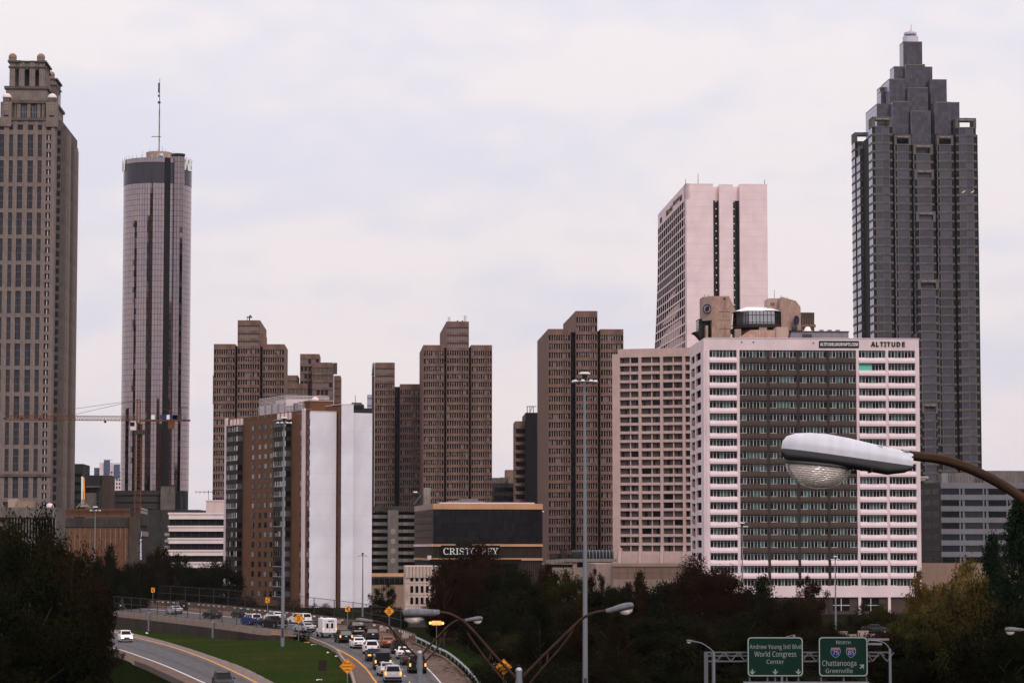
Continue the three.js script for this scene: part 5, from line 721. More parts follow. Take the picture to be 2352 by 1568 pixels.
function ribbon(name, A, B, mat, lift = 0, parent = scene, split = 6) {
  const p = [], t = [], ix = [], n = A.length; let s = 0;
  for (let i = 0; i < n; i++) { if (i) s += A[i].distanceTo(A[i - 1]); const w = A[i].distanceTo(B[i]); for (let k = 0; k <= split; k++) { const q = A[i].clone().lerp(B[i], k / split); p.push(q.x, q.y + lift, q.z); t.push(w * k / split, s); } }
  const m = split + 1; for (let i = 0; i < n - 1; i++) for (let k = 0; k < split; k++) { const a = i * m + k; ix.push(a, a + 1, a + m + 1, a, a + m + 1, a + m); }
  const g = new THREE.BufferGeometry(); g.setAttribute('position', new THREE.Float32BufferAttribute(p, 3)); g.setAttribute('uv', new THREE.Float32BufferAttribute(t, 2)); g.setIndex(ix); g.computeVertexNormals();
  mat.side = THREE.DoubleSide; return mesh(name, g, mat, parent);
}
const mix = (f, l = 0) => NP.map((a, i) => a.clone().lerp(EP[i], f).add(V(0, l, 0)));
const st = (o, l) => tag(o, l, null, null, 'structure');
{ // the ground: one sheet to the horizon
  const g = new THREE.PlaneGeometry(24000, 24000, 1, 1); g.rotateX(-Math.PI / 2); const uv = g.attributes.uv; for (let i = 0; i < uv.count; i++) uv.setXY(i, uv.getX(i) * 24000, uv.getY(i) * 24000);
  st(mesh('ground', g, M(.022, .02, .012, { map: TX.ground, specularIntensity: 0 }), scene, TR(0, -.08, -6000)), 'dark grassy and earthy ground under trees and city');
}
st(ribbon('ramp_road', mix(0), mix(.64), roadMat), 'grey asphalt lanes of the curving ramp full of queuing cars');
st(ribbon('ramp_shoulder', mix(.64), mix(1), tanMat), 'wide tan concrete shoulder along the outer side of the ramp');
{ const wear = M(.082, .075, .078, { map: TX.road }); for (const f of [.07, .2, .4, .53]) st(ribbon('tyre_track', mix(f), mix(f + .052), wear, .006, scene, 2), `dark tyre worn track in the ramp asphalt, ${{ .07: 'innermost', .2: 'second', .4: 'third', .53: 'outermost' }[f]}`); }
st(ribbon('edge_line', mix(.632), mix(.648), lineW, .012, scene, 1), 'white edge line between ramp lanes and tan shoulder');
{ const c = mix(.325), w = mix(.337), o = new THREE.Group(); o.name = 'lane_dashes'; scene.add(o); st(o, 'white dashed line between the two ramp lanes'); let s = 0, on = true, k0 = 60; for (let i = 61; i < 140; i++) { s += c[i].distanceTo(c[i - 1]); if (s > (on ? 3.6 : 8)) { if (on) ribbon('dash', c.slice(k0, i + 1), w.slice(k0, i + 1), lineW, .012, o, 1); k0 = i; s = 0; on = !on; } } }
const yi = 66, outer = smooth([[700, 1462], [733, 1476], [756.6, 1486], [776, 1498], [788, 1515], [799.6, 1529], [807, 1544.7], [815, 1568], [836, 1650], [850, 1740]].map(([u, v], k) => onY(u, v, [.9, .8, .7, .6, .5, .42, .36, .3, .15, .08][k])), NN - yi);
st(ribbon('inner_shoulder', NP.slice(yi), outer, tanMat.clone(), -.006), 'tan shoulder between yellow line and grass kerb wall');
st(ribbon('yellow_line', mix(-.012).slice(62), mix(.008).slice(62), lineY, .012, scene, 1), 'yellow edge line along the inside of the ramp curve');
function wallAlong(name, P, h, w, mat, below = 0, parent = scene) { // an upright wall along a path
  const up = P.map(p => p.clone().add(V(0, h, 0))), lo = P.map(p => p.clone().add(V(0, -below, 0))); const nrm = P.map((p, i) => { const a = P[Math.max(0, i - 1)], b = P[Math.min(P.length - 1, i + 1)]; return V(b.z - a.z, 0, a.x - b.x).normalize().multiplyScalar(w); });
  const up2 = up.map((p, i) => p.clone().add(nrm[i])), lo2 = lo.map((p, i) => p.clone().add(nrm[i])); const q = new MB(); for (let i = 0; i < P.length - 1; i++) { q.quad(lo[i], lo[i + 1], up[i + 1], up[i]); q.quad(lo2[i + 1], lo2[i], up2[i], up2[i + 1]); q.quad(up[i], up[i + 1], up2[i + 1], up2[i]); } q.quad(lo2[0], lo[0], up[0], up2[0]); q.quad(lo.at(-1), lo2.at(-1), up2.at(-1), up.at(-1));
  mat.side = THREE.DoubleSide; return q.build(name, mat, parent);
}
{ // parapet and retaining wall on the near side, kerb wall round the grass
  const P = NP.slice(0, 68); const para = thing('ramp_parapet', 'weathered pale concrete parapet along the near edge of the raised ramp', 'parapet'); let k = 0;
  for (let i = 0; i < P.length - 3; i += 3) { const s = wallAlong('parapet_panel', P.slice(i, i + 4), .86 + (k % 2) * .012, .35, kerbMat, .25, para); k++; }
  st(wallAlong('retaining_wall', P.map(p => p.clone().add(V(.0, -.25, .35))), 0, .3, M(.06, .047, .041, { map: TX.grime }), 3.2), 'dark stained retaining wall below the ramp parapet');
  const w = thing('kerb_wall', 'low weathered concrete kerb wall curving between grass island and ramp', 'wall'); for (let i = 0; i < outer.length - 6; i += 6) wallAlong('kerb_block', outer.slice(i, i + 7), .38, -.3, kerbMat, .7, w);
  for (const [uu, i] of [[0, 22], [0, 44]]) { const p = P[i]; const s = thing('wall_post', i === 22 ? 'grey steel post standing against the retaining wall, left one' : 'grey steel post standing against the retaining wall, right one', 'post', V(p.x + .2, -.1, p.z + .9)); mesh('shaft', cyl(.24, .22, p.y + (i === 22 ? 1.2 : .8), 10), mats.steel, s); mesh('cap', cyl(.28, .2, .15, 10), mats.steel, s, TR(0, p.y + (i === 22 ? 1.2 : .8), 0)); }
}
{ // barrier with white reflectors on the outer side, then the guardrail
  const n1 = 98, b = thing('concrete_barrier', 'tan concrete barrier with white reflector blocks along the outer ramp edge', 'barrier'); for (let i = 0; i < n1 - 2; i += 5) wallAlong('barrier_block', EP.slice(i, Math.min(i + 6, n1)), .95 + (i % 2) * .015, .35, M(.2, .135, .105, { map: TX.grimeS }), .4, b);
  const cc = new THREE.CatmullRomCurve3(EP.slice(0, n1)); for (let k = 0; k < 58; k++) { if (rnd() < .12) continue; const p = cc.getPointAt(.03 + .96 * k / 58), t = cc.getTangentAt(.03 + .96 * k / 58); const s = piece('reflector', mats.signWhite, b, -.62 * rr(.7, 1), .62 * rr(.7, 1), .62, .86, .0, .06); s.position.set(p.x, p.y + .62, p.z); s.position.add(V(-t.z * -.0, 0, 0)).add(V(-Math.abs(t.z), 0, Math.abs(t.x)).multiplyScalar(.03)); s.rotation.y = Math.atan2(-t.z, t.x); }
  for (const i of [73, 86, 95]) { const p = EP[i]; const s = thing('paper_litter', ['crumpled pale sheet of litter lying by the barrier, farthest of three', 'crumpled pale sheet of litter against the barrier, middle of three', 'crumpled pale sheet of litter at the barrier end by the guardrail'][[73, 86, 95].indexOf(i)], 'litter', V(p.x - .6, p.y, p.z + .6)); const g = new THREE.PlaneGeometry(1.1, .9, 4, 4); const a = g.attributes.position; for (let q = 0; q < a.count; q++) a.setZ(q, rr(-.15, .15)); g.computeVertexNormals(); const mm = M(.26, .18, .155); mm.side = 2; mesh('sheet', g, mm, s, new THREE.Matrix4().makeRotationX(-.7).setPosition(0, .55, 0)); }
  const G0 = EP.slice(n1 - 3).map(p => p.clone().add(V(.2, 0, -.1))), c2 = new THREE.CatmullRomCurve3(G0), r = thing('guardrail', 'long galvanised steel guardrail curving along the outer shoulder', 'guardrail'), L = c2.getLength();
  const prof = [[.45, 0], [.53, .07], [.6, .0], [.67, .07], [.76, 0]]; const nS = Math.floor(L / 7.6); for (let s = 0; s < nS; s++) { const q = new MB(); for (let j = 0; j < 4; j++) { const a = c2.getPointAt((s + j / 4) / nS), d = c2.getPointAt(Math.min(1, (s + (j + 1) / 4 + .01) / nS)), t = d.clone().sub(a).normalize(), nn = V(t.z, 0, -t.x); if (nn.x > 0) nn.negate(); for (let k = 0; k < 4; k++) { const e = (p, z) => p.clone().add(V(0, z[0], 0)).add(nn.clone().multiplyScalar(z[1])); q.quad(e(a, prof[k]), e(d, prof[k]), e(d, prof[k + 1]), e(a, prof[k + 1])); } } const gm = mats.galv.clone(); gm.side = THREE.DoubleSide; q.build('rail_panel', gm, r); const p = c2.getPointAt(s / nS); piece('rail_post', mats.steel, r, p.x + .06, p.x + .2, p.y - .1, p.y + .72, p.z - .07, p.z + .07); }
  // ground falling away outside the ramp
  const o = EP.map(p => p.clone().add(V(p.y * 2.2 + 5, -p.y - .3, -p.y * 1.2 - 2))), vm = M(.02, .03, .009, { map: TX.grass, specularIntensity: 0 }); st(ribbon('grass_bank', EP.map(p => p.clone().add(V(.3, -.03, -.1))), o, vm), 'dark grass bank falling away outside the guardrail');
  const dirt = thing('debris_strip', 'dark line of leaves and dirt along the shoulder beside the guardrail', 'debris'); dirt.userData.kind = 'stuff'; const dq = new MB(); for (let k = 0; k < 900; k++) { const i = 90 + Math.floor(rnd() * 49), p = EP[i].clone().lerp(EP[i + 1], rnd()).lerp(NP[i], .05 + rnd() ** 3 * .16); const s = rr(.08, .3), a = rr(0, 6.3); dq.quad(...[0, 1, 2, 3].map(q => p.clone().add(V(Math.cos(a + q * 1.57) * s, .03 + rr(0, .05), Math.sin(a + q * 1.57) * s))).reverse(), [rr(.03, .07), rr(.02, .045), .015]); } dq.build('debris', vMatte, dirt);
}
function fence(name, label, P, h, spacing, back) { // chain-link on pipe posts
  const c = new THREE.CatmullRomCurve3(P), L = c.getLength(), n = Math.round(L / spacing), f = thing(name, label, 'fence'), rails = new MB(), web = new MB();
  for (let i = 0; i <= n; i++) { const p = c.getPointAt(i / n); mesh('post', cyl(.075, .075, h + .05, 6), mats.iron, f, TR(p.x, p.y, p.z)); if (i) { const q = c.getPointAt((i - 1) / n); for (const k of [1, .52, .04]) { const r = new MB(); r.bar(q.clone().add(V(0, h * k, 0)), p.clone().add(V(0, h * k, 0)), .075); r.build('rail', mats.iron, f); } web.quad(q.clone().add(V(0, .02, .02)), p.clone().add(V(0, .02, .02)), p.clone().add(V(0, h, .02)), q.clone().add(V(0, h, .02))); } }
  const wm = M(.05, .045, .042); wm.transparent = true; wm.opacity = .13; wm.side = THREE.DoubleSide; web.build('mesh_fabric', wm, f); return f;
}
fence('chain_link_fence', 'tall dark chain link fence standing on the far barrier of the ramp', EP.slice(0, 92).map(p => p.clone().add(V(.1, .95, -.2))), 3.0, 8.6);
fence('chain_link_fence', 'dark chain link fence on the near parapet in front of the queuing cars', NP.slice(0, 70).map(p => p.clone().add(V(.1, .86, .1))), 2.7, 6.4);
{ // lower road
  const at0 = (P, y) => P.map(([u, v]) => onY(u, v, y)), rs = (P) => smooth(at0(P, .0), 60);
  const y = rs([[255, 1449], [294, 1460], [386, 1483], [464, 1510], [523, 1535.5], [589, 1568], [720, 1640]]), w = rs([[190, 1471], [267, 1489.6], [323.5, 1508], [386, 1531.6], [468, 1568], [560, 1612], [690, 1680]]), R = rs([[245, 1441], [284, 1449.6], [355, 1466], [425, 1486], [503, 1512], [562, 1533.6], [630, 1568], [760, 1640]]), Lf = rs([[150, 1478], [278.5, 1513], [308, 1527.7], [339, 1539.5], [396, 1567], [520, 1625], [640, 1690]]);
  const lt = M(.2, .15, .137, { map: TX.road, bumpMap: TX.bump, bumpScale: .01 });
  st(ribbon('lower_road', y, w, roadMat.clone()), 'grey lower road sweeping out of the left trees'); st(ribbon('road_shoulder', R, y, lt), 'pale concrete shoulder beside the yellow line of the lower road'); st(ribbon('road_shoulder', w, Lf, tanMat.clone(), -.004), 'tan shoulder beside the white line of the lower road');
  const off = (P, d) => P.map((p, i) => { const a = P[Math.max(0, i - 1)], b = P[Math.min(P.length - 1, i + 1)], n = V(b.z - a.z, 0, a.x - b.x).normalize(); return p.clone().add(n.multiplyScalar(d)); });
  st(ribbon('yellow_line', off(y, .14), off(y, -.14), lineY, .012, scene, 1), 'yellow edge line of the lower road'); st(ribbon('edge_line', off(w, .14), off(w, -.14), lineW, .012, scene, 1), 'white edge line of the lower road');
  const crack = M(.07, .063, .063); const mid = y.map((p, i) => p.clone().lerp(w[i], .52)); { const wear = M(.085, .077, .08, { map: TX.road }); for (const f of [.2, .68]) { const t = y.map((p, i) => p.clone().lerp(w[i], f)); st(ribbon('tyre_track', off(t, .45), off(t, -.45), wear, .005, scene, 2), f < .5 ? 'dark tyre track near the yellow line of the lower road' : 'dark tyre track near the white line of the lower road'); } }
  st(ribbon('pavement_seam', off(mid, .05), off(mid, -.05), crack, .008, scene, 1), 'dark sealed seam along the middle of the lower road'); const m2 = y.map((p, i) => p.clone().lerp(w[i], .3 + .03 * Math.sin(i * .7))); st(ribbon('pavement_seam', off(m2, .03), off(m2, -.03), crack, .008, scene, 1), 'thin wandering crack along the lower road');
  const kw = thing('kerb_wall', 'mossy stained low wall between dark grass and lower road', 'wall'); for (let i = 20; i < 54; i += 4) wallAlong('wall_block', Lf.slice(i, i + 5), .62 + (i % 8 ? .02 : 0), .3, M(.15, .12, .11, { map: rep(T.grime, 2.5) }), .3, kw);
  // grass island between the roads
  const K = smooth([[265, 1440, 0], [345, 1449, 0], [425, 1458, 0], [503, 1465, 0], [600, 1470, .05], [690, 1468, .4], [733, 1477, .55], [776, 1499, .4], [800, 1530, .25], [815, 1568, .15], [850, 1740, .02]].map(([u, v, yy]) => onY(u, v, yy)), 60); const R2 = R.map((p, i) => p.clone().add(V(0, -.02, 0)));
  const RR = smooth([[245, 1441], [300, 1453], [355, 1466], [425, 1486], [470, 1500], [503, 1512], [562, 1533.6], [600, 1552], [630, 1568], [700, 1605], [760, 1640]].map(([u, v]) => onY(u, v, -.02)), 60);
  const gm = M(.072, .078, .019, { map: TX.grass, bumpMap: TX.grass, bumpScale: .06, specularIntensity: 0 }); st(ribbon('grass_island', K, RR, gm, .01, scene, 16), 'bright green mown grass island between ramp and lower road');
  const tufts = new THREE.Group(); tufts.name = 'grass_tufts'; scene.add(tufts); tag(tufts, 'short uneven grass tufts covering the green island', null, null, 'stuff');
  { const g = new THREE.BufferGeometry(), p = [], c = []; for (let k = 0; k < 7; k++) { const a = rr(0, 6.28), r = rr(.02, .16), x = Math.cos(a) * r, z = Math.sin(a) * r, b = rr(0, 3.14), w = .035, h = rr(.1, .2); p.push(x - w * Math.cos(b), 0, z - w * Math.sin(b), x + w * Math.cos(b), 0, z + w * Math.sin(b), x + rr(-.06, .06), h, z + rr(-.06, .06)); } g.setAttribute('position', new THREE.Float32BufferAttribute(p, 3)); g.computeVertexNormals(); const n = 26000, im = new THREE.InstancedMesh(g, (() => { const m = M(1, 1, 1); m.side = 2; return m; })(), n), mm = new THREE.Matrix4(), col = new THREE.Color();
    for (let i = 0; i < n; i++) { const k = Math.floor(rnd() ** .8 * 58) , f = rnd(), p0 = K[k].clone().lerp(RR[k], f), p1 = K[k + 1].clone().lerp(RR[k + 1], f), q = p0.lerp(p1, rnd()), s = rr(.7, 1.5); mm.makeRotationY(rr(0, 6.28)).scale(V(s, s * rr(.6, 1.2), s)).setPosition(q.x, q.y, q.z); im.setMatrixAt(i, mm); const t = noise.noise(q.x * .08, q.z * .08, 4) * .5 + .5 + rr(-.2, .2), dry = sst(.55, .9, t); im.setColorAt(i, col.setRGB(lerp(.034, .085, dry), lerp(.058, .066, dry), lerp(.009, .02, dry))); } shadowy(im); im.name = 'tuft'; tufts.add(im); }
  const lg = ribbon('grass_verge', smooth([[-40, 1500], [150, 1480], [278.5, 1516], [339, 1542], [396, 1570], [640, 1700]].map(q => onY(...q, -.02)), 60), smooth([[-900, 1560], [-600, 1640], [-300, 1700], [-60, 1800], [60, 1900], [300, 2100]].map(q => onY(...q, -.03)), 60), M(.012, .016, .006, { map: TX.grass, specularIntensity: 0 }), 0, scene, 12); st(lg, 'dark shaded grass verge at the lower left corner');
}
// small things on the grass
{ const marks = [[485, 1451.5, 'w', 1], [391.5, 1455, 'g', 0], [408, 1456.5, 'w', .6], [427.5, 1459, 'w', .6], [436.5, 1459.5, 'g', .6], [444.5, 1460, 'g', .6], [375.5, 1453, 'w', .7], [469.5, 1463, 't', 1]];
  const names = { w: 'white', g: 'green' }; let i = 0; for (const [u, v, k, s] of marks.slice(1)) { const p = onY(u, v, 0), tall = k === 't'; const o = thing('yard_sign', tall ? 'tall white sign with black figure stuck in the grass by the retaining wall' : `small ${names[k]} sign in the grass by the retaining wall, number ${['one', 'two', 'three', 'four', 'five', 'six'][i]} from the left`, 'sign', p); i++; const w = tall ? .62 : .55, h = tall ? 1.0 : .34; piece('board', k === 'g' ? M(.02, .2, .13) : mats.signWhite, o, -w / 2, w / 2, .18, .18 + h, 0, .03); for (const x of [-.2, .2]) piece('stake', mats.iron, o, x - .02, x + .02, -.1, .2, 0, .02); if (tall) { piece('figure', mats.ink, o, -.1, .1, .35, .95, .03, .04); mesh('figure', new THREE.SphereGeometry(.1, 8, 6), mats.ink, o, TR(0, 1.02, .03).scale(V(1, 1, .2))); } else piece('print', mats.iron, o, -.12, .12, .26, .3, .03, .035); }
  const lit = [[769, 1479, 1], [772, 1509, .8], [753, 1501, .8], [720, 1483.5, 2], [736, 1484, 1], [705, 1478, 2], [733, 1564, 1.5], [337, 1455.5, 1]]; lit.forEach(([u, v, s], k) => { const p = onY(u, v, .35); const o = thing('litter_scrap', ['white scrap of litter by the kerb curve', 'white scrap of litter beside the inner kerb', 'small pale scrap in the middle grass', 'long pale scrap below the ramp end', 'torn scrap beside the ramp end', 'orange and pale scrap below the big mast', 'white scrap at the bottom of the grass island', 'pale scrap by the far grass edge'][k], 'litter', p); const g = new THREE.PlaneGeometry(.45 * s, .3, 3, 2); const a = g.attributes.position; for (let q = 0; q < a.count; q++) a.setZ(q, rr(0, .14)); g.computeVertexNormals(); const m = k === 5 ? M(.5, .2, .1) : M(.6, .56, .55); m.side = 2; mesh('sheet', g, m, o, new THREE.Matrix4().makeRotationX(-1.1).setPosition(0, .12, 0)); }); }

// ---------------------------------------------------------------- vehicles
const deckMesh = (() => { const p = [], ix = []; for (let i = 0; i <= NN; i++) p.push(...NP[i].toArray(), ...EP[i].toArray()); for (let i = 0; i < NN; i++) ix.push(2 * i, 2 * i + 1, 2 * i + 3, 2 * i, 2 * i + 3, 2 * i + 2); const g = new THREE.BufferGeometry(); g.setAttribute('position', new THREE.Float32BufferAttribute(p, 3)); g.setIndex(ix); const m = new THREE.MeshBasicMaterial({ side: THREE.DoubleSide }); return new THREE.Mesh(g, m); })();
const caster = new THREE.Raycaster();
function onDeck(u, v) { caster.set(V(0, EYE, 0), ray(u, v).normalize()); const h = caster.intersectObject(deckMesh)[0]; if (!h) return null; const i = Math.floor(h.faceIndex / 2), t = NP[i + 1].clone().lerp(EP[i + 1], .4).sub(NP[i].clone().lerp(EP[i], .4)); return { p: h.point, t: t.normalize() }; }
const paint = (r, g, b) => new THREE.MeshPhysicalMaterial({ name: 'paint', color: new THREE.Color().setRGB(r, g, b), roughness: .45, metalness: 0, specularIntensity: .15, clearcoat: .12, clearcoatRoughness: .08 });
const carGlass = M(.006, .006, .007, { roughness: .06, specularIntensity: .22 }), tyre = M(.015, .015, .015, { roughness: .9 }), rimM = M(.3, .3, .31, { metalness: .8, roughness: .35 }), tail = M(.22, .012, .01, { roughness: .3 }), headM = M(.7, .7, .7, { roughness: .15 }), plateM = M(.6, .6, .58), trim = M(.02, .02, .021, { roughness: .6 });
const litTail = M(.9, .35, .1); litTail.emissive.setRGB(1, .42, .12); litTail.emissiveIntensity = 1.3; const litHead = M(1, .9, .75); litHead.emissive.setRGB(1, .78, .5); litHead.emissiveIntensity = 3;
// a car points along +x; profile runs round the side of the body
function makeCar(kind) {
  const c = new THREE.Group(); const S = { sedan: { L: 4.75, W: 1.82, belt: .93, top: 1.45, hood: .9, trunk: 1.02, gb: [-1.75, 1.25], gt: [-.95, .45], wr: .33 }, suv: { L: 4.7, W: 1.9, belt: 1.08, top: 1.74, hood: 1.05, trunk: 1.1, gb: [-2.25, 1.3], gt: [-1.95, .5], wr: .37 }, big_suv: { L: 5.2, W: 2.02, belt: 1.2, top: 1.92, hood: 1.16, trunk: 1.2, gb: [-2.5, 1.35], gt: [-2.35, .6], wr: .4 }, minivan: { L: 5.0, W: 1.98, belt: 1.05, top: 1.76, hood: 1.0, trunk: 1.05, gb: [-2.42, 1.75], gt: [-2.1, .75], wr: .34 }, pickup: { L: 5.6, W: 2.0, belt: 1.2, top: 1.88, hood: 1.16, trunk: 1.18, gb: [-.6, 1.5], gt: [-.35, .75], wr: .41 } }[kind];
  const { L, W, belt, top, hood, trunk, gb, gt, wr } = S, h = L / 2, wf = h - .92, wb = -h + .98, arch = wr + .06, s = new THREE.Shape();
  s.moveTo(-h + .05, .34); s.lineTo(-h, .6); s.lineTo(-h + .06, trunk - .06); s.lineTo(-h + .16, trunk); s.lineTo(Math.min(gb[0], -h + .7), trunk); s.lineTo(gb[0], belt); s.lineTo(gb[1], belt); s.lineTo(h - .55, hood - .06); s.lineTo(h - .08, hood - .22); s.lineTo(h, .6); s.lineTo(h - .06, .3);
  s.lineTo(wf + arch, .28); s.absarc(wf, .3, arch, 0, Math.PI); s.lineTo(wb + arch, .28); s.absarc(wb, .3, arch, 0, Math.PI); s.lineTo(-h + .05, .34);
  const bev = .09, g = new THREE.ExtrudeGeometry(s, { depth: W - bev * 2 - .04, bevelEnabled: true, bevelSize: bev * .7, bevelThickness: bev, bevelSegments: 2, curveSegments: 8 }); g.translate(0, 0, -(W - bev * 2 - .04) / 2); mesh('body', g, paint(.5, .5, .5), c);
  const wb0 = W / 2 - .08, wt = W / 2 - .26, fr = (x0, x1, xt0, xt1, y0, y1) => { const A = [[x0, y0, wb0], [x1, y0, wb0], [x1, y0, -wb0], [x0, y0, -wb0]].map(q => V(...q)), B = [[xt0, y1, wt], [xt1, y1, wt], [xt1, y1, -wt], [xt0, y1, -wt]].map(q => V(...q)); return [A, B]; };
  const [A, B] = fr(gb[0], gb[1], gt[0], gt[1], belt - .02, top - .05), q = new MB(); for (let i = 0; i < 4; i++) q.quad(A[i], A[(i + 1) % 4], B[(i + 1) % 4], B[i]); q.quad(B[0], B[1], B[2], B[3]); q.build('cabin', paint(.5, .5, .5), c);
  const rf = new RoundedBoxGeometry(gt[1] - gt[0] + .12, .12, wt * 2 + .06, 3, .055); mesh('roof', rf, paint(.5, .5, .5), c, TR((gt[0] + gt[1]) / 2, top - .05, 0));
  const pane = (name, i, u0, u1, v0, v1) => { const a = A[i], b = A[(i + 1) % 4], d = B[i], e = B[(i + 1) % 4], P = (u, v) => a.clone().lerp(b, u).lerp(d.clone().lerp(e, u), v), n = b.clone().sub(a).cross(d.clone().sub(a)).normalize().multiplyScalar(.012), m = new MB(); m.quad(P(u0, v0).add(n), P(u1, v0).add(n), P(u1, v1).add(n), P(u0, v1).add(n)); m.build(name, carGlass, c); };
  pane('windscreen', 1, .06, .94, .06, .92); pane('rear_window', 3, .08, .92, .12, .9);
  for (const i of [0, 2]) { const cuts = kind === 'pickup' ? [[.06, .5], [.54, .9]] : [[.06, .3], [.33, .6], [.63, .92]]; for (const [u0, u1] of cuts) pane('side_window', i, i ? 1 - u1 : u0, i ? 1 - u0 : u1, .1, .88); }
  for (const x of [wf, wb]) for (const z of [-1, 1]) { const w = new THREE.CylinderGeometry(wr, wr, .24, 20).rotateX(Math.PI / 2), o = mesh('wheel', w, tyre, c, TR(x, wr, z * (W / 2 - .13))); mesh('rim', new THREE.CylinderGeometry(wr * .64, wr * .64, .03, 14).rotateX(Math.PI / 2), rimM, o, TR(0, 0, z * .115)); mesh('hub', new THREE.CylinderGeometry(wr * .16, wr * .16, .03, 8).rotateX(Math.PI / 2), trim, o, TR(0, 0, z * .13)); }
  const ty = kind === 'sedan' ? .82 : kind === 'minivan' ? .95 : 1.0; for (const z of [-1, 1]) { const tall = kind !== 'sedan'; mesh('tail_light', new RoundedBoxGeometry(.09, tall ? .36 : .19, tall ? .2 : .42, 2, .03), tail, c, TR(-h - .045, ty - .06, z * (W / 2 - (tall ? .16 : .3)))); mesh('head_light', new RoundedBoxGeometry(.12, .17, .38, 2, .04), headM, c, TR(h + .0, .68, z * (W / 2 - .3))); mesh('mirror', new RoundedBoxGeometry(.14, .15, .24, 2, .05), paint(.5, .5, .5), c, TR(gb[1] - .35, belt + .1, z * (W / 2 + .08))); }
  mesh('bumper', new RoundedBoxGeometry(.16, .24, W - .1, 2, .06), kind === 'pickup' ? rimM : trim, c, TR(-h - .03, .47, 0)); mesh('bumper', new RoundedBoxGeometry(.16, .22, W - .1, 2, .06), trim, c, TR(h + .0, .42, 0)); mesh('grille', boxGeo(.04, .18, .8), trim, c, TR(h + .035, .56, -.4)); mesh('number_plate', boxGeo(.03, .16, .32), plateM, c, TR(-h - .09, kind === 'sedan' ? .74 : .82, -.16));
  mesh('underbody', boxGeo(L - .5, .16, W - .3), trim, c, TR(-h + .25, .18, -(W - .3) / 2));
  if (kind === 'suv' || kind === 'big_suv') for (const z of [-1, 1]) mesh('roof_rail', boxGeo(gt[1] - gt[0] - .3, .05, .05), trim, c, TR(gt[0] + .15, top + .03, z * (wt - .05)));
  if (kind === 'pickup') { mesh('bed', boxGeo(2.05, .04, W - .36), trim, c, TR(-h + .1, trunk + .005, -(W - .36) / 2)); for (const z of [-1, 1]) mesh('bed_side', boxGeo(2.1, .12, .1), paint(.5, .5, .5), c, TR(-h + .08, trunk, z * (W / 2 - .12) - .05)); mesh('tailgate', boxGeo(.08, .3, W - .2), paint(.5, .5, .5), c, TR(-h - .01, trunk - .18, -(W - .2) / 2)); }
  if (kind === 'sedan') mesh('boot_lip', boxGeo(.1, .04, W - .5), paint(.5, .5, .5), c, TR(-h + .12, trunk, -(W - .5) / 2));
  return c;
}
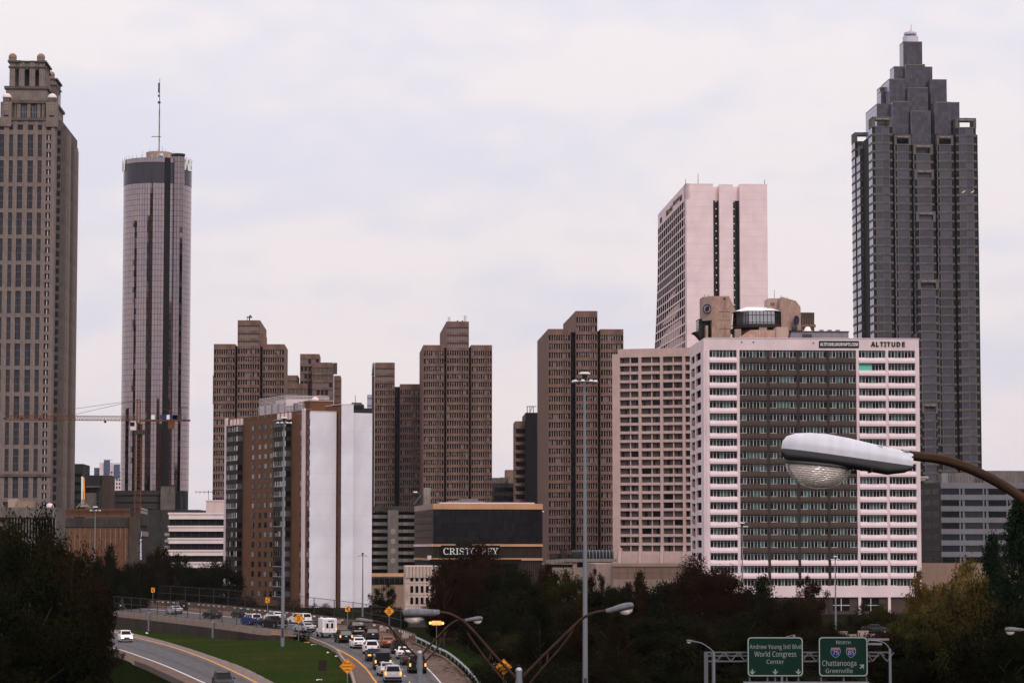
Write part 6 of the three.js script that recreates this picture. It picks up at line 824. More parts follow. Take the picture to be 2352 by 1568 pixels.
function makeVan() { // white utility box van, points along +x
  const c = new THREE.Group(), w = paint(.74, .7, .69), bx = mesh('box_body', new RoundedBoxGeometry(3.7, 2.15, 2.2, 3, .14), w, c, TR(-.95, 1.75, 0)); const cab = new THREE.Shape([[.85, .45], [2.95, .45], [2.98, 1.1], [2.0, 1.28], [1.5, 2.15], [.85, 2.2]].map(q => new THREE.Vector2(...q))); const g = new THREE.ExtrudeGeometry(cab, { depth: 1.8, bevelEnabled: true, bevelSize: .05, bevelThickness: .08, bevelSegments: 2 }); g.translate(0, 0, -.9); mesh('cab', g, w, c);
  mesh('chassis', boxGeo(5.2, .25, 1.5), trim, c, TR(-2.7, .45, -.75)); for (const z of [-.36, .36]) { const s = new RoundedBoxGeometry(.05, .72, .34, 3, .02); mesh('rear_window', s, carGlass, c, TR(-2.81, 1.75, z)); mesh('door_frame', boxGeo(.02, 1.5, .02), trim, c, TR(-2.82, .95, z > 0 ? .66 : -.66)); mesh('door_handle', boxGeo(.04, .12, .05), trim, c, TR(-2.84, 1.45, z * .25)); mesh('tail_light', boxGeo(.05, .28, .14), tail, c, TR(-2.82, 1.15, z * 2.75 - .07)); mesh('marker_light', boxGeo(.05, .07, .14), litTail, c, TR(-2.78, 2.7, z * .6 - .07)); }
  mesh('door_gap', boxGeo(.02, 1.7, .025), trim, c, TR(-2.82, .85, -.012)); mesh('step_bumper', boxGeo(.3, .14, 2.1), rimM, c, TR(-3.0, .5, -1.05)); mesh('logo', boxGeo(.02, .16, .55), M(.05, .09, .2), c, TR(-2.815, 2.35, -.3)); mesh('logo', new THREE.TorusGeometry(.14, .04, 6, 16).rotateY(Math.PI / 2), M(.05, .09, .2), c, TR(-2.82, 2.43, .42)); mesh('number_plate', boxGeo(.02, .15, .3), plateM, c, TR(-3.02, .68, -.15));
  for (const k of [-2.3, -1.5, -.7, .1]) for (const z of [-1, 1]) { mesh('locker_door', boxGeo(.7, .75, .02), M(.66, .62, .61), c, TR(k - .2, .82, z > 0 ? 1.1 : -1.12)); mesh('locker_latch', boxGeo(.12, .05, .02), trim, c, TR(k + .1, 1.2, z > 0 ? 1.115 : -1.135)); } mesh('lettering', boxGeo(.8, .12, .02), M(.12, .16, .25), c, TR(-1.7, 1.9, 1.1)); mesh('lettering', boxGeo(.5, .1, .02), M(.12, .16, .25), c, TR(-.4, 1.95, 1.1));
  for (const x of [-1.75, 2.0]) for (const z of [-1, 1]) { const o = mesh('wheel', new THREE.CylinderGeometry(.4, .4, .3, 20).rotateX(Math.PI / 2), tyre, c, TR(x, .4, z * .95)); mesh('rim', new THREE.CylinderGeometry(.25, .25, .03, 14).rotateX(Math.PI / 2), rimM, o, TR(0, 0, z * .15)); } mesh('windscreen', boxGeo(.03, .75, 1.5), carGlass, c, new THREE.Matrix4().makeRotationZ(.52).setPosition(2.02, 1.36, -.75)); for (const z of [-1, 1]) { mesh('side_window', boxGeo(.7, .55, .02), carGlass, c, TR(.95, 1.45, z > 0 ? .985 : -1.0)); mesh('mirror', boxGeo(.12, .3, .2), trim, c, TR(1.7, 1.4, z > 0 ? 1.0 : -1.2)); mesh('head_light', boxGeo(.04, .2, .3), headM, c, TR(3.02, .85, z * .65 - .15)); }
  return c;
}
const proto = {};
const col = { black: [.006, .006, .0065], maroon: [.06, .018, .014], silver: [.42, .41, .42], white: [.78, .75, .75], blue: [.012, .03, .2], copper: [.3, .1, .035], grey: [.045, .048, .052], dark: [.014, .0145, .016] };
function vehicle(kind, color, label, cat, u, v, { lit = 0, deck = true, turn = null, flip = false, y = 0, roof = null, scale = 1.06 } = {}) {
  const o = (proto[kind] ??= kind === 'van' ? makeVan() : makeCar(kind)).clone(); o.name = numbered(kind === 'van' ? 'box_van' : kind === 'pickup' ? 'pickup_truck' : kind === 'sedan' ? 'saloon_car' : kind === 'minivan' ? 'minivan' : 'suv_car'); scene.add(o); const pm = color && paint(...col[color]), rm = roof && paint(...col[roof]);
  o.traverse(m => { if (m.material?.name === 'paint' && pm) m.material = rm && (m.name === 'roof' || m.name === 'cabin') ? rm : pm; if (lit & 1 && m.name === 'tail_light') m.material = litTail; if (lit & 2 && m.name === 'head_light') m.material = litHead; });
  let p, t; if (deck) { const h = onDeck(u, v); if (!h) { console.log('no deck', label); return; } p = h.p; t = h.t.clone().negate(); } else { p = onY(u, v, y); t = turn; } // cars head away up the ramp
  if (flip) t = t.clone().negate(); o.position.copy(p).add(V(0, .015, 0)); o.rotation.y = Math.atan2(-t.z, t.x); o.rotation.order = 'YXZ'; o.scale.setScalar(scale); tag(o, label, cat, kind === 'van' ? null : 'vehicles queuing on the ramp'); return o;
}
// (u, v) is the middle of the footprint on the road
const q = vehicle;
q('sedan', 'grey', 'grey saloon half hidden behind the left tree at the ramp start', 'car', 268, 1400);
q('sedan', 'maroon', 'dark maroon saloon farthest left in the ramp queue', 'car', 306, 1393.5);
q('suv', 'black', 'black boxy SUV behind the silver saloon near the ramp start', 'suv', 413, 1401.5, { scale: 1.05 });
q('sedan', 'silver', 'silver saloon in front of the black boxy SUV', 'car', 400, 1410);
q('sedan', 'black', 'black saloon alone between two gaps in the ramp queue', 'car', 486, 1420);
q('sedan', 'dark', 'dark saloon directly behind the blue SUV with white roof', 'car', 552, 1418.5);
q('suv', 'blue', 'bright blue SUV with white roof on the ramp', 'suv', 577, 1434, { roof: 'white' });
q('sedan', 'white', 'white saloon left of the tall mast on the ramp', 'car', 630, 1425);
q('pickup', 'black', 'black pickup directly left of the tall mast, beside the parapet', 'pickup truck', 629, 1442);
q('suv', 'white', 'white SUV partly behind the right lane ends sign', 'suv', 688, 1433);
q('sedan', 'silver', 'silver saloon just right of the tall mast behind the van', 'car', 699, 1451, {});
q('sedan', 'dark', 'dark saloon hidden behind the left side of the white utility van', 'car', 726, 1446);
q('van', null, 'white utility box van with two rear windows', 'van', 749, 1463, { lit: 1 });
q('minivan', 'black', 'black minivan directly behind the white utility van', 'minivan', 788, 1474.5, { lit: 1 });
q('pickup', 'black', 'black pickup truck in the right lane beside the utility van', 'pickup truck', 819, 1455.5);
q('suv', 'black', 'black crossover behind the black pickup truck, right lane', 'suv', 851, 1469.5);
q('sedan', 'white', 'white saloon behind the black minivan in the left lane', 'car', 822, 1488);
q('suv', 'white', 'white SUV behind the white saloon in the left lane', 'suv', 851, 1501);
q('sedan', 'copper', 'copper orange saloon in the right lane', 'car', 890, 1486.5);
q('suv', 'black', 'black SUV directly behind the copper saloon', 'suv', 915, 1500);
q('sedan', 'black', 'black saloon between the white SUV and the big black SUV', 'car', 857, 1517, { lit: 1 });
q('sedan', 'white', 'white saloon behind the black SUV in the right lane', 'car', 927, 1512);
q('big_suv', 'black', 'big black SUV with amber rear lights in the left lane', 'suv', 877, 1536, { lit: 1 });
q('sedan', 'grey', 'dark grey saloon in the right lane ahead of the lit black SUV', 'car', 938, 1526);
q('sedan', 'silver', 'silver saloon with one amber light behind the big black SUV', 'car', 887, 1551, { lit: 1 });
q('big_suv', 'black', 'black SUV with lit lamps and roof light nearest in the right lane', 'suv', 957, 1544, { lit: 1 });
q('suv', 'silver', 'silver SUV nearest in the left lane at the bottom edge', 'suv', 901, 1565, { lit: 1 });
{ const w4 = q('van', null, 'white van half hidden behind the second bridge ices sign', 'van', 1157, 1549, { deck: false, turn: V(.1, 0, -1), y: -.06 }); delete w4.userData.group; const w5 = q('sedan', 'copper', 'orange saloon beside the white van behind the second bridge ices sign', 'car', 1178, 1557, { deck: false, turn: V(.3, 0, -1), y: -.06 }); delete w5.userData.group; }
const w1 = q('suv', 'white', 'white SUV with lit headlights coming out from the left trees', 'suv', 287, 1474, { deck: false, turn: V(.24, 0, .97), lit: 2 }); if (w1) w1.userData.group = undefined, delete w1.userData.group;
const w2 = q('suv', 'dark', 'dark SUV driving towards us at the bottom of the lower road', 'suv', 511, 1584, { deck: false, turn: V(.19, 0, .98) }); if (w2) delete w2.userData.group;
const w3 = q('sedan', 'grey', 'pale parked car far right behind the green signs', 'car', 2013, 1454, { deck: false, turn: V(1, 0, .12), y: 2.2, scale: .9 }); if (w3) delete w3.userData.group;

// ---------------------------------------------------------------- road signs
function post(o, h, r = .05, m = mats.steel) { return mesh('post', cyl(r, r, h, 8), m, o, TR(0, -h, -.08)); }
function panelSign(name, label, cat, u, v, d, ground) { const p = at(u, v, d); const o = thing(name, label, cat, p, Math.atan2(-p.x, -p.z + 0) * 0); if (ground !== null) post(o, p.y - ground); return o; }
function diamond(label, u, v, d, hw, ground, lines, sz) {
  const r = hw / F * d, o = panelSign('warning_sign', label, 'road sign', u, v, d, ground), s = new THREE.Shape([[0, -r], [r, 0], [0, r], [-r, 0]].map(q => new THREE.Vector2(...q))); mesh('board', new THREE.ExtrudeGeometry(s, { depth: .03, bevelEnabled: false }), mats.orangeSign, o, TR(0, 0, -.03));
  const k = .93, b = new THREE.Shape([[0, -r * k], [r * k, 0], [0, r * k], [-r * k, 0]].map(q => new THREE.Vector2(...q))); b.holes.push(new THREE.Path([[0, -r * .87], [-r * .87, 0], [0, r * .87], [r * .87, 0]].map(q => new THREE.Vector2(...q)))); mesh('border', new THREE.ExtrudeGeometry(b, { depth: .01, bevelEnabled: false }), mats.ink, o, TR(0, 0, .002));
  lines.forEach(([t, y, w]) => mesh('lettering', textGeo(t, r * sz, .012, fonts.sans, r * w), mats.ink, o, TR(0, r * y, .002))); return o;
}
diamond('orange diamond sign reading right lane ends beside the tall mast', 685.5, 1420, 416, 12.6, .9, [['RIGHT', .34, .7], ['LANE', .0, .62], ['ENDS', -.34, .62]], .25);
diamond('orange diamond sign reading right lane ends beyond the outer fence', 893.5, 1403.5, 437, 12.2, .5, [['RIGHT', .34, .7], ['LANE', .0, .62], ['ENDS', -.34, .62]], .25);
diamond('large orange diamond sign reading bridge ices before road on the grass island', 797.5, 1530, 300, 18.3, .2, [['BRIDGE', .37, .86], ['ICES BEFORE', -.02, 1.42], ['ROAD', -.41, .64]], .22);
diamond('orange bridge ices sign partly hidden behind the lamp arms', 1157, 1532, 258, 19, -.1, [['BRIDGE', .37, .86], ['ICES BEFORE', -.02, 1.42], ['ROAD', -.41, .64]], .22);
function chevron(label, u, v, d, hw, hh, ground) { const w = hw / F * d, h = hh / F * d, o = panelSign('chevron_sign', label, 'road sign', u, v, d, ground); piece('board', mats.orangeSign, o, -w, w, -h, h, -.03, 0); const s = new THREE.Shape([[.45 * w, .85 * h], [-.75 * w, 0], [.45 * w, -.85 * h], [.95 * w, -.85 * h], [-.1 * w, 0], [.95 * w, .85 * h]].map(q => new THREE.Vector2(...q))); mesh('arrow', new THREE.ExtrudeGeometry(s, { depth: .012, bevelEnabled: false }), mats.ink, o, TR(0, 0, .002)); }
chevron('orange chevron sign on the far fence near the ramp start', 350.5, 1355, 538, 4, 5.5, 3.6); chevron('orange chevron sign on the far fence before the brick apartments', 614, 1378, 489, 4.6, 6, 2.9); chevron('orange chevron sign on the far fence before the white end wall', 798, 1398, 452, 5.5, 6.2, 2);
{ // lit prepare-to-stop sign with two amber lamps
  const d = 410, p = at(1002.5, 1430.5, d), o = thing('prepare_to_stop_sign', 'lit amber prepare to stop sign with two round flashing lamps on a post', 'road sign', p), k = d / F; post(o, p.y - .3); const am = M(.8, .33, .06); am.emissive.setRGB(1, .4, .06); am.emissiveIntensity = .3; const g = new RoundedBoxGeometry(22 * k, 10.5 * k, .12, 3, .06); mesh('board', g, am, o); const wm = M(.9, .8, .6); wm.emissive.setRGB(1, .85, .6); wm.emissiveIntensity = .25; mesh('lettering', textGeo('PREPARE', 3.4 * k, .03, fonts.sans, 19.5 * k), wm, o, TR(0, 2.1 * k, .06)); mesh('lettering', textGeo('TO STOP', 3.4 * k, .03, fonts.sans, 17 * k), wm, o, TR(0, -2.3 * k, .06));
  for (const s of [-1, 1]) { const m = M(1, .7, .2); m.emissive.setRGB(1, .6, .12); m.emissiveIntensity = 1; mesh('amber_lamp', new THREE.CylinderGeometry(3.1 * k, 3.1 * k, .1, 18).rotateX(Math.PI / 2), m, o, TR(s * 14.2 * k, -s * .3 * k, .05)); mesh('lamp_hood', new THREE.CylinderGeometry(3.5 * k, 3.5 * k, .25, 18, 1, true).rotateX(Math.PI / 2), mats.iron, o, TR(s * 14.2 * k, -s * .3 * k, .0)); const l = new THREE.PointLight(new THREE.Color().setRGB(1, .6, .12), .8); l.position.set(s * 14.2 * k, 0, .4); l.castShadow = true; o.add(l); }
}
{ const p = at(821, 1516, 300); const s = thing('back_of_sign', 'dark back of a square sign standing low on the grass island', 'road sign', onY(821 - 0, 1566, .2).setX(at(821, 1520, 305).x)); piece('board', M(.028, .02, .018), s, -.45, .45, 1.55, 2.75, 0, .04); piece('post', mats.iron, s, -.05, .05, 0, 1.5, 0, .05); s.position.copy(at(740.5, 1556, 300)).setY(0); }
{ // green overhead signs on a truss gantry
  const d = 218, U = x => 1693.8 + x * .1709, W = y => 1435.5 + y * .1709, p0 = at(1622, 1497, d), o = thing('sign_gantry', 'grey steel truss gantry carrying the green direction signs', 'sign gantry', V(p0.x, 0, p0.z)), q = (u, v) => { const p = at(u, v, d); return V(p.x - p0.x, p.y, 0); };
  const gant = M(.13, .13, .14, { roughness: .5, metalness: .3 }); piece('post', gant, o, -.15, .15, 0, p0.y, -.15, .15); piece('post', gant, o, q(1630, 0).x, q(1633, 0).x, 0, p0.y, -1.6, -1.3); for (const [v, z] of [[365, 0], [420, -1.2], [485, 0]]) { const a = q(1622, W(v)), b = q(U(2010), W(v)); piece('chord', gant, o, a.x, b.x + (v === 365 ? .3 : v === 420 ? -.9 : -2.6) * .5, a.y - .055, a.y + .055, z - .055, z + .055); }
  for (let i = 0; i < 13; i++) { const x0 = q(1622 + i * 32, 0).x, x1 = q(1638 + i * 32, 0).x, x2 = q(1654 + i * 32, 0).x; if (i > 12) continue; const m = new MB(); m.bar(V(x0, q(0, W(365)).y, 0), V(x1, q(0, W(485)).y, 0), .09).bar(V(x1, q(0, W(485)).y, 0), V(x2, q(0, W(365)).y, 0), .09).bar(V(x1, q(0, W(420)).y, -1.2), V(x0, q(0, W(365)).y, 0), .07); m.build('brace', gant, o); }
  { const a = q(U(75), W(768)), b = q(U(1755), W(768)); piece('walkway', mats.steel, o, a.x, b.x, a.y - .12, a.y + .05, .1, .9); } for (const c of [165, 403, 508, 663, 820, 1125, 1428, 1735]) { const a = q(U(c), W(768)), b = q(U(c), W(690)); piece('hanger', gant, o, a.x - .06, a.x + .06, a.y, b.y, .2, .3); }
  for (const [v, c0, c1] of [[203, 1730, 2090], [265, 1755, 1995]]) { const a = q(U(c0), W(v)), b = q(U(c1), W(v)); piece('back_beam', mats.steel, o, a.x, b.x, a.y - .08, a.y + .08, -2.2, -2); }
  const gm = M(.004, .023, .015, { roughness: .5 }), wh = mats.signWhite;
  const sign = (name, label, c0, c1, v0, v1, fill) => { const a = at(U(c0), W(v1), d - .5), b = at(U(c1), W(v0), d - .5), s = thing(name, label, 'road sign', V((a.x + b.x) / 2, (a.y + b.y) / 2, a.z)), w = b.x - a.x, h = b.y - a.y, r = .3; const rs = (W2, H2, R) => { const q = new THREE.Shape(); q.moveTo(-W2 + R, -H2); q.lineTo(W2 - R, -H2); q.absarc(W2 - R, -H2 + R, R, -Math.PI / 2, 0); q.lineTo(W2, H2 - R); q.absarc(W2 - R, H2 - R, R, 0, Math.PI / 2); q.lineTo(-W2 + R, H2); q.absarc(-W2 + R, H2 - R, R, Math.PI / 2, Math.PI); q.lineTo(-W2, -H2 + R); q.absarc(-W2 + R, -H2 + R, R, Math.PI, Math.PI * 1.5); return q; };
    mesh('board', new THREE.ExtrudeGeometry(rs(w / 2, h / 2, .04), { depth: .05, bevelEnabled: false }), gm, s, TR(0, 0, -.05)); const b2 = rs(w / 2 - .03, h / 2 - .03, r); b2.holes.push(new THREE.Path(rs(w / 2 - .11, h / 2 - .11, r - .06).getPoints(6))); mesh('border', new THREE.ExtrudeGeometry(b2, { depth: .012, bevelEnabled: false, curveSegments: 6 }), M(.32, .35, .34), s, TR(0, 0, .002));
    const X = c => (c - (c0 + c1) / 2) / (c1 - c0) * w, Y = v => ((v0 + v1) / 2 - v) / (v1 - v0) * h; fill(s, X, Y); return s; };
  const txt = (s, X, Y, t, c0, c1, v0, v1) => mesh('lettering', textGeo(t, (Y(v0) - Y(v1)), .012, fonts.reg, X(c1) - X(c0)), M(.27, .285, .28), s, TR((X(c0) + X(c1)) / 2, (Y(v0) + Y(v1)) / 2, .002));
  const arrow = (s, X, Y, c, v, turn) => { const g = new THREE.Shape([[-.05, .2], [.05, .2], [.05, -.0], [.25, .08], [.0, -.2], [-.25, .08], [-.05, 0]].map(q => new THREE.Vector2(q[0] * 1.1, q[1] * 1.1))); mesh('arrow', new THREE.ExtrudeGeometry(g, { depth: .012, bevelEnabled: false }), M(.27, .285, .28), s, new THREE.Matrix4().makeRotationZ(turn).scale(V(1.0, 1.0, 1)).setPosition(X(c), Y(v), .002)); };
  sign('direction_sign', 'green sign to World Congress Center with three down arrows', 138, 885, 157, 690, (s, X, Y) => { txt(s, X, Y, 'Andrew Young Intl Blvd', 168, 860, 268, 326); txt(s, X, Y, 'World Congress', 232, 794, 362, 432); txt(s, X, Y, 'Center', 395, 630, 462, 518); for (const c of [204, 511, 820]) arrow(s, X, Y, c, 628, 0); });
  sign('direction_sign', 'green north sign with two interstate shields and slanted arrow', 1097, 1755, 155, 690, (s, X, Y) => { txt(s, X, Y, 'N', 1335, 1375, 206, 255); txt(s, X, Y, 'ORTH', 1384, 1522, 214, 255); txt(s, X, Y, 'Chattanooga', 1145, 1600, 484, 555); txt(s, X, Y, 'Greenville', 1190, 1550, 582, 640); arrow(s, X, Y, 1676, 553, Math.PI * .75);
    for (const [c, t] of [[1325, '75'], [1530, '85']]) { const R = X(1390) - X(1325), H = (Y(300) - Y(438)) / 2, sh = k => { const q = new THREE.Shape(); q.moveTo(-.82 * R * k, H * k); q.quadraticCurveTo(-.4 * R * k, .86 * H * k, 0, .98 * H * k); q.quadraticCurveTo(.4 * R * k, .86 * H * k, .82 * R * k, H * k); q.quadraticCurveTo(1.2 * R * k, .1 * H * k, .75 * R * k, -.45 * H * k); q.quadraticCurveTo(.4 * R * k, -.85 * H * k, 0, -H * k); q.quadraticCurveTo(-.4 * R * k, -.85 * H * k, -.75 * R * k, -.45 * H * k); q.quadraticCurveTo(-1.2 * R * k, .1 * H * k, -.82 * R * k, H * k); return q; };
      const e = (k, z, m, n) => mesh(n, new THREE.ExtrudeGeometry(sh(k), { depth: .01, bevelEnabled: false, curveSegments: 8 }), m, s, TR(X(c), Y(369), z)); e(1, .002, M(.4, .42, .45), 'shield_edge'); e(.93, .013, M(.015, .025, .15), 'shield'); piece('shield_band', M(.3, .07, .04), s, X(c) - R * .86, X(c) + R * .86, Y(331), Y(308), .024, .03); mesh('shield_word', textGeo('INTERSTATE', (Y(313) - Y(326)), .006, fonts.reg, R * 1.4), M(.45, .3, .28), s, TR(X(c), Y(320), .031)); mesh('shield_number', textGeo(t, Y(340) - Y(395), .01, fonts.reg, R * 1.25), M(.33, .34, .37), s, TR(X(c), Y(368), .025)); } });
  // stacked white boards behind
  [[1925, 1947, 1449, 1462], [1947, 1968, 1455.5, 1464], [1971, 1995.5, 1447.5, 1462], [1994, 2010, 1454.5, 1490]].forEach(([u0, u1, v0, v1], i) => { const dd = 330, a = at(u0, v1, dd), c = at(u1, v0, dd), s = thing('white_board', ['pale slatted board behind the north sign, left end', 'low pale slatted board behind the north sign, second', 'tall pale slatted board behind the north sign, third', 'pale board sticking out right of the north sign'][i], 'sign back', V(a.x, 0, a.z)); const n = 7, h = (c.y - a.y) / n; for (let k = 0; k < n; k++) piece('slat', M(.5, .36, .32), s, 0, c.x - a.x, a.y + k * h, a.y + (k + 1) * h - .03, 0, .05); for (const t of [.1, .62]) piece('post', mats.iron, s, (c.x - a.x) * t, (c.x - a.x) * t + .12, 0, c.y - .2, .05, .12); });
}
// ---------------------------------------------------------------- lamps
function cobraHead(s = 1) { // a street-lamp head: tip towards -x, socket at +x, y up; .76 m long
  const g = new THREE.Group(); g.name = 'lamp_head';
  const prof = [[-.375, .0, .012, .0], [-.37, .04, .045, .0], [-.35, .075, .075, .0], [-.3, .11, .098, .0], [-.22, .132, .112, .0], [-.12, .135, .118, .0], [0, .118, .112, 0], [.12, .092, .1, 0], [.24, .075, .088, 0], [.34, .066, .08, 0], [.375, .062, .074, 0]]; // x, half width, height above the seam
  const loft = (hs, lowf, name, mat) => { const n = 18, p = [], ix = []; prof.forEach(([x, w, h], i) => { for (let k = 0; k <= n; k++) { const a = Math.PI * k / n, ca = Math.cos(a), sa = Math.sin(a), e = .8; const yy = lowf ? -lowf(x) * Math.pow(sa, .5) : h * Math.pow(sa, e); p.push(x, yy - (x + .375) * .035 * 1, Math.sign(ca) * Math.pow(Math.abs(ca), .85) * w); } }); const m = n + 1; for (let i = 0; i < prof.length - 1; i++) for (let k = 0; k < n; k++) { const a = i * m + k; if (lowf) ix.push(a, a + m, a + 1, a + 1, a + m, a + m + 1); else ix.push(a, a + 1, a + m, a + 1, a + m + 1, a + m); } const q = new THREE.BufferGeometry(); q.setAttribute('position', new THREE.Float32BufferAttribute(p, 3)); q.setIndex(ix); q.computeVertexNormals(); const u = []; for (let i = 0; i < p.length; i += 3) u.push(p[i] * 1.3, p[i + 2] * 1.3 + p[i + 1]); q.setAttribute('uv', new THREE.Float32BufferAttribute(u, 2)); mat.side = THREE.DoubleSide; return mesh(name, q, mat, g); };
  const shell = M(.64, .64, .7, { roughness: .5, metalness: .1, map: rep(T.stain, .9), bumpMap: rep(T.stain, .5), bumpScale: .0004 }), under = M(.085, .08, .084, { roughness: .55, metalness: .15 });
  loft(0, null, 'top_shell', shell); loft(0, x => (x < .1 ? .062 : lerp(.062, .07, (x - .1) / .2)) * (1 - .75 * sst(.29, .385, x)) * sst(-.39, -.34, x), 'lower_shell', under); piece('back_plate', under, g, .366, .3745, -.04, .03, -.055, .055);
  for (let i = 0; i < 6; i++) { mesh('cooling_rib', new RoundedBoxGeometry(.008, .01, .1, 2, .003), shell, g, new THREE.Matrix4().makeRotationZ(-.12).setPosition(.17 + i * .011 + (i > 2 ? .12 : 0), .098 - .018 * (i > 2 ? 1.6 : 1) - (.17 + .375) * .02, 0)); }
  // prismatic glass bowl
  const pts = []; for (let i = 0; i <= 14; i++) { const a = i / 14 * Math.PI / 2; pts.push(new THREE.Vector2(Math.cos(a) * .19, -Math.sin(a) * .142)); } const lg = new THREE.LatheGeometry(pts, 48); const pp = lg.attributes.position; for (let i = 0; i < pp.count; i++) { const x = pp.getX(i), y = pp.getY(i), z = pp.getZ(i); pp.setXYZ(i, x, y, z * .62); } lg.computeVertexNormals();
  const prism = noiseTex(256, (x, y) => { const t = (x * 10) % 1, v = Math.abs(((t < .5 ? t : 1 - t) * 4 + y * 26) % 1 - .5) * 2; return [v, v, v]; }); prism.repeat.set(1.2, 1);
  const gm = new THREE.MeshPhysicalMaterial({ color: new THREE.Color().setRGB(.93, .88, .84), transmission: .92, roughness: .12, ior: 1.45, thickness: 0, bumpMap: prism, bumpScale: .004, side: THREE.DoubleSide }); mesh('glass_bowl', lg, gm, g, TR(-.155, -.068, 0));
  const ip = [], ni = 15; for (let i = 0; i < ni; i++) { const a0 = i / ni * 1.5, r0 = Math.cos(a0) * .16, y0 = -Math.sin(a0) * .135, a1 = (i + 1) / ni * 1.5, r1 = Math.cos(a1) * .16, y1 = -Math.sin(a1) * .135; ip.push(new THREE.Vector2(r0, y0), new THREE.Vector2(lerp(r0, r1, .62) + .011, lerp(y0, y1, .72))); ip.push(new THREE.Vector2(lerp(r0, r1, .9), lerp(y0, y1, .95))); }
  const inner = new THREE.LatheGeometry(ip, 60).toNonIndexed(); { const q = inner.attributes.position; for (let i = 0; i < q.count; i++) { const x = q.getX(i), y = q.getY(i), z = q.getZ(i), an = Math.atan2(z, x), k = 1 + .035 * Math.abs(((an / 6.283 * 26 + 20 + y * 40) % 1) - .5) * 2; q.setXYZ(i, x * k, y, z * k * .66); } inner.computeVertexNormals(); }
  mesh('prism_liner', inner, new THREE.MeshPhysicalMaterial({ color: new THREE.Color().setRGB(.97, .93, .92), roughness: .3, metalness: .35, side: THREE.DoubleSide }), g, TR(-.15, -.066, 0));
  const refl = new THREE.SphereGeometry(.1, 20, 10, 0, 6.283, 0, 1.6); mesh('reflector', refl, M(.8, .78, .76, { metalness: .9, roughness: .22, side: THREE.DoubleSide }), g, TR(-.16, -.085, 0).scale(V(1.25, .5, .85))); mesh('bulb', new THREE.CapsuleGeometry(.028, .09, 6, 12).rotateZ(Math.PI / 2), M(.75, .72, .66, { roughness: .25 }), g, TR(-.15, -.1, 0));
  mesh('bowl_rim', new THREE.TorusGeometry(.186, .009, 8, 40).rotateX(Math.PI / 2), under, g, TR(-.155, -.072, 0).scale(V(1, 1, .62))); mesh('latch', boxGeo(.03, .02, .02), mats.iron, g, TR(.035, -.102, -.01)); piece('seam_joint', mats.iron, g, .14, .144, -.088, -.02, -.086, .086); piece('front_catch', mats.iron, g, -.376, -.362, -.05, -.02, -.02, .02);
  g.scale.setScalar(s); return g;
}
const headProto = cobraHead();
const weathered = M(.2, .2, .225, { roughness: .55, map: rep(T.grime, .6) });
function placeHead(o, tip, tail, old = true) { // orient a head so that it runs from tip to tail
  const h = headProto.clone(); if (old) h.traverse(m => { if (m.name === 'top_shell' || m.name === 'cooling_rib') m.material = weathered; }); const d = tail.clone().sub(tip), l = d.length(); h.position.copy(tip).add(tail).multiplyScalar(.5); const yaw = Math.atan2(-d.z, d.x), roll = Math.asin(d.y / l); h.rotation.order = 'YZX'; h.rotation.set(0, yaw, roll); h.scale.setScalar(l / .75); o.add(h); return h;
}
{ // the nearest lamp
  const d = 15.5, p = at(2600, 1400, d), o = thing('street_lamp', 'large close street lamp head with glass bowl on a rusty curved arm', 'street lamp', V(p.x, 0, p.z)), q = (u, v, dd = d) => at(u, v, dd).sub(o.position);
  placeHead(o, q(1795, 1030), q(2095, 1060), false); const a = tube([q(2070, 1043), q(2095, 1046.5), q(2160, 1054), q(2230, 1077), q(2300, 1112), q(2360, 1152), q(2440, 1225), q(2520, 1330), q(2570, 1440), q(2600, 1600)], .0285, 60, 14); mesh('arm', a, mats.rust, o); const e = q(2600, 1600); mesh('pole', cyl(.1, .075, e.y, 16), mats.rust, o, TR(e.x, 0, e.z)); 
}
function vLamp(label, d, pole, top, L, R) {
  const p = at(pole, top, d), o = thing('twin_street_lamp', label, 'street lamp', V(p.x, 0, p.z), 0, 'twin arm street lamps on braced arms'), q = (u, v, dd = d) => at(u, v, dd).sub(o.position); const pr = d < 80 ? .07 : .1; mesh('pole', cyl(pr * 1.3, pr, p.y, 14), mats.steel, o); mesh('pole_cap', new THREE.SphereGeometry(pr * 1.05, 12, 6, 0, 6.3, 0, 1.57), mats.galv, o, TR(0, p.y, 0)); mesh('collar', cyl(pr * 1.2, pr * 1.2, .3, 12), mats.steel, o, TR(0, p.y - .55, 0));
  for (const A of [L, R]) { placeHead(o, q(...A.tip), q(...A.tail)); mesh('arm', tube(A.arm.map(k => q(...k)), d < 80 ? .03 : .04, 40, 8), mats.rust, o); mesh('brace', tube(A.brace.map(k => q(...k)), d < 80 ? .022 : .032, 16, 8), mats.rust, o); for (const t of A.ties) { const m = new MB(); m.bar(q(...t[0]), q(...t[1]), .035); m.build('tie', mats.rust, o); } }
}
vLamp('nearer twin arm street lamp with wide grey heads at bottom middle', 58, 1192, 1540, { tip: [925, 1410], tail: [1010, 1406], arm: [[1005, 1405], [1030, 1409], [1060, 1424], [1090, 1452], [1130, 1498], [1190, 1562]], brace: [[1072, 1452], [1115, 1512], [1165, 1572], [1188, 1600]], ties: [[[1128, 1500], [1121, 1520]]] }, { tip: [1456, 1390], tail: [1392, 1403], arm: [[1396, 1402], [1365, 1407], [1335, 1422], [1312, 1444], [1260, 1494], [1194, 1560]], brace: [[1318, 1446], [1285, 1490], [1245, 1535], [1200, 1590]], ties: [[[1259, 1496], [1256, 1524]]] });
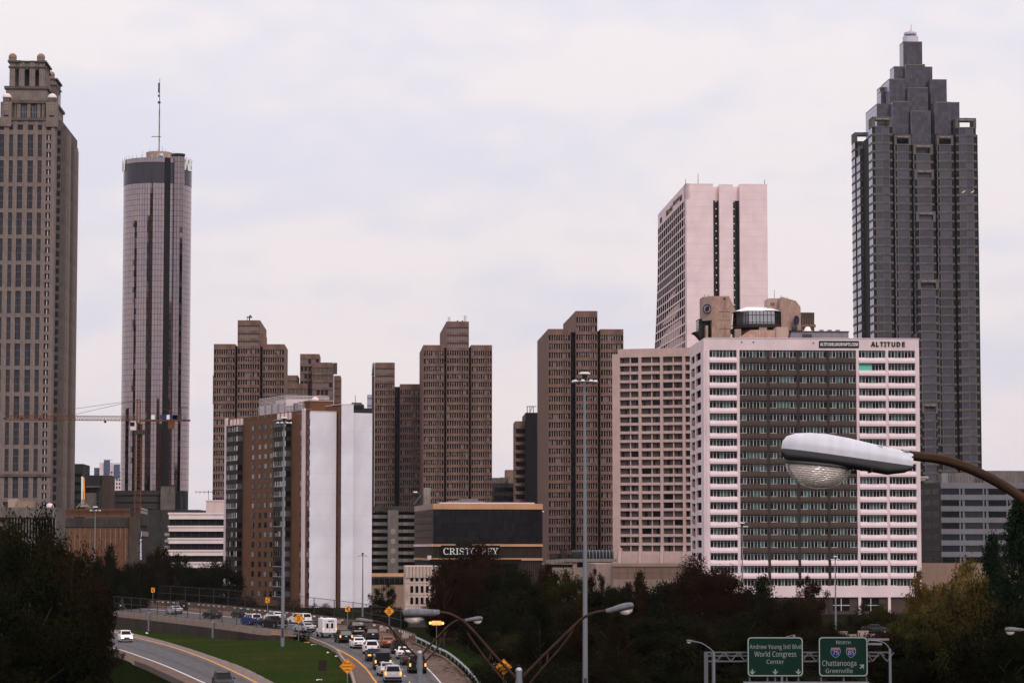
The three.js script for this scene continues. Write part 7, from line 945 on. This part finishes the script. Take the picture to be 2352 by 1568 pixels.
vLamp('farther twin arm street lamp in front of the ramp traffic', 100, 964, 1500, { tip: [816, 1424], tail: [856, 1426], arm: [[853, 1425.5], [872, 1429], [892, 1438], [915, 1464], [962, 1512]], brace: [[903, 1455], [930, 1495], [960, 1527]], ties: [[[915, 1466], [914, 1480]]] }, { tip: [1109, 1420], tail: [1068, 1424], arm: [[1070, 1423], [1052, 1424], [1035, 1433], [1015, 1452], [966, 1506]], brace: [[1027, 1448], [1003, 1490], [968, 1527]], ties: [[[1012, 1456], [1010, 1478]]] });
function singleLamp(label, d, tip, tail, arm, base) { const b = at(...arm.at(-1), d), o = thing('single_street_lamp', label, 'street lamp', V(b.x, 0, b.z)), q = (u, v) => at(u, v, d).sub(o.position); placeHead(o, q(...tip), q(...tail)); mesh('arm', tube(arm.map(k => q(...k)), .035, 20, 6), mats.steel, o); mesh('pole', cyl(.12, .09, b.y, 10), mats.steel, o); }
singleLamp('small pale lamp head reaching in from the right edge', 115, [2309, 1446], [2352, 1446], [[2350, 1446], [2380, 1448], [2420, 1470], [2440, 1500]]);
singleLamp('small lamp with slanted arm left of the green gantry signs', 190, [1577, 1471], [1597, 1473], [[1596, 1473], [1612, 1477], [1630, 1488], [1640, 1497]]);
singleLamp('small lamp head just above the World Congress Center sign', 235, [1828, 1458.5], [1816, 1460], [[1817, 1460], [1808, 1462], [1800, 1468], [1796, 1480]]);
singleLamp('small lamp head overlapping the upper right corner of the north sign', 190, [1989, 1471], [2002, 1470.5], [[2001, 1470.5], [2020, 1472], [2035, 1478], [2045, 1490]]);
singleLamp('thin curved lamp on the ramp beside the left tree', 545, [279, 1388], [287, 1388], [[286, 1388], [300, 1391], [318, 1400], [322, 1410]]);
singleLamp('tiny pale lamp head beyond the fence at far left', 600, [309, 1353], [320, 1353], [[319, 1353], [326, 1354], [332, 1360], [334, 1376]]);
function highMast(label, u, vTop, d, wTop, thick, n = 8) {
  const p = at(u, vTop, d), k = d / F, o = thing('high_mast_light', label, 'mast light', V(p.x, 0, p.z), 0, 'tall mast lights with rings of floodlights'), R = wTop * k / 2, H = p.y, hd = 14 * k * (wTop / 65); mesh('pole', cyl(thick * k / 2, thick * k * .22, H - hd * 1.6, 14), mats.steel, o); if (d < 450) { const hh = new THREE.Group(); hh.name = 'hand_hole'; o.add(hh); mesh('hatch', new RoundedBoxGeometry(thick * k * .5, 1.5, .12, 3, .05), mats.iron, hh, TR(0, 2.4, thick * k * .46)); }
  const yR = H - hd * 1.55; mesh('cap', new THREE.LatheGeometry([[0, hd], [R * .3, hd * .98], [R * .42, hd * .75], [R * .43, hd * .55], [0, hd * .5]].reverse().map(q => new THREE.Vector2(...q)), 20), M(.6, .56, .57), o, TR(0, yR + hd * .6, 0)); mesh('neck', cyl(R * .13, R * .2, hd * 1.0, 10), mats.iron, o, TR(0, yR + hd * .1, 0)); mesh('ring', new THREE.TorusGeometry(R * .62, R * .035, 6, 24).rotateX(Math.PI / 2), mats.steel, o, TR(0, yR, 0));
  for (let i = 0; i < n; i++) { const a = i / n * 6.283 + .2, f = new THREE.Group(); f.name = 'floodlight'; o.add(f); const x = Math.cos(a) * R * .78, z = Math.sin(a) * R * .78; mesh('housing', new THREE.LatheGeometry([[.0, hd * .3], [R * .1, hd * .27], [R * .17, 0], [R * .18, -hd * .1], [0, -hd * .1]].reverse().map(q => new THREE.Vector2(...q)), 14), M(.58, .56, .58), f, TR(x, yR, z)); mesh('lens', new THREE.SphereGeometry(R * .15, 12, 6, 0, 6.3, 1.57, 1.57), M(.35, .3, .28, { roughness: .2 }), f, TR(x, yR - hd * .1, z).scale(V(1, .7, 1))); const m = new MB(); m.bar(V(Math.cos(a) * R * .12, yR, Math.sin(a) * R * .12), V(x * .85, yR, z * .85), R * .04); m.build('bracket', mats.steel, f); }
}
highMast('tallest mast light with a white ring of lamps before the large brown tower', 1343, 855, 250, 65, 13); highMast('mast light standing on the grass island in front of the brick apartments', 652, 958, 408, 41, 9); highMast('slim mast light in front of the unfinished brown deck', 218, 1163, 577, 29, 5, 6); highMast('slim mast light in front of the white end walls', 833, 1267, 600, 24, 4.5, 6); highMast('mast light in front of the left bays of the white slab', 1705, 1200, 520, 29, 4.5, 6); highMast('slim mast light rising behind the north sign', 1919, 1277, 450, 22, 5, 6);
// ---------------------------------------------------------------- trees
function crownGeo(kind, n) { // leaf faces gathered in clumps through a unit crown (height 1, half width about .5)
  const p = [], nn = [], c = [], ix = []; const clumps = [], nc = kind === 'conifer' ? 90 : 74;
  for (let k = 0; k < nc; k++) { let x, y, z, r;
    if (kind === 'conifer') { y = Math.pow(rnd(), 1.25); const rad0 = (1 - y) * .42 + .03, a = rr(0, 6.283), f = .45 + .55 * Math.sqrt(rnd()); x = Math.cos(a) * rad0 * f; z = Math.sin(a) * rad0 * f; r = .05 + .05 * (1 - y); }
    else { const a = rr(0, 6.283), u = rr(-1, 1), f = Math.pow(rnd(), .38), s = Math.sqrt(1 - u * u); const wob = 1 + .24 * noise.noise(Math.cos(a) * 1.3 + seed % 97, u * 1.6, Math.sin(a) * 1.3); const wx = kind === 'tall' ? .36 : kind === 'loose' ? .5 : .48; x = Math.cos(a) * s * f * wx * wob; z = Math.sin(a) * s * f * wx * wob; y = .5 + u * f * .46 * wob; if (kind !== 'tall' && y < .25) { x *= .8; z *= .8; } r = rr(.055, .11) * (kind === 'loose' ? .85 : 1); }
    clumps.push([x, y, z, r, rr(.72, 1.28), rr(-.12, .12)]); }
  for (let i = 0; i < n; i++) { const q = clumps[Math.floor(rnd() * clumps.length)], g = () => (rnd() + rnd() + rnd() - 1.5) * 1.15; const x = q[0] + g() * q[3] * 1.25, y = q[1] + g() * q[3], z = q[2] + g() * q[3] * 1.25; if (kind === 'loose' && rnd() < .15) continue; if (y < .02) continue;
    const s = rr(.010, .021) * (kind === 'conifer' ? .75 : n > 40000 ? .5 : .75), ky = kind === 'conifer' ? .5 : kind === 'tall' ? .7 : 1, ax = V(rr(-1, 1), rr(-1, 1), rr(-1, 1)).normalize(), t = V(rr(-1, 1), rr(-.6, 1), rr(-1, 1)).cross(ax).normalize(), b = ax.clone().cross(t), k = p.length / 3, e = 1.7, out = V(x - q[0] * .55, y - lerp(.45, q[1], .5), z - q[2] * .55).normalize(); if (ax.dot(out) < 0) { ax.negate(); t.negate(); } const nm = ax.clone().multiplyScalar(.45).add(out).normalize(); for (const [u, v] of [[-s * e, 0], [0, -s * .75], [s * e, 0], [0, s * .75]]) { const w = t.clone().multiplyScalar(u).addScaledVector(b, v); p.push(x + w.x, y + w.y * ky, z + w.z); nn.push(nm.x, nm.y, nm.z); const sh = q[4] * rr(.88, 1.12); c.push(sh * (1 + q[5]), sh, sh * (1 - q[5] * .5)); } ix.push(k, k + 1, k + 2, k, k + 2, k + 3); }
  const g = new THREE.BufferGeometry(); g.setAttribute('position', new THREE.Float32BufferAttribute(p, 3)); g.setAttribute('normal', new THREE.Float32BufferAttribute(nn, 3)); g.setAttribute('color', new THREE.Float32BufferAttribute(c, 3)); g.setIndex(ix); return g;
}
const crowns = { round: [crownGeo('round', 24000), crownGeo('round', 24000), crownGeo('round', 24000)], tall: [crownGeo('tall', 20000), crownGeo('tall', 20000)], conifer: [crownGeo('conifer', 20000), crownGeo('conifer', 20000)], loose: [crownGeo('loose', 15000), crownGeo('loose', 15000)], big: [crownGeo('round', 56000), crownGeo('round', 56000)], bush: [crownGeo('round', 6000), crownGeo('loose', 6000)] };
function trunkGeo() { const m = []; const limb = (a, b, r0, r1) => { const d = b.clone().sub(a), g = new THREE.CylinderGeometry(r1, r0, d.length(), 7, 1, true); g.translate(0, d.length() / 2, 0); g.applyQuaternion(new THREE.Quaternion().setFromUnitVectors(V(0, 1, 0), d.normalize())); g.translate(a.x, a.y, a.z); m.push(g); }; limb(V(0, -.02, 0), V(.01, .3, .01), .026, .019); limb(V(.01, .3, .01), V(-.01, .62, .0), .019, .011); limb(V(-.01, .62, 0), V(.02, .88, .02), .011, .004); for (let k = 0; k < 8; k++) { const a = k * 2.4 + rr(-.3, .3), y = .26 + k * .06; limb(V(0, y, 0), V(Math.cos(a) * rr(.2, .34), y + rr(.12, .24), Math.sin(a) * rr(.2, .34)), .011, .003); } return mergeGeometries(m); }
const trunks = [trunkGeo(), trunkGeo()], bark = M(.05, .038, .03);
const leafM = (r, g, b) => { const m = new THREE.MeshPhysicalMaterial({ vertexColors: true, roughness: .95, specularIntensity: 0, transmission: .4, thickness: 0, side: THREE.DoubleSide }); m.color.setRGB(r, g, b); return m; };
const leaf = { dark: leafM(.0135, .014, .0062), green: leafM(.0165, .024, .0065), red: leafM(.026, .0128, .0068), brown: leafM(.0225, .015, .0072), olive: leafM(.026, .0235, .0075), yellow: leafM(.12, .078, .02), lime: leafM(.062, .06, .016), gold: leafM(.058, .045, .014), pine: leafM(.013, .025, .011), rust: leafM(.05, .024, .012) };
let tk = 0;
function tree(label, u, vTop, d, wpx, kind, hue, y0 = -.1, group, cat = 'tree') {
  const top = at(u, vTop, d), h = top.y - y0, w = wpx / F * d, list = crowns[kind]; tk++;
  const o = thing(kind === 'bush' ? 'shrub' : kind === 'conifer' ? 'conifer_tree' : 'broadleaf_tree', label, cat, V(top.x, y0, top.z), rr(0, 6.28), group); const lo = kind === 'bush' || kind === 'conifer' ? .02 : .1;
  const c = mesh('crown', list[tk % list.length], leaf[hue], o); const sx = w / (kind === 'tall' ? .78 : kind === 'conifer' ? .86 : 1.04); c.scale.set(sx, h * (1 - lo) / .98, sx); c.position.y = h * lo; c.rotation.y = rr(0, 6.28);
  const t = mesh('trunk', trunks[tk % 2], bark, o); t.scale.set(Math.min(sx, h) * .9, h * .95, Math.min(sx, h) * .9); return o;
}
const TR0 = [
  // left mass
  ['dark tree at the left edge topping the left mass', -15, 1146, 240, 240, 'big', 'olive'], ['broad dark tree sloping down in the middle of the left mass', 75, 1192, 230, 190, 'big', 'dark'], ['reddish dark domed tree at the right of the left mass', 162, 1222, 220, 210, 'big', 'brown'], ['low dark tree filling the lower left corner', 60, 1300, 170, 380, 'big', 'dark'], ['dark tree overhanging the lower road on the left', 200, 1322, 245, 140, 'round', 'dark', 0],
  ['olive brown shrub at the end of the mossy wall', 262, 1484, 340, 50, 'bush', 'brown', -.1, 'bush'], ['dark tree left of the unfinished deck pier behind the left mass', 245, 1262, 520, 90, 'round', 'dark'], ['reddish dark tree right of the blue banner', 362, 1258, 560, 76, 'round', 'brown'], ['green dark tree below the blue banner', 318, 1288, 540, 90, 'round', 'dark'], ['dark tree in front of the white banded building, left one', 420, 1280, 590, 90, 'round', 'dark'], ['dark tree in front of the white banded building, right one', 495, 1288, 570, 110, 'round', 'dark'], ['low dark trees base between ramp fence and deck', 290, 1310, 600, 120, 'round', 'olive'],
  ['low rusty shrub beside the far fence at the apartments', 665, 1375, 560, 70, 'bush', 'rust', 0, 'bush'], ['rusty shrub row under the white end wall', 735, 1384, 540, 70, 'bush', 'brown', 0, 'bush'], ['dark shrub right of the mast foot at the ramp end', 695, 1449, 425, 50, 'bush', 'dark', .2, 'bush'], ['thin layered dark tree right of the white walls', 878, 1338, 500, 70, 'loose', 'dark'], ['dark tree behind the right lane ends sign beyond the fence', 905, 1395, 455, 70, 'round', 'dark', 0],
  // middle mass
  ['tall dark reddish tree hiding the end of the school sign', 1078, 1253, 430, 190, 'big', 'red'], ['dark tree left shoulder of the reddish school tree', 1020, 1300, 415, 90, 'loose', 'red'], ['dark tree in front of the cream slit building', 1010, 1385, 440, 90, 'round', 'dark'], ['dark green tree right of the reddish school tree', 1165, 1300, 400, 130, 'round', 'dark'], ['reddish tree below the terrace roof', 1245, 1308, 420, 80, 'round', 'red'], ['dark green tree before the terrace building', 1300, 1312, 390, 120, 'round', 'olive'], ['brownish small tree beside the tall mast', 1375, 1305, 460, 60, 'loose', 'brown'], ['dark tree centre of the middle mass', 1160, 1370, 330, 210, 'round', 'dark'], ['dark brown tree right of the twin lamp', 1290, 1395, 300, 200, 'tall', 'brown'], ['olive sapling behind the twin lamp right arm', 1160, 1440, 320, 110, 'loose', 'olive', 0], ['dark conifer left of the tall mast', 1240, 1385, 280, 150, 'conifer', 'dark'], ['dark conifer right of the tall mast', 1420, 1420, 260, 150, 'conifer', 'brown'], ['tree beneath the pink hotel podium, left one', 1395, 1345, 380, 130, 'round', 'dark'],
  ['round reddish tree in front of the tan podium', 1463, 1322, 420, 95, 'round', 'red'], ['wide dark red tree below the hotel corner', 1620, 1288, 380, 190, 'big', 'red'], ['dark tree left of the wide red tree', 1540, 1330, 400, 130, 'round', 'dark'], ['dark green tree before the lower left slab bays', 1740, 1332, 380, 130, 'round', 'dark'], ['dark brown trees in the lower middle right', 1540, 1400, 290, 240, 'round', 'dark'], ['brown conifer below the wide red tree', 1610, 1440, 250, 150, 'conifer', 'brown'], ['dark tree below the slab left of the gantry', 1700, 1410, 300, 180, 'round', 'dark'], ['small dark layered tree before the slab entrance', 1862, 1322, 430, 90, 'loose', 'red'], ['brown tree behind the World Congress sign', 1830, 1370, 350, 130, 'round', 'brown'], ['dark low tree behind the gantry post', 1560, 1480, 240, 220, 'round', 'dark'], ['brown low tree between the two green signs', 1885, 1430, 330, 120, 'round', 'brown'], ['reddish low tree at the far right of the gantry', 2035, 1450, 285, 120, 'round', 'red'], ['olive tree at the slab right foot', 2010, 1380, 420, 120, 'loose', 'olive'],
  // right mass
  ['yellow green tree before the right corner of the slab', 2140, 1310, 330, 130, 'loose', 'yellow'], ['golden tree left of the dark conifer', 2230, 1268, 300, 160, 'loose', 'yellow'], ['tall dark green conifer at the right edge', 2345, 1168, 215, 200, 'conifer', 'pine'], ['second dark conifer leaning into the right edge', 2280, 1250, 240, 150, 'conifer', 'pine'], ['lime green low tree in the right mass', 2120, 1385, 290, 170, 'loose', 'lime'], ['muted olive tree filling the lower right', 2200, 1352, 230, 250, 'round', 'gold'], ['dark tree at the lower right corner', 2310, 1400, 190, 260, 'round', 'dark'], ['dark tree at the bottom right of the gantry', 2110, 1450, 230, 200, 'round', 'dark'], ['dark leafy tree cut off by the right frame edge', 2420, 1330, 210, 260, 'big', 'dark'], ['green tree outside the frame beyond the right edge', 2620, 1260, 260, 260, 'big', 'green'], ['dark tree outside the frame beside the right road', 2560, 1400, 180, 300, 'big', 'dark'], ['brown tree outside the frame far right', 2760, 1290, 330, 240, 'round', 'brown'], ['dark tree outside the frame left of the left mass', -190, 1200, 230, 300, 'big', 'dark'], ['olive dark tree behind the golden tree', 2150, 1350, 350, 160, 'round', 'gold'],
];
for (const [label, u, v, d, w, kind, hue, y0 = -.1, cat] of TR0) tree(label, u, v, d, w, kind, hue, y0, kind === 'bush' ? undefined : 'trees between the freeway and the city', cat === 'bush' ? 'shrub' : 'tree');
{ // low undergrowth below the trees: one mass
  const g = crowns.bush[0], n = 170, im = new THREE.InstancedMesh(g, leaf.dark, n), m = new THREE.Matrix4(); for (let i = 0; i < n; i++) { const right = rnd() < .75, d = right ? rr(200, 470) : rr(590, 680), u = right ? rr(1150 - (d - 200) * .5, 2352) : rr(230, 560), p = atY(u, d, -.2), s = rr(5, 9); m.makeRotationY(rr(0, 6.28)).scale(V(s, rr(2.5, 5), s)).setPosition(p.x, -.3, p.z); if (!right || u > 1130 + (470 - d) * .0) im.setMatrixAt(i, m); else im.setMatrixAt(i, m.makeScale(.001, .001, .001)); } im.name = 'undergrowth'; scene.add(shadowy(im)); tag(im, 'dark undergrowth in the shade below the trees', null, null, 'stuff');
}
renderer.render(scene, camera);
